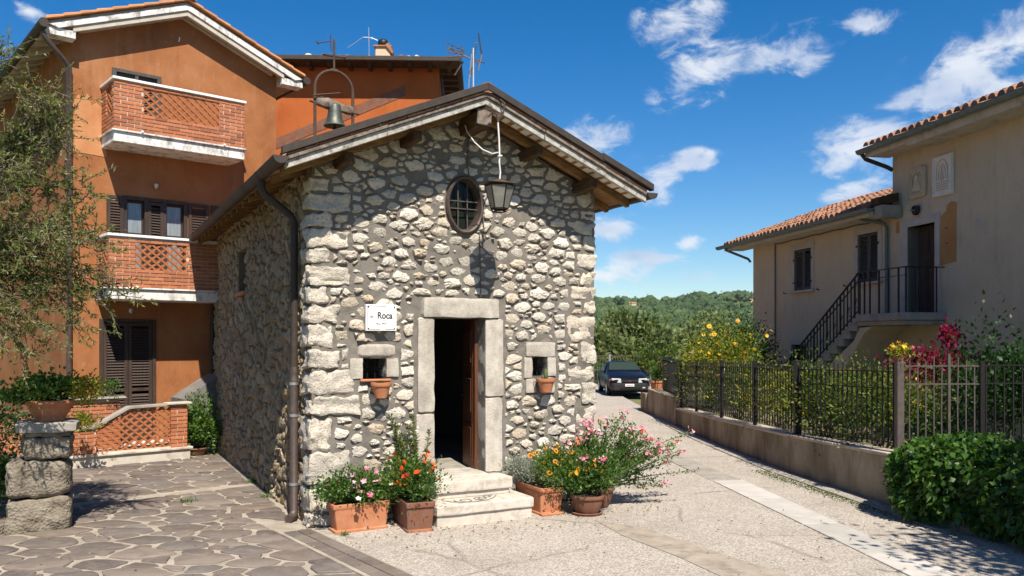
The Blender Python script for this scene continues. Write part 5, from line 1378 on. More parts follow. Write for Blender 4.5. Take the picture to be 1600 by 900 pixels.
for i in range(len(posts) - 1):
    (xa, ya), (xb, yb) = posts[i], posts[i + 1]; za, zb = wt(ya), wt(yb)
    for r_ in rz: O('rail', MB().bar(G(xa, ya, za + r_), G(xb, yb, zb + r_), .03, .016), 'iron', FN)
    L = math.hypot(xb - xa, yb - ya); n = int(L / .125)
    for j in range(1, n):
        f = j / n; x = xa + (xb - xa) * f; y = ya + (yb - ya) * f; z = za + (zb - za) * f
        O('bar', MB().bar(G(x, y, z + .06), G(x, y, z + FT - .02 + (.03 if j % 2 else 0)), .018, .018, (1, 0, 0)), 'iron', FN)
# stretch that turns off to the right behind the hedge, its first bay bare and grey
FR = E('iron_fence', 'grey bare iron railing panel turning right from the thick corner post', 'fence', (5.36, 11.40, 0), 0)
for r_ in (1.93, 1.68, .82): O('rail', MB().bar((.075, 0, r_), (1.10, 0, r_), .03, .018), 'grey_iron', FR)
for j in range(1, 10):
    x = .03 + .112 * j
    O('bar', MB().tube([(x, 0, .72), (x + rnd.uniform(-.01, .01), 0, 1.3), (x, 0, 1.93 + rnd.choice((0, .06, .12)))], .012, 6), 'grey_iron', FR)
O('bar', MB().bar((.68, 0, .72), (.68, 0, 2.1), .05, .03, (1, 0, 0)), 'grey_iron', FR)
FR2 = E('iron_fence', 'dark iron railing behind the clipped hedge at the right edge', 'fence', (6.5, 11.40, 0), 0)
for r_ in (1.94, 1.69, .82): O('rail', MB().bar((0, 0, r_), (3.6, 0, r_), .03, .018), 'iron', FR2)
for j in range(29): O('bar', MB().bar((.06 + .125 * j, 0, .6), (.06 + .125 * j, 0, 1.95), .02, .02, (1, 0, 0)), 'iron', FR2)
O('post', MB().box(-.03, .03, -.03, .03, .5, 2.0), 'iron', FR2)
# far dark gate post and mesh fence behind the car
gp = E('gate_post', 'dark square timber post at the far end of the garden wall', 'post', (4.95, 26.3, .58), 0)
O('shaft', MB().box(-.11, .11, -.11, .11, 0, 1.12), 'iron', gp, bevel=.01); O('post_cap', MB().box(-.13, .13, -.13, .13, 1.12, 1.16), 'iron', gp, bevel=.008)
gf = E('iron_fence', 'short dark fence panel with climbing plants beside the far gate post', 'fence', (4.72, 25.8, .72), 0)
for r_ in (.08, .95): O('rail', MB().bar((0, 0, r_), (-.22, -3.8, r_), .03, .02), 'iron', gf)
for j in range(24): O('bar', MB().bar((-.22 * j / 23, -3.8 * j / 23, .0), (-.22 * j / 23, -3.8 * j / 23, 1.02), .018, .018, (1, 0, 0)), 'iron', gf)
mf = E('mesh_fence', 'grey metal panel fence behind the parked car', 'fence', (2.6, 40.5, 0), 0)
for x in (0.2, 2.2, 4.2, 6.2): O('post', MB().box(x - .05, x + .05, -.05, .05, 0, 1.55), 'galvanised', mf)
for z in (.12, .8, 1.48): O('rail', MB().bar((0, 0, z), (6.4, 0, z), .04, .04), 'grey_iron', mf)
for j in range(50): O('bar', MB().bar((.06 + .128 * j, 0, .12), (.06 + .128 * j, 0, 1.5), .035, .02, (1, 0, 0)), 'grey_iron', mf)
# hedge kerb
hk = E('hedge_kerb', 'low dark concrete kerb at the foot of the hedge', 'kerb', (5.0, 10.85, 0), 0)
ka = [(-.02, 0), (.35, -1.0), (.75, -1.95), (1.25, -3.2)]
for i in range(3):
    (xa, ya), (xb, yb) = ka[i], ka[i + 1]
    O('kerb_stone', MB().hexa([(xa, ya - .005, -.05), (xa + .14, ya - .005, -.05), (xb + .14, yb + .005, -.05), (xb, yb + .005, -.05), (xa, ya - .005, .13), (xa + .14, ya - .005, .13), (xb + .14, yb + .005, .13), (xb, yb + .005, .13)]), 'grey_concrete', hk, bevel=.012)
# ------------------------------------------------------------------ steps before the chapel door
sp = E('stone_steps', 'two worn pale stone steps with a carved scroll before the chapel door', 'steps', CW(2.02, -.36), 27.47)
O('lower_riser', MB().box(-.66, .66, -.335, .30, -.03, .135), 'travertine', sp, bevel=.008)
O('lower_tread', rbox(-.685, .685, -.365, .34, .135, .262, .004, 30, 8, 4), 'travertine', sp, smooth=32)
O('upper_riser', MB().box(-.52, .52, .03, .34, .262, .34), 'travertine', sp, bevel=.008)
O('upper_tread', rbox(-.545, .56, -.005, .345, .34, .485, .004, 30, 8, 9), 'travertine', sp, smooth=32)
sc = MB()
def spir(cx, cy, r0, turns, a0, sg=1, n=22): return [(cx + r0 * (1 - .8 * k / n) * math.cos(a0 + sg * turns * 6.283 * k / n), cy + r0 * (1 - .8 * k / n) * math.sin(a0 + sg * turns * 6.283 * k / n), .2635) for k in range(n)]
for s_ in (spir(-.22, -.16, .13, 1.4, 2.6), spir(.03, -.13, .11, 1.5, -1.8, -1), spir(.16, -.06, .08, 1.2, .3)):
    sc.tube(s_, .008, 5)
sc.tube([(-.48, -.05, .2635), (-.40, -.18, .2635), (-.28, -.28, .2635), (-.1, -.29, .2635), (.08, -.25, .2635), (.20, -.15, .2635), (.30, -.02, .2635)], .008, 5)
O('carved_scroll', sc, 'carving_dark', sp)
# ------------------------------------------------------------------ sign
sg = E('wall_sign', 'white square sign reading Roca fixed beside the chapel door', 'sign', CW(.85, -.075, 2.57), 27.47)
O('board', MB().box(-.20, .20, -.03, .03, -.165, .165), 'sign_board', sg, bevel=.004)
fr = MB()
for x0, x1, z0, z1 in ((-.18, -.175, -.145, .145), (.175, .18, -.06, .145), (-.18, .06, .143, .148), (-.18, -.02, -.148, -.143), (.05, .18, -.148, -.143)): fr.box(x0, x1, -.0325, -.0305, z0, z1)
O('border_line', fr, 'ink', sg)
O('stand_off', MB().box(-.15, -.12, .03, .10, -.1, .1).box(.12, .15, .03, .10, -.1, .1), 'iron', sg)
for x in (-.17, .17):
    for z in (-.135, .135): O('screw', MB().lathe([(0, 0), (.008, 0), (.008, .004)], 8, (0, 0, 0)), 'iron', sg, loc=(x, -.034, z)).rotation_euler = (R(90), 0, 0)
def text(s, size, x, z, parent, mat, bold=0, align='LEFT', name='lettering'):
    cu = bpy.data.curves.new('text', 'FONT'); cu.body = s; cu.size = size; cu.extrude = .0008; cu.offset = bold; cu.align_x = align
    t = bpy.data.objects.new('text_tmp', cu); COL.objects.link(t); dg = bpy.context.evaluated_depsgraph_get()
    me = bpy.data.meshes.new_from_object(t.evaluated_get(dg)); bpy.data.objects.remove(t); bpy.data.curves.remove(cu)
    me.materials.clear(); me.materials.append(MATS[mat])
    o = bpy.data.objects.new(name, me); COL.objects.link(o); o.parent = parent; o.location = (x, -.0315, z); o.rotation_euler = (R(90), 0, 0); return o
text('Roca', .115, -.055, -.010, sg, 'ink', .0028).scale = (.86, 1, 1)
text(':n.', .062, -.155, -.008, sg, 'ink', .001)
text('ALL. FAV.', .034, .0, -.085, sg, 'ink', .0006, 'CENTER')
text('TEMPIO', .016, .04, -.042, sg, 'faint_ink', 0, 'CENTER')
O('faint_line', MB().box(-.02, .11, -.0325, -.0305, -.119, -.1165).box(.01, .12, -.0325, -.0305, .072, .074), 'faint_ink', sg)
# ------------------------------------------------------------------ lantern
LX, LY, LZ = 2.19, -.74, 3.90
ln = E('hanging_lantern', 'six sided glass lantern hanging on a cable from the chapel gable', 'lantern', CW(LX, LY, LZ), 27.47)
def hx(r, z, k, o=R(30)): return Vector((r * math.cos(o + k * math.pi / 3), r * math.sin(o + k * math.pi / 3), z))
rb, rt_, z0, z1 = .105, .185, .045, .33
for k in range(6):
    a, b, c, d = hx(rb, z0, k), hx(rb, z0, k + 1), hx(rt_, z1, k + 1), hx(rt_, z1, k)
    m = (a + b + c + d) / 4; q = [m + (p - m) * .96 for p in (a, b, c, d)]
    nrm = (b - a).cross(d - a).normalized() * .004
    O('pane', MB().hexa([p - nrm for p in q] + [p + nrm for p in q]), 'lantern_glass', ln)
    O('bar', MB().tube([a, d], .010, 6), 'iron', ln)
rg = MB()
rg.tube([hx(rb, z0, k) for k in range(7)], .011, 6)
O('upper_ring', MB().tube([hx(rt_, z1, k) for k in range(7)], .011, 6), 'iron', ln)
rg.tube([hx(rb * .8, .01, k) for k in range(7)], .008, 6)
for k in range(6): rg.tube([hx(rb, z0, k), hx(rb * .8, .01, k)], .006, 5)
O('frame_ring', rg, 'iron', ln)
O('bulb', MB().lathe([(0, .13), (.03, .15), (.035, .19), (.02, .23), (.018, .3), (0, .3)], 10), 'plate_white', ln, smooth=60)
cp = MB(); V = [hx(.225, z1 + .012 + .02 * (k % 2), k) for k in range(6)] + [hx(.15, z1 + .05, k) for k in range(6)] + [hx(.035, z1 + .085, k) for k in range(6)]
cp.add(V, [(k, (k + 1) % 6, 6 + (k + 1) % 6, 6 + k) for k in range(6)] + [(6 + k, 6 + (k + 1) % 6, 12 + (k + 1) % 6, 12 + k) for k in range(6)] + [tuple(range(12, 18)), tuple(range(5, -1, -1))])
O('cap', cp, 'rusty_iron', ln)
O('cable', MB().tube([(0, 0, .41), (.01, 0, .5), (-.005, 0, .62), (.004, .01, .74), (.0, .02, .95), (-.01, .03, 1.15)], .011, 6).tube([(-.03, -.02, .70), (.04, .02, .72)], .012, 6), 'cable_white', ln)
O('hook', MB().tube([(-.01, .03, 1.14), (-.02, .03, 1.24), (-.09, .035, 1.26), (-.13, .05, 1.20)], .014, 6).tube([(-.01, .03, 1.14), (.05, 0, 1.26), (.07, .0, 1.38), (.03, .05, 1.44)], .012, 6), 'rusty_iron', ln)
O('feed_cable', MB().tube([(.0, .02, .76), (-.08, .05, .74), (-.17, .14, .80), (-.22, .28, .92), (-.26, .42, 1.08), (-.25, .5, 1.18)], .008, 6), 'cable_white', ln)
# ------------------------------------------------------------------ bell
BX, BY = .55, 1.0
ba = E('bell_arch', 'slim rusty iron arch with a small cross above the chapel roof', 'bell frame', CW(BX, BY, 4.70), 27.47)
pts = [(-.26, 0, -.12)] + [(-.26, 0, z) for z in (.3, .7)] + [(.26 * math.cos(t), 0, .98 + .26 * math.sin(t)) for t in np.linspace(math.pi, 0, 14)] + [(.26, 0, .7), (.26, 0, .3), (.26, 0, .10)]
O('arch', MB().tube(pts, .021, 8), 'rusty_iron', ba, smooth=40)
O('cross', MB().tube([(0, 0, 1.24), (0, 0, 1.66)], .016, 6).tube([(-.13, 0, 1.44), (.14, 0, 1.44)], .016, 6).lathe([(0, -.022), (.022, 0), (0, .022)], 8, (-.135, 0, 1.44)).lathe([(0, -.025), (.025, 0), (0, .025)], 8, (.145, 0, 1.44)).tube([(-.05, 0, 1.25), (.05, 0, 1.25)], .018, 6), 'rusty_iron', ba)
O('vane', MB().tube([(-.04, 0, 1.50), (-.05, 0, 1.72)], .008, 5).tube([(-.22, 0, 1.58), (-.06, .02, 1.64)], .008, 5).tube([(-.2, 0, 1.57), (-.24, 0, 1.6)], .014, 5), 'rusty_iron', ba)
bb = E('bell', 'small green bronze bell on a rough timber headstock in the iron arch', 'bell', CW(BX + .01, BY, 5.20), 27.47)
hsb = rbox(-.25, .25, -.055, .055, .20, .32, .03, 6, 6, 5, 9)
for v in hsb.vertices: v.co.z += -.16 * v.co.x
O('headstock', hsb, 'aged_timber', bb, smooth=32)
O('axle', MB().tube([(-.34, 0, .29), (.34, 0, .19)], .016, 8), 'rusty_iron', bb)
O('bell_body', MB().lathe([(0, .20), (.05, .205), (.078, .19), (.088, .16), (.092, .08), (.105, .0), (.130, -.07), (.152, -.10), (.148, -.105), (.120, -.06), (.095, .0), (.08, .1), (.0, .16)], 28), 'bronze', bb, smooth=60, loc=(0, 0, .09))
O('clapper', MB().tube([(0, 0, .20), (0, 0, -.02)], .009, 6).lathe([(0, -.08), (.026, -.06), (.026, -.04), (0, -.01)], 10), 'iron', bb, smooth=50)
O('bracket', MB().tube([(.16, .0, .30), (.02, .0, .20), (-.10, 0, .30)], .010, 5).tube([(-.30, -.05, .36), (.05, -.1, .42)], .010, 5), 'rusty_iron', bb)
# ------------------------------------------------------------------ antennas
an = E('tv_antenna', 'small television aerial with bent rods on the chapel ridge', 'antenna', CW(2.05, -.25, 5.52), 27.47)
O('mast', MB().tube([(0, 0, -.1), (0, 0, .58)], .014, 6).tube([(-.08, 0, -.08), (-.02, 0, .5)], .010, 5), 'galvanised', an)
O('boom', MB().tube([(-.36, 0, .52), (.14, .1, .44)], .010, 5).tube([(.0, -.1, .62), (.06, .2, .30)], .010, 5), 'galvanised', an)
el = MB()
for i in range(5): x = -.36 + .07 * i; h = .11 - .012 * i; el.tube([(x, -.02, .50 - h + .02 * i * .3), (x, .02, .50 + h - .01 * i)], .006, 5)
for dz in (-.09, -.03, .03, .09): el.tube([(-.36, 0, .50 + dz), (-.12, 0, .49 + dz * .35)], .006, 5)
for (a, b) in (((.02, -.12, .74), (.10, -.05, .50)), ((.10, -.05, .50), (.02, -.1, .25)), ((-.22, .1, .22), (-.12, .05, .40)), ((-.06, .0, .24), (.02, .0, .42)), ((-.12, .1, .62), (-.12, .1, .46)), ((.05, .15, .5), (.24, .15, .47))): el.tube([a, b], .010, 5)
O('rods', el, 'grey_iron', an)
an2 = E('tv_antenna', 'thin wire aerial on the roof of the deep orange back house', 'antenna', (-8 + 3.86, 23.9, 10.2), 2)
O('mast', MB().tube([(0, 0, -.1), (-.02, 0, 1.15)], .012, 5), 'galvanised', an2)
O('rods', MB().tube([(-.62, 0, .55), (-.18, 0, .86), (.06, 0, .85), (.24, 0, .77)], .008, 5), 'galvanised', an2)
O('cross_rod', MB().tube([(-.1, 0, .87), (.08, .1, .84)], .010, 5), 'galvanised', an2)
# ------------------------------------------------------------------ stone pillar, left
pl = E('stone_pillar', 'weathered stacked stone pillar with a flat cap slab', 'pillar', (-5.74, 10.03, 0), 27)
for i, (x0, x1, z0, z1, p) in enumerate([(-.34, .33, -.02, .395, 14), (-.345, .335, .400, .868, 5), (-.17, .335, .870, 1.14, 10), (-.14, .33, 1.142, 1.19, 12)]):
    O('pillar_stone', rbox(x0, x1, -.30, .30, z0, z1, .045, p, 14, i + 3, 5), 'pillar_stone', pl, smooth=40)
O('cap_slab', rbox(-.25, .41, -.36, .34, 1.19, 1.305, .012, 14, 10, 8, 6), 'stair_stone', pl, smooth=35)
kb = E('kerb_block', 'worn stone edging block at the foot of the pillar', 'kerb', (-6.3, 9.7, 0), 0)
O('block', rbox(-.65, .32, -.12, .10, -.03, .13, .015, 8, 8, 3, 5), 'pillar_stone', kb, smooth=35)
# ------------------------------------------------------------------ pots
def round_pot(mb, r, h, z=0, belly=0): mb.lathe([(0, z), (r * .62, z), (r * .66, z + h * .05), (r * (.86 + belly), z + h * .55), (r * .93, z + h * .82), (r * 1.0, z + h * .83), (r * 1.03, z + h * .90), (r * 1.0, z + h), (r * .92, z + h), (r * .86, z + h * .85), (0, z + h * .84)], 28)
def trough(name_mat, parent, l, w, h, label=None):
    """flared rectangular terracotta trough with a rolled rim and a foot"""
    def ring(s, z, r=.02):
        L, Wd = l / 2 * s, w / 2 * (s if s > .99 else s); pts = []
        for cx, cy, a0 in ((L - r, Wd - r, 0), (-L + r, Wd - r, 90), (-L + r, -Wd + r, 180), (L - r, -Wd + r, 270)):
            for k in range(4): a = R(a0 + 30 * k); pts.append((cx + r * math.cos(a), cy + r * math.sin(a), z))
        return pts
    prof = [(.86, 0), (.93, 0), (.93, h * .07), (.86, h * .10), (.945, h * .78), (.945, h * .80), (.99, h * .83), (1.0, h * .90), (.99, h * .98), (.95, h), (.90, h * .98), (.88, h * .86)]
    V = []; F = []; n = 16
    for s, z in prof: V += ring(s, z)
    for i in range(len(prof) - 1):
        for k in range(n): F.append((i * n + k, i * n + (k + 1) % n, (i + 1) * n + (k + 1) % n, (i + 1) * n + k))
    F += [tuple(range(n))[::-1]]
    o = O('trough', MB().add(V, F), name_mat, parent, smooth=35)
    O('soil', MB().add(ring(.885, h * .9), [tuple(range(n))]), 'soil', parent, fix=False)
    return o
# half pots under the two niches
for (x, lab) in ((.83, 'small clay pot with a sprout fixed under the left niche, below the sign'), (3.2, 'small clay pot with a cactus fixed under the right niche')):
    w = E('wall_pot', lab, 'pot', CW(x, -.15, 1.56), 27.47, 'clay pots under the niches')
    m = MB(); m.lathe([(0, 0), (.06, 0), (.075, .01), (.115, .15), (.125, .152), (.132, .17), (.128, .20), (.112, .20), (.105, .16), (0, .155)], 20)
    O('pot', m, 'terracotta', w, smooth=40)
    O('soil', MB().lathe([(0, .178), (.11, .176)], 16), 'soil', w, fix=False)
    O('bracket', MB().tube([(-.13, .0, .15), (-.13, .11, .15)], .006, 5).tube([(.13, 0, .15), (.13, .11, .15)], .006, 5), 'iron', w)
    if x < 2:
        f = MB(); n = 26; f.quads(leafquads(rng.normal(size=(n, 3)) * [.025, .02, .004] + [.02, 0, .18], rng.normal(size=(n, 3)) * .6 + [0, 0, .8], .05, .022), tones(n)); O('sprout', f, 'plant_leaf', w, kind='stuff')
    else:
        O('cactus', MB().lathe([(0, .16), (.028, .18), (.033, .24), (.026, .31), (0, .34)], 9).lathe([(0, .17), (.02, .19), (.02, .23), (0, .26)], 8, (-.05, .0, 0)), 'green_stem', w, smooth=50)
# planter with pink and white flowers
pA = E('flower_planter', 'rectangular clay planter of pink and white petunias at the chapel corner', 'planter', CW(.50, -.29), 27.47 + 2)
trough('terracotta', pA, .72, .30, .34)
f = MB(); K = bush(f, (0, 0, .45), (.40, .21, .19), 4200, .046, .030, 30, .33, .5, (.1, 1))
O('foliage', f, 'plant_leaf', pA, kind='stuff')
P = K[rng.integers(0, len(K), 44)] + rng.normal(size=(44, 3)) * [.09, .05, .04] + [.06, -.07, .05]
f = MB(); flowers(f, P[:26], .042); O('pink_flowers', f, 'pink_petal', pA, kind='stuff')
f = MB(); flowers(f, P[26:] + [-.05, 0, -.02], .034); O('white_flowers', f, 'white_petal', pA, kind='stuff')
# trough end-on left of the steps: tall plant and red zinnias
pB = E('flower_planter', 'clay trough end-on left of the steps with red flowers and a tall leafy stem plant', 'planter', CW(1.14, -.42), 27.47 + 84)
trough('old_terracotta', pB, .86, .36, .36)
O('saucer', MB().box(-.40, -.30, -.15, .15, 0, .03), 'terracotta', pB, bevel=.008)
f = MB(); K = bush(f, (.0, .02, .52), (.40, .27, .26), 4600, .05, .022, 26, .32, .6, (.05, .9))
O('foliage', f, 'plant_leaf', pB, kind='stuff')
st_ = MB(); f = MB()
for i in range(20):
    bx, by = rng.uniform(.05, .36), rng.uniform(-.13, .13); h = rng.uniform(.75, 1.42)
    tip = np.array([bx + rng.normal() * .1, by + rng.normal() * .09, h]); pts = [np.array([bx, by, .3]) + (tip - [bx, by, .3]) * t + [0, 0, 0] for t in np.linspace(0, 1, 5)]
    st_.tube(pts, [.008, .007, .006, .005, .003], 5, False)
    n = int(110 * h); t = rng.uniform(.12, 1.02, n); Pp = np.array([bx, by, .3]) + (tip - [bx, by, .3]) * t[:, None]
    f.quads(leafquads(Pp, rng.normal(size=(n, 3)) * [.8, .8, .3] + [0, 0, .55], .062 * rng.uniform(.6, 1.2, n), .017), tones(n, .1, .95))
O('stems', st_, 'green_stem', pB); O('tall_leaves', f, 'shrub_leaf', pB, kind='stuff')
n = 40; P = np.stack([rng.uniform(-.48, .34, n), rng.uniform(-.28, .28, n), rng.uniform(.55, .86, n)], 1)
f = MB(); flowers(f, P, .040, 8, cup=.35); O('red_flowers', f, 'red_petal', pB, kind='stuff')
n = 40; P = np.stack([rng.uniform(.0, .35, n), rng.uniform(-.16, .16, n), rng.uniform(.6, 1.4, n)], 1)
f = MB(); flowers(f, P, .016, 5); flowers(f, np.stack([rng.uniform(-.42, -.1, 30), rng.uniform(-.3, .05, 30), rng.uniform(.5, .72, 30)], 1), .018); O('white_flowers', f, 'white_petal', pB, kind='stuff')
# right of the steps: trough with grey lavender and orange marigolds
pC = E('flower_planter', 'clay trough right of the steps with silver foliage and orange marigolds', 'planter', CW(2.98, -.32), 27.47 + 90)
trough('terracotta', pC, .80, .36, .36)
O('saucer', MB().box(-.42, -.32, -.17, .17, 0, .03), 'terracotta', pC, bevel=.008)
f = MB(); bush(f, (.18, .10, .50), (.30, .24, .18), 3600, .040, .010, 20, .33, .6, (0, 1)); O('silver_foliage', f, 'grey_leaf', pC, kind='stuff')
f = MB(); K = bush(f, (-.25, -.14, .56), (.28, .26, .27), 3600, .046, .016, 18, .33, .5, (.1, .9)); O('foliage', f, 'plant_leaf', pC, kind='stuff')
n = 36; P = np.stack([rng.uniform(-.5, .05, n), rng.uniform(-.38, .12, n), rng.uniform(.48, .88, n)], 1)
f = MB(); nn_ = rng.normal(size=(n, 3)) * .35 + np.array([-.75, -.1, .55]); flowers(f, P, .040, 9, nn_, cup=.1); O('marigolds', f, 'orange_petal', pC, kind='stuff')
f = MB(); flowers(f, P + unit(nn_) * .009, .015, 6, nn_, cup=.1); O('flower_eyes', f, 'flower_eye', pC, kind='stuff')
# two dark round pots and the sprawling pink geranium
pD = E('potted_flowers', 'brown clay bowl with leafy marigolds in front of the pink geranium', 'potted plant', CW(3.42, -.86), 27.47)
m = MB(); round_pot(m, .225, .26); m.lathe([(0, 0), (.19, 0), (.21, .03), (.18, .035)], 24); O('pot', m, 'old_terracotta', pD, smooth=40)
O('soil', MB().lathe([(0, .235), (.2, .235)], 20), 'soil', pD, fix=False)
f = MB(); K = bush(f, (0, 0, .48), (.38, .33, .30), 4200, .055, .02, 26, .33, .4, (.1, 1)); O('foliage', f, 'plant_leaf', pD, kind='stuff')
P = K[rng.integers(0, len(K), 16)] + rng.normal(size=(16, 3)) * .05 + [-.05, -.1, .06]
f = MB(); nn_ = rng.normal(size=(16, 3)) * .35 + np.array([-.3, -.7, .55]); flowers(f, P, .036, 9, nn_, cup=.1); O('marigolds', f, 'orange_petal', pD, kind='stuff')
pE = E('potted_flowers', 'large sprawling pink geranium leaning out of a shaded pot beside the lane', 'potted plant', CW(3.80, -.52), 27.47)
m = MB(); round_pot(m, .24, .28); O('pot', m, 'old_terracotta', pE, smooth=40)
O('soil', MB().lathe([(0, .25), (.2, .25)], 20), 'soil', pE, fix=False)
st_ = MB(); f = MB(); tipl = []
for i in range(110):
    a = rng.uniform(0, 2 * math.pi); rr_ = rng.uniform(.2, 1.0) ** .7
    tip = np.array([.10 + .85 * rr_ * math.cos(a), -.10 + .55 * rr_ * math.sin(a), .38 + 1.02 * (1 - rr_ * .7) * rng.uniform(.75, 1.2)])
    if rng.random() < .30: tip = np.array([rng.uniform(.55, 1.32), rng.uniform(-.7, .2), rng.uniform(.18, 1.05)])
    b = np.array([rng.normal() * .06, rng.normal() * .06, .24]); mid = (b + tip) / 2 + [0, 0, .10] + rng.normal(size=3) * .06
    pts = [(1 - t) ** 2 * b + 2 * t * (1 - t) * mid + t * t * tip for t in np.linspace(0, 1, 6)]
    st_.tube(pts, [.010, .009, .008, .006, .005, .004], 5, False)
    n = 70; t = rng.uniform(.35, 1.02, n)[:, None]; Pp = (1 - t) ** 2 * b + 2 * t * (1 - t) * mid + t * t * tip + rng.normal(size=(n, 3)) * .022
    f.quads(leafquads(Pp, rng.normal(size=(n, 3)) + [0, 0, .4], .042 * rng.uniform(.6, 1.2, n), .024), tones(n, .1, 1))
    tipl.append(tip)
O('stems', st_, 'green_stem', pE); O('foliage', f, 'plant_leaf', pE, kind='stuff')
tipl = np.array(tipl); sel = tipl[rng.integers(0, len(tipl), 80)]
f = MB(); h = np.repeat(sel, 5, 0) + rng.normal(size=(400, 3)) * [.030, .030, .022] + [0, 0, .02]; flowers(f, h, .025, 5); O('pink_flowers', f, 'pink_petal', pE, kind='stuff')
f = MB(); h = np.repeat(tipl[rng.integers(0, len(tipl), 12)], 4, 0) + rng.normal(size=(48, 3)) * .022 + [0, 0, .02]; flowers(f, h, .022, 5); O('red_flowers', f, 'red_petal', pE, kind='stuff')
# pot on the pillar
pP = E('potted_plant', 'wide clay bowl of bright green geranium leaves on the stone pillar', 'potted plant', tuple(Vector((-5.65, 10.08, 1.303))), 0)
pP.scale = (.86, .86, .86)
m = MB(); m.lathe([(0, 0), (.19, 0), (.20, .025), (.195, .05), (.255, .14), (.285, .22), (.30, .23), (.318, .26), (.31, .295), (.29, .30), (.27, .25), (0, .24)], 32); O('pot', m, 'terracotta', pP, smooth=40)
O('soil', MB().lathe([(0, .265), (.275, .262)], 24), 'soil', pP, fix=False)
f = MB(); bush(f, (-.02, 0, .42), (.40, .34, .22), 1700, .060, .050, 24, .3, .4, (.45, 1), .5)
bush(f, (-.40, -.05, .32), (.30, .2, .14), 420, .055, .045, 10, .35, .2, (.1, .8)); O('foliage', f, 'plant_leaf', pP, kind='stuff')
f = MB(); bush(f, (.48, .05, .38), (.24, .2, .24), 700, .050, .034, 12, .35, .1, (.2, 1)); O('yellowing_foliage', f, 'yellow_leaf', pP, kind='stuff')
s_ = MB(); stems(s_, (0, 0, .25), [(-.4, -.05, .34), (.45, .05, .45), (.2, 0, .5), (-.2, .1, .5), (.05, -.15, .45)], .009, .004); O('stems', s_, 'green_stem', pP)
# plant at the back end of the passage
pQ = E('potted_plant', 'low clay pot of green fern-like leaves in the passage by the chapel wall', 'potted plant', (-6.27, 16.31, 0), 0)
m = MB(); round_pot(m, .24, .16); O('pot', m, 'old_terracotta', pQ, smooth=40)
f = MB(); bush(f, (0, 0, .45), (.36, .3, .36), 3000, .085, .04, 22, .35, .4, (.1, 1)); bush(f, (.05, 0, .95), (.22, .2, .22), 350, .08, .035, 8, .4, .4, (.1, 1)); O('foliage', f, 'plant_leaf', pQ, kind='stuff')
# pot at the far gate post
pR = E('potted_plant', 'tall clay pot of pink and red flowers beside the far gate post', 'potted plant', (4.62, 26.3, .58), 0)
m = MB(); m.lathe([(0, 0), (.15, 0), (.2, .33), (.22, .34), (.22, .40), (.19, .4), (.18, .36), (0, .36)], 20); O('pot', m, 'terracotta', pR, smooth=40)
f = MB(); bush(f, (.08, 0, .66), (.26, .3, .32), 800, .09, .05, 14, .35, .3, (0, .9)); O('foliage', f, 'plant_leaf', pR, kind='stuff')
f = MB(); flowers(f, np.array([.08, 0, .85]) + rng.normal(size=(12, 3)) * [.15, .12, .13], .055); O('red_flowers', f, 'magenta_petal', pR, kind='stuff')
# kneeler just inside the doorway
kn = E('kneeler', 'dark wooden prie dieu standing just inside the chapel door', 'bench', CW(2.0, 1.95, .503), 27.47 + 10)
O('side_panel', MB().prism([(0, 0), (.5, 0), (.5, .06), (.12, .12), (.10, .45), (.22, .86), (.12, .86), (.02, .5)], -.28, -.25, 'x').prism([(0, 0), (.5, 0), (.5, .06), (.12, .12), (.10, .45), (.22, .86), (.12, .86), (.02, .5)], .25, .28, 'x'), 'door_wood', kn, bevel=.004)
O('arm_rest', MB().box(-.30, .30, .06, .28, .865, .90), 'door_wood', kn, bevel=.006); O('kneeling_board', MB().box(-.249, .249, .25, .5, .13, .16), 'door_wood', kn, bevel=.004); O('front_panel', MB().box(-.249, .249, .06, .085, .1, .8), 'door_wood', kn)
# ------------------------------------------------------------------ car
CR = E('parked_car', 'dark blue hatchback parked facing the lane beyond the chapel', 'car', (4.72, 33.0, 0), 1)
# body loft: stations front (y=0) to back, each: y, half widths and heights (sill, waist, top)
sta = [(0.0, .62, .66, .66, .42, .60, .66), (.10, .74, .79, .70, .30, .62, .74), (.35, .80, .83, .74, .24, .66, .82), (.80, .82, .845, .76, .22, .70, .90), (1.18, .82, .85, .74, .22, .74, .96), (1.30, .82, .85, .72, .22, .76, .99),
       (2.1, .82, .85, .57, .22, .82, 1.33), (2.7, .82, .85, .55, .22, .84, 1.35), (3.4, .82, .84, .54, .24, .86, 1.30), (3.85, .80, .82, .60, .28, .86, 1.06), (4.1, .72, .76, .60, .36, .82, .96)]
V = []; F = []
def carsec(y, a, b, c, zs_, zw, zt2):
    r = [(-a * .9, zs_), (-a, zs_ + .1), (-b, (zs_ + zw) / 2), (-b * .985, zw), (-(c + (b - c) * .12), zt2 - .05), (-c * .82, zt2), (0, zt2 + .02)]
    full = r + [(-x, z) for x, z in r[-2::-1]]
    return [(x, y, z) for x, z in full]
for s in sta: V += carsec(*s)
m = 13
for i in range(len(sta) - 1):
    for k in range(m - 1): F.append((i * m + k, i * m + k + 1, (i + 1) * m + k + 1, (i + 1) * m + k))
    F.append((i * m + m - 1, i * m, (i + 1) * m, (i + 1) * m + m - 1))
F += [tuple(range(m)), tuple(range((len(sta) - 1) * m, len(sta) * m))[::-1]]
bm = MB().add(V, F).mesh('body'); b2 = bmesh.new(); b2.from_mesh(bm); bmesh.ops.recalc_face_normals(b2, faces=b2.faces); b2.to_mesh(bm); b2.free()
body = O('body', bm, 'car_paint', CR, smooth=42)
def onbody(pts, off, name, mat, par=CR): return O(name, MB().add(pts, [tuple(range(len(pts)))]), mat, par, fix=False)
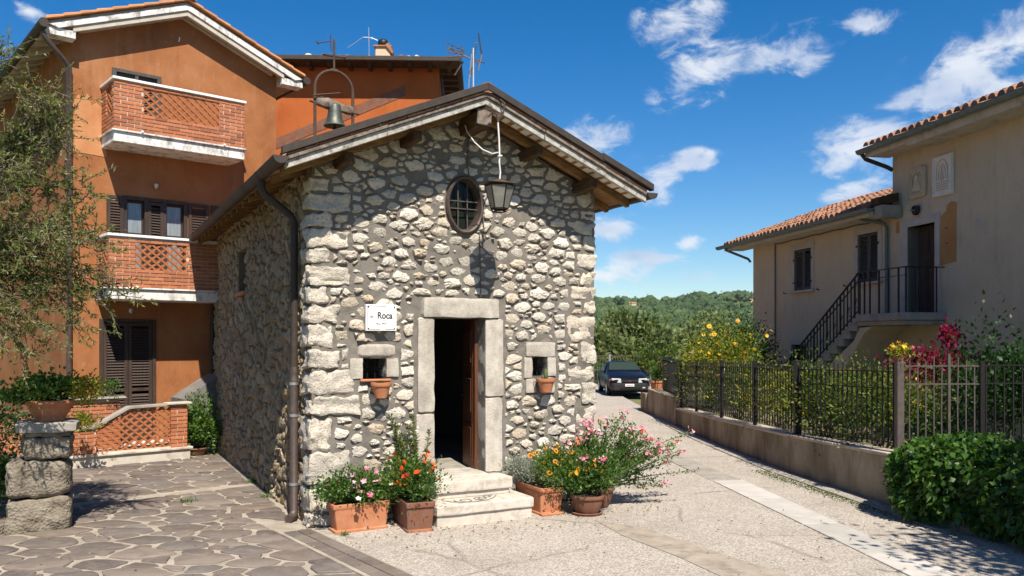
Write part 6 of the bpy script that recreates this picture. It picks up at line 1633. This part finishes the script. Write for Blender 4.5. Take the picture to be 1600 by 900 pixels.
# windscreen sits on the slope between y=1.30 (z .99) and y=2.0 (z 1.39)
def ws(x, f): return (x, 1.30 + .80 * f - .012, .99 + .34 * f + .024)
O('windscreen', MB().add([ws(-.66, .06), ws(.66, .06), ws(.54, .93), ws(-.54, .93)] + [(a, b + .01, c - .02) for a, b, c in (ws(-.66, .06), ws(.66, .06), ws(.54, .93), ws(-.54, .93))], [(0, 1, 2, 3), (7, 6, 5, 4), (0, 4, 5, 1), (1, 5, 6, 2), (2, 6, 7, 3), (3, 7, 4, 0)]), 'car_glass', CR)
for s in (-1, 1):
    O('side_window', MB().add([(s * .845, 1.62, .87), (s * .845, 3.2, .90), (s * .62, 3.05, 1.26), (s * .65, 2.15, 1.26)], [(0, 1, 2, 3)]), 'window_glass', CR, fix=False)
    O('headlight', MB().hexa([(s * .34, -.04, .545), (s * .70, .04, .555), (s * .70, .2, .555), (s * .34, .2, .545), (s * .36, -.01, .72), (s * .72, .07, .735), (s * .72, .25, .735), (s * .36, .25, .72)]), 'headlamp', CR, bevel=.015)
    O('indicator', MB().hexa([(s * .705, .05, .56), (s * .80, .16, .58), (s * .79, .3, .60), (s * .705, .25, .58), (s * .725, .08, .70), (s * .80, .20, .70), (s * .79, .34, .69), (s * .725, .28, .69)]), 'indicator' if s < 0 else 'headlamp', CR, bevel=.01)
    O('mirror', MB().hexa([(s * .84, 1.45, .90), (s * 1.02, 1.47, .92), (s * 1.02, 1.56, .92), (s * .84, 1.56, .90), (s * .84, 1.45, 1.00), (s * 1.0, 1.47, 1.03), (s * 1.0, 1.56, 1.03), (s * .84, 1.56, 1.0)]), 'car_plastic', CR, bevel=.02)
    for y in (.78, 3.28):
        w = O('wheel', MB().lathe([(.0, -.09), (.20, -.09), (.29, -.085), (.30, -.05), (.30, .05), (.29, .085), (.2, .09), (0, .09)], 24), 'tyre', CR, smooth=40, loc=(s * .75, y, .30)); w.rotation_euler = (0, R(90), 0)
        O('rim', MB().lathe([(0, .097), (.05, .10), (.17, .088), (.2, .097), (.2, .07)] if s > 0 else [(0, -.097), (.05, -.10), (.17, -.088), (.2, -.097), (.2, -.07)], 20), 'galvanised', w, smooth=40)
        O('wheel_arch', MB().tube([(s * .853, y + .36 * math.cos(t), .30 + .36 * math.sin(t)) for t in np.linspace(0, math.pi, 12)], .012, 5), 'car_plastic', CR)
O('grille', MB().box(-.33, .33, -.012, .10, .57, .665), 'car_plastic', CR, bevel=.008)
O('bumper', MB().hexa([(-.66, -.10, .25), (.66, -.10, .25), (.78, .2, .25), (-.78, .2, .25), (-.68, -.08, .53), (.68, -.08, .53), (.80, .2, .53), (-.80, .2, .53)]), 'car_plastic', CR, bevel=.03)
O('lower_intake', MB().box(-.42, .42, -.108, -.06, .30, .37), 'iron', CR)
O('number_plate', MB().box(-.20, .16, -.125, -.098, .41, .51), 'plate_white', CR, bevel=.004)
O('plate_mark', MB().box(-.16, .12, -.128, -.1255, .44, .48), 'faint_ink', CR)
for dx, dz in ((0, .018), (-.016, -.01), (.016, -.01)):
    O('emblem', MB().prism([(dx, dz - .022 + .622), (dx + .016, dz + .622), (dx, dz + .022 + .622), (dx - .016, dz + .622)], -.025, -.010), 'emblem_red', CR)
for s in (-.55, .55): O('fog_lamp', MB().box(s - .06, s + .06, -.098, -.05, .33, .39), 'headlamp' if s > 0 else 'car_plastic', CR, bevel=.01)
O('underside', MB().box(-.7, .7, .3, 3.8, .16, .26), 'tyre', CR)
# ------------------------------------------------------------------ trees and shrubs near by
def limb(mb, a, b, r0, r1, bend, n=7, seg=7):
    a = np.array(a, float); b = np.array(b, float); m = (a + b) / 2 + np.array(bend, float)
    pts = [(1 - t) ** 2 * a + 2 * t * (1 - t) * m + t * t * b + (rng.normal(size=3) * r0 * .25 if 0 < t < 1 else 0) for t in np.linspace(0, 1, seg)]
    mb.tube(pts, list(np.linspace(r0, r1, seg)), n, False); return pts
OT = E('olive_tree', 'grey green olive tree reaching in from the left edge over the paving', 'tree', (-7.2, 9.1, 0), 0)
tr = MB(); f = MB()
limb(tr, (0, 0, -.1), (.15, .1, 1.6), .22, .16, (.1, 0, 0)); 
mains = []
for i, (e, r_) in enumerate([((1.15, .2, 3.2), .09), ((.8, -.7, 4.0), .09), ((.1, .6, 4.3), .08), ((-.9, .3, 4.0), .09), ((.6, -.9, 2.8), .07), ((-.8, -.8, 3.5), .08), ((1.1, .5, 3.7), .07)]):
    mains.append(limb(tr, (.15, .1, 1.5), e, r_, .03, (0, 0, .35)))
O('trunk', tr, 'bark', OT, smooth=60)
tw = MB()
def twig(base, tip, nleaf, L=.055, r0=.009, sag=.0):
    base = np.array(base, float); tip = np.array(tip, float); mid = (base + tip) / 2 + rng.normal(size=3) * .10 * np.linalg.norm(tip - base) + [0, 0, sag]
    ts = np.linspace(0, 1, 6); pts = [(1 - t) ** 2 * base + 2 * t * (1 - t) * mid + t * t * tip for t in ts]
    tw.tube(pts, list(np.linspace(r0, .002, 6)), 4, False)
    t = rng.uniform(.1, 1.0, nleaf)[:, None]; Pp = (1 - t) ** 2 * base + 2 * t * (1 - t) * mid + t * t * tip
    d = unit(2 * (1 - t) * (mid - base) + 2 * t * (tip - mid)) * .7 + rng.normal(size=(nleaf, 3)) * .6
    f.quads(leafquads(Pp, d, L * rng.uniform(.6, 1.25, nleaf), L * .27), np.clip(tones(nleaf) * .9 + rng.normal() * .1, 0, 1))
allp = [p for m in mains for p in m[2:]]
# crown: sprays hanging from the limbs, long and loose on the lane side
for i in range(430):
    b = allp[rng.integers(0, len(allp))] + rng.normal(size=3) * .12
    ln_ = rng.uniform(.35, .95); d = unit(rng.normal(size=3) * [1, 1, .6] + [.25, -.05, -.30])
    tip = b + d * ln_
    if tip[0] > 2.1 or (tip[2] > 3.75 and rng.random() < .8): continue
    twig(b, tip, int(46 * ln_) + 14, .080, sag=.08)
for (a, b) in [((1.15, .2, 3.3), (2.42, .3, 3.05)), ((1.0, .2, 3.0), (2.5, .4, 2.85)), ((.9, -.4, 3.7), (1.9, -.4, 4.1)), ((1.1, -.2, 3.0), (2.0, -.2, 2.5)), ((1.15, .2, 3.3), (2.1, .5, 3.6)), ((1.3, .5, 4.3), (2.0, .1, 5.0)), ((1.2, .4, 4.2), (2.1, .2, 4.5)), ((.9, -.5, 4.5), (1.75, -.3, 5.25)), ((1.1, .2, 3.2), (2.3, .2, 2.6)), ((.9, -.3, 2.9), (1.9, -.1, 2.2)), ((1.1, .2, 3.5), (2.55, .1, 3.35)), ((1.2, .3, 3.9), (2.3, .3, 4.0)), ((1.1, 0, 3.4), (2.2, -.3, 3.3)), ((1.2, .2, 4.1), (1.9, .4, 4.8))]:
    pts = limb(tr, a, b, .016, .006, (0, 0, .18), 5, 6) if False else None
    a = np.array(a); b = np.array(b); m = (a + b) / 2 + [0, 0, .2]
    pl_ = [(1 - t) ** 2 * a + 2 * t * (1 - t) * m + t * t * b for t in np.linspace(0, 1, 9)]
    tw.tube(pl_, list(np.linspace(.018, .005, 9)), 5, False)
    for p in pl_[1:]:
        for _ in range(9):
            q = p + rng.normal(size=3) * .07; d = unit(rng.normal(size=3) + (b - a) * .6 + [0, 0, -.1]); twig(q, q + d * rng.uniform(.2, .55), 22, .062, .006)
O('twigs', tw, 'bark', OT, kind='stuff'); O('foliage', f, 'olive_leaf', OT, kind='stuff')
# ground shrub left of the pillar
def shrub(name, label, cat, loc, rad, n, L, Wd, mat, clumps=20, up=.35, tone=(0, 1), fl=None, spread=.3, hollow=.55, stemr=.012, group=None):
    e = E(name, label, cat, loc, 0, group)
    f = MB(); K = bush(f, (0, 0, rad[2] * 1.0), rad, n, L, Wd, clumps, spread, up, tone, hollow)
    O('foliage', f, mat, e, kind='stuff')
    s = MB(); stems(s, (0, 0, 0), K[:min(len(K), 14)], stemr, .004); O('stems', s, 'bark', e)
    if fl:
        for (nm, mt, cnt, r_, pet) in fl:
            P = K[rng.integers(0, len(K), cnt)] * rng.uniform(.85, 1.18, (cnt, 1)) + rng.normal(size=(cnt, 3)) * np.array(rad) * .16
            g = MB(); flowers(g, P, r_, pet); O(nm, g, mt, e, kind='stuff')
    return e
shrub('shrub', 'bright green leafy bush behind the stone pillar at the left edge', 'shrub', (-6.75, 10.6, 0), (.55, .45, .42), 2400, .07, .04, 'plant_leaf', 22)
shrub('shrub', 'dark climbing bush above the low brick wall at the left edge', 'shrub', (-7.9, 12.2, .2), (.75, .5, .75), 3200, .075, .035, 'dark_leaf', 22)
shrub('pot_plant', 'yellowish plant trailing over the inner terrace wall', 'plant', (-7.42, 14.1, .72), (.26, .2, .14), 420, .06, .03, 'yellow_leaf', 10)
shrub('pot_plant', 'green sprig growing on top of the inner terrace wall', 'plant', (-7.55, 15.55, 1.2), (.2, .15, .16), 220, .06, .03, 'plant_leaf', 8)
# hedge: broad leaves, clipped long mound
HG = E('hedge', 'dense broad leaved green hedge bulging over its kerb', 'hedge', (5.2, 10.9, 0), 0)
f = MB(); n = 15000
a = np.array([-.36, -.05]); b = np.array([.95, -3.9]); ax = (b - a) / np.linalg.norm(b - a); pr = np.array([-ax[1], ax[0]]) * 1.0
if pr[0] < 0: pr = -pr
t = rng.uniform(-.06, 1, n); ang = rng.uniform(-.62 * math.pi, 1.0 * math.pi, n)
w_ = .95; h_ = .52
rad = 1 + .10 * np.sin(t * 23 + 2 * np.sin(ang * 2)) * np.cos(ang * 3 + t * 9) + rng.normal(size=n) * .05
endr = np.sqrt(np.clip(1 - (np.clip(.13 - t, 0, 1) / .19) ** 2, .05, 1))
cu = np.cos(ang); su = np.sin(ang)
cx = np.sign(-cu) * np.abs(cu) ** .7 * w_ * rad * endr; cz = .50 + np.sign(su) * np.abs(su) ** .7 * h_ * rad * (.6 + .4 * endr)
L_ = np.linalg.norm(b - a)
XY = a[None] + ax[None] * (t * L_)[:, None] + pr[None] * (cx + w_ * .92)[:, None]
P = np.stack([XY[:, 0], XY[:, 1], np.maximum(cz, .06)], 1); nrm = np.stack([pr[0] * cx / w_, pr[1] * cx / w_, (cz - .5) / h_], 1)
nrm[t < .05] += np.append(-ax, 0) * .8
D = unit(nrm) * .5 + rng.normal(size=(n, 3)) * .42 + np.array([0, 0, -.25])
f.quads(leafquads(P - unit(nrm) * .05, D, .098 * rng.uniform(.6, 1.25, n), .068 * rng.uniform(.7, 1.15, n), .18, .18), np.clip(rng.uniform(0, 1, n) * .8 + .2 * np.sin(t * 40) * np.sin(ang * 5), 0, 1))
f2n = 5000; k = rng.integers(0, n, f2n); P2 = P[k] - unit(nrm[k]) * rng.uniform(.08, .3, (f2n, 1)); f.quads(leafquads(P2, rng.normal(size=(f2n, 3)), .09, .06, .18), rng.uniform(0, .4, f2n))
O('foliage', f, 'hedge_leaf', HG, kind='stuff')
s = MB()
for i in range(16): tt = .05 + .06 * i; q = a + ax * tt * L_ + pr * .9; stems(s, (q[0], q[1], -.05), [(q[0] + rng.normal() * .4, q[1] + rng.normal() * .3, .7) for _ in range(3)], .016, .005)
O('stems', s, 'bark', HG)
# garden behind the fence
gz = .42
shrub('flower_bush', 'tall yellow and red flowering bush rising above the far end of the fence', 'bush', (5.45, 21.6, gz), (.95, 1.0, .98), 7200, .085, .045, 'yellow_leaf', 34, .35, (0, .95), [('yellow_flowers', 'yellow_petal', 90, .055, 6), ('red_flowers', 'red_petal', 14, .06, 6), ('pink_flowers', 'pink_petal', 4, .07, 6)], .30)
shrub('flower_bush', 'dark green bush with crimson blooms against the corner of the beige house', 'bush', (6.55, 23.2, gz), (.75, .8, 1.15), 5200, .085, .045, 'dark_leaf', 28, .35, (0, 1), [('crimson_flowers', 'magenta_petal', 18, .07, 6), ('yellow_flowers', 'yellow_petal', 14, .05, 6)])
sf = E('tall_flowers', 'tall yellow daisies on thin stems above the flowering bush', 'flower', (5.3, 21.5, gz), 0)
s = MB(); P = np.array([(-.15, 0, 2.22), (.0, .1, 2.02), (.62, .1, 2.36), (-.3, .0, 2.15), (.3, 0, 2.25), (1.3, .2, 2.3), (1.5, .1, 2.25), (1.35, 0, 2.12), (.75, -.1, 2.05), (-.4, .1, 1.95)])
stems(s, (.2, 0, .2), P, .012, .006, .08); O('stems', s, 'green_stem', sf)
g = MB(); flowers(g, P[:3], .075, 10, np.array([[-.2, -.9, .3]] * 3), cup=.05); flowers(g, P[3:] - [0, 0, .15], .05, 8); O('petals', g, 'yellow_petal', sf, kind='stuff')
g = MB(); flowers(g, P[:3] + [0, -.02, .01], .032, 8, np.array([[-.2, -.9, .3]] * 3), cup=.0); O('flower_eyes', g, 'orange_petal', sf, kind='stuff')
for i, (x, y, r_, h, n, m, lab) in enumerate([(5.2, 18.9, .66, .62, 3600, 'shrub_leaf', 'sparse yellow green shrub behind the middle of the iron fence'), (5.42, 16.7, .66, .60, 3600, 'yellow_leaf', 'yellow leaved shrub behind the fence left of its thick black post'),
        (5.40, 14.2, .72, .66, 5200, 'shrub_leaf', 'dense sunlit climbing shrub behind the fence right of its thick black post'), (5.72, 12.75, .70, .66, 5200, 'shrub_leaf', 'leafy green shrub behind the fence just left of the grey corner post'), (6.35, 15.2, .75, .62, 4200, 'shrub_leaf', 'olive green shrub in the garden below the outdoor stair')]):
    shrub('garden_shrub', lab, 'shrub', (x, y, gz), (r_, r_ * 1.15, h), n, .075, .034, m, 30, .3, (0, 1), [('yellow_flowers', 'yellow_petal', 16, .035, 5)], .30, group='shrubs behind the garden fence')
shrub('garden_shrub', 'tall dark green shrub behind the hedge at the right edge', 'shrub', (7.25, 12.2, gz), (.70, .6, .92), 5600, .085, .045, 'dark_leaf', 30, .3, (0, 1), None, .3, group='shrubs behind the garden fence')
shrub('garden_shrub', 'low dark shrub behind the bare grey railing panel', 'shrub', (6.35, 12.4, gz), (.45, .35, .48), 1500, .075, .034, 'dark_leaf', 18, .3, (0, 1), None, .3, group='shrubs behind the garden fence')
shrub('garden_shrub', 'light leafy shrub climbing the short fence by the far gate post', 'shrub', (5.15, 24.4, gz), (.45, .9, .58), 2000, .09, .045, 'plant_leaf', 22, .3, (0, .9), [('red_flowers', 'magenta_petal', 7, .06, 6)], .3, group='shrubs behind the garden fence')
# bougainvillea under the landing
bo = E('bougainvillea', 'crimson bougainvillea under the stair landing of the beige house', 'bush', (7.75, 15.2, gz), 0)
tr2 = MB(); 
for i in range(9): limb(tr2, (rng.normal() * .08, rng.normal() * .06, 0), (rng.normal() * .5, rng.normal() * .25, rng.uniform(1.2, 1.8)), .03, .008, (0, 0, .2), 6, 6)
O('stems', tr2, 'bark', bo)
f = MB(); bush(f, (-.05, 0, 1.36), (.76, .42, .30), 2300, .085, .06, 26, .30, .2, (0, 1)); bush(f, (.30, 0, 1.85), (.20, .2, .26), 300, .08, .055, 8, .35, .3, (0, 1)); bush(f, (-.5, -.1, 1.1), (.35, .3, .35), 380, .08, .055, 8, .35, .0, (.2, 1)); O('bracts', f, 'magenta_petal', bo, kind='stuff')
f = MB(); bush(f, (0, .05, 1.30), (.78, .42, .32), 1900, .085, .045, 20, .32, .2, (0, 1)); O('foliage', f, 'dark_leaf', bo, kind='stuff')
yp = E('potted_flowers', 'yellow orange flowers in a small pot on the grey fence post', 'potted plant', (5.36, 11.40, wt(11.4) + FT + .02), 0)
O('pot', MB().lathe([(0, 0), (.05, 0), (.065, .08), (.055, .08), (0, .07)], 14), 'old_terracotta', yp, smooth=40)
f = MB(); bush(f, (0, 0, .13), (.12, .11, .08), 260, .05, .03, 9, .35, .4, (.3, 1)); O('foliage', f, 'yellow_leaf', yp, kind='stuff')
g = MB(); flowers(g, rng.normal(size=(26, 3)) * [.07, .06, .025] + [0, -.02, .19], .032, 7); O('yellow_flowers', g, 'yellow_petal', yp, kind='stuff')
# big leafy tree beside the lane, right of the viewer: its shade falls over hedge and lane
def tree(name, label, loc, trunk_h, rad, n, L, Wd, mat, clumps=36, tr_r=.2, group=None, spread=.24, zc=None):
    e = E(name, label, 'tree', loc, 0, group); t = MB(); f = MB()
    K = bush(f, (0, 0, trunk_h + rad[2] * .8), rad, n, L, Wd, clumps, spread, .2, (0, 1), .45)
    limb(t, (0, 0, -.3), (0, 0, trunk_h + rad[2] * .7), tr_r, tr_r * .45, (rng.normal() * .2, rng.normal() * .2, 0))
    for p in K[:12]: limb(t, (0, 0, trunk_h * .9), p, tr_r * .4, .02, (0, 0, .3), 6, 6)
    O('trunk', t, 'bark', e, smooth=60); O('crown', f, mat, e, kind='stuff'); return e
tree('shade_tree', 'broad leaved tree standing beyond the right edge beside the hedge', (7.8, 4.9, 0), 2.4, (2.3, 2.3, 1.9), 24000, .15, .09, 'tree_leaf', 66, .2, None, .22)
# weeds in the paving and along walls
for i, (x, y, r_, lab) in enumerate([(-4.55, 11.55, .10, 'small grass tuft in the paving joint near the pillar'), (*CW(-.10, 2.2)[:2], .09, 'small weed at the foot of the chapel side wall'), (*CW(-.08, 3.6)[:2], .08, 'tiny weed at the foot of the chapel side wall further back'), (*CW(.25, -.55)[:2], .04, 'tiny weed between border slabs at the chapel corner')]):
    e = E('weed', lab, 'weed', (x, y, .01), 0, 'weeds in the joints'); f = MB(); n = 60
    f.quads(leafquads(rng.normal(size=(n, 3)) * [r_ * .6, r_ * .6, 0], rng.normal(size=(n, 3)) * [1, 1, .3] + [0, 0, .7], r_ * rng.uniform(.6, 1.3, n), .010), tones(n)); O('blades', f, 'plant_leaf', e, kind='stuff')
f = MB(); n = 1500; t = rng.uniform(0, 1, n); px_ = 4.35 + (5.05 - 4.35) * t + rng.normal(size=n) * .09; py_ = 14.4 + (10.6 - 14.4) * t + rng.normal(size=n) * .1
f.quads(leafquads(np.stack([px_ - .05, py_, np.zeros(n)], 1), rng.normal(size=(n, 3)) * [1, 1, .2] + [0, 0, .4], .035, .012), tones(n, 0, .8))
# dry leaves and petals blown along the wall foot and round the pots
g = MB(); n = 420; t = rng.uniform(0, 1, n)
lx = 4.9 + .45 * np.interp(t, [0, 1], [1, -.9]) - np.abs(rng.normal(size=n)) * .28; ly = 10.4 + 11 * t ** 1.4
p_ = np.stack([lx, ly, np.full(n, .016)], 1)
m_ = 150; q_ = np.array([CW(rng.uniform(.0, 4.6), -.75 - abs(rng.normal()) * .45, .016)[:] for _ in range(m_)])
q2 = np.stack([rng.uniform(-5.5, 4.5, 160), rng.uniform(7.2, 12, 160), np.full(160, .030)], 1)
A_ = np.concatenate([p_, q_, q2]); D_ = rng.normal(size=(len(A_), 3)) * [1, 1, .12]
g.quads(leafquads(A_, D_, .035 * rng.uniform(.5, 1.4, len(A_)), .02, .25), rng.uniform(0, 1, len(A_)))
ll = O('leaf_litter', g, 'dry_leaf', kind='stuff'); tag(ll, 'dry leaves and petals scattered over the lane and paving', 'leaf litter')
mo = O('moss', f, 'shrub_leaf', kind='stuff'); tag(mo, 'low moss and weeds growing along the gutter slabs of the lane', 'moss')
# ------------------------------------------------------------------ valley trees and wooded hills
tl = [(4.6, 47, -.6, .3, (2.3, 2.0, 1.45), 4200, 'plain green round tree low behind the mesh fence'), (7.6, 52, -1.2, .6, (3.2, 2.6, 2.15), 6500, 'tall pale olive tree rising highest behind the parked car'),
      (10.6, 56, -1.4, .6, (2.9, 2.4, 2.0), 5200, 'rounded olive tree right of the tallest valley tree'), (9.6, 68, -3.5, 2.4, (3.6, 3.0, 3.0), 6000, 'darker broad tree behind the olive trees in the valley'),
      (14.2, 58, -2, .9, (2.8, 2.4, 2.2), 5200, 'green tree close to the left corner of the beige house'), (5.6, 74, -4.4, 2.2, (3.8, 3.0, 3.2), 5600, 'dark tree down in the valley just right of the chapel'),
      (16.5, 70, -4, 3.0, (3.4, 3.0, 3.2), 5200, 'tall dark tree against the beige house corner')]
tree_o = []
for (x, y, z, th, rad, n, lab) in tl:
    tree_o.append(tree('valley_tree', lab, (x, y, hill(x, y) if y > 60 else max(hill(x, y), z)), th, rad, n, .34, .20, 'tree_leaf', 46, .22, 'trees in the valley', .17))
shrub('shrub', 'rough green shrubs along the mesh fence behind the car', 'shrub', (3.7, 42.5, -.2), (1.6, .9, .62), 2600, .16, .09, 'plant_leaf', 24)
shrub('shrub', 'tall green shrub behind the car to its right', 'shrub', (7.4, 40.5, -.1), (1.8, 1.0, .95), 3600, .16, .09, 'shrub_leaf', 26)
# wooded slopes: thousands of crowns that read as one mass
def patch(x, y):      # pale open field high on the slope
    return ((x - 92) / 34) ** 2 + ((y - 596) / 26) ** 2 < 1 or ((x - 120) / 30) ** 2 + ((y - 618) / 14) ** 2 < 1 or ((x - 150) / 26) ** 2 + ((y - 540) / 12) ** 2 < 1 or ((x - 80) / 22) ** 2 + ((y - 330) / 14) ** 2 < 1
pts = []
y = 84.0
while y < 760:
    sp_ = 4.6 + y * .0075
    x = -.12 * y - 10
    while x < .62 * y + 10:
        px, py = x + rng.uniform(-.45, .45) * sp_, y + rng.uniform(-.45, .45) * sp_
        if not patch(px, py) and noise.noise(Vector((px * .02, py * .02, 9))) > -.5: pts.append((px, py))
        x += sp_
    y += sp_
f = MB(); allq = []; allt = []
_b = bmesh.new(); bmesh.ops.create_icosphere(_b, subdivisions=2, radius=1); _b.verts.ensure_lookup_table()
ICV = np.array([v.co[:] for v in _b.verts]); ICF = np.array([[v.index for v in q.verts] for q in _b.faces]); _b.free()
ICF = ICF[ICV[ICF].mean(1)[:, 2] > -.35]; ICQ = np.concatenate([ICF, ICF[:, 2:3]], 1)
for (x, y) in pts:
    r_ = rng.uniform(2.0, 3.9) + y * .0016; far_ = y > 340
    c = np.array([x, y, hill(x, y) + r_ * .62]); ax = np.array([r_ * rng.uniform(.85, 1.15), r_, r_ * rng.uniform(.75, 1.15)])
    base = .30 + .28 * noise.noise(Vector((x * .012, y * .012, 2))) + rng.uniform(-.16, .22)
    w = rng.normal(size=(5, 3)) * 2.4; ph = rng.uniform(0, 6.3, 5)
    V = ICV * (.92 + .13 * np.sin(ICV @ w.T + ph).sum(1)[:, None] * .5 + rng.normal(size=(len(ICV), 1)) * .05)
    allq.append((c + V * ax * .95)[ICQ]); allt.append(np.clip(base - .06 + rng.normal(size=len(ICQ)) * .07, 0, 1))
    nq = 90 if y < 200 else 60 if y < 340 else 30
    u = rng.normal(size=(nq, 3)); u[:, 2] = np.abs(u[:, 2]) - .2; u = unit(u)
    k = .92 + .13 * np.sin(u @ w.T + ph).sum(1)[:, None] * .5
    P = c + u * k * ax * rng.uniform(.93, 1.06, (nq, 1))
    L = r_ * (.14 if y < 200 else .17 if y < 340 else .22) * rng.uniform(.6, 1.3, (nq, 1))
    un = unit(u + rng.normal(size=(nq, 3)) * .5); ta = unit(np.cross(un, rng.normal(size=(nq, 3)))); tb = np.cross(un, ta)
    allq.append(np.stack([P - ta * L * .6, P - tb * L * .5 + un * L * .12, P + ta * L * .6, P + tb * L * .5 + un * L * .1], 1))
    allt.append(np.clip(base + rng.uniform(-.05, .30, nq), 0, 1))
f.quads(np.concatenate(allq), np.concatenate(allt))
wd = O('woodland', f, 'forest_leaf', kind='stuff'); tag(wd, 'dense green woodland covering the far hills', 'woodland')
for i, (x, y, s, lab) in enumerate([(79, 540, 2.4, 'tiny pale farmhouse on the wooded hill near the chapel corner'), (152, 520, 2.2, 'small pale farmhouse on the hill near the beige house')]):
    z = hill(x, y) + 4.5
    h = E('farmhouse', lab, 'house', (x, y, z), 15 * i, 'farmhouses on the hill')
    O('walls', MB().box(-s, s, -s * .6, s * .6, -4, s * .7), 'beige_render', h)
    O('roof', MB().prism([(-s * .7, s * .7), (s * .7, s * .7), (0, s * 1.1)], -s * 1.05, s * 1.05, 'x'), 'roof_clay', h)
    O('window', MB().box(-s * .5, -s * .3, -s * .6 - .05, -s * .6 - .01, s * .1, s * .4), 'window_glass', h)
# ------------------------------------------------------------------ thin summer haze over the valley
hz = MB().box(-4500, 4500, -4500, 4500, -45, 75)
k = bpy.data.materials.new('haze'); k.use_nodes = True; k.node_tree.nodes.clear()
pv = k.node_tree.nodes.new('ShaderNodeVolumePrincipled'); pv.inputs['Density'].default_value = .00007; pv.inputs['Color'].default_value = (.88, .92, 1, 1); pv.inputs['Anisotropy'].default_value = .1
ko = k.node_tree.nodes.new('ShaderNodeOutputMaterial'); k.node_tree.links.new(pv.outputs[0], ko.inputs['Volume'])
O('haze', hz, k, kind='stuff')
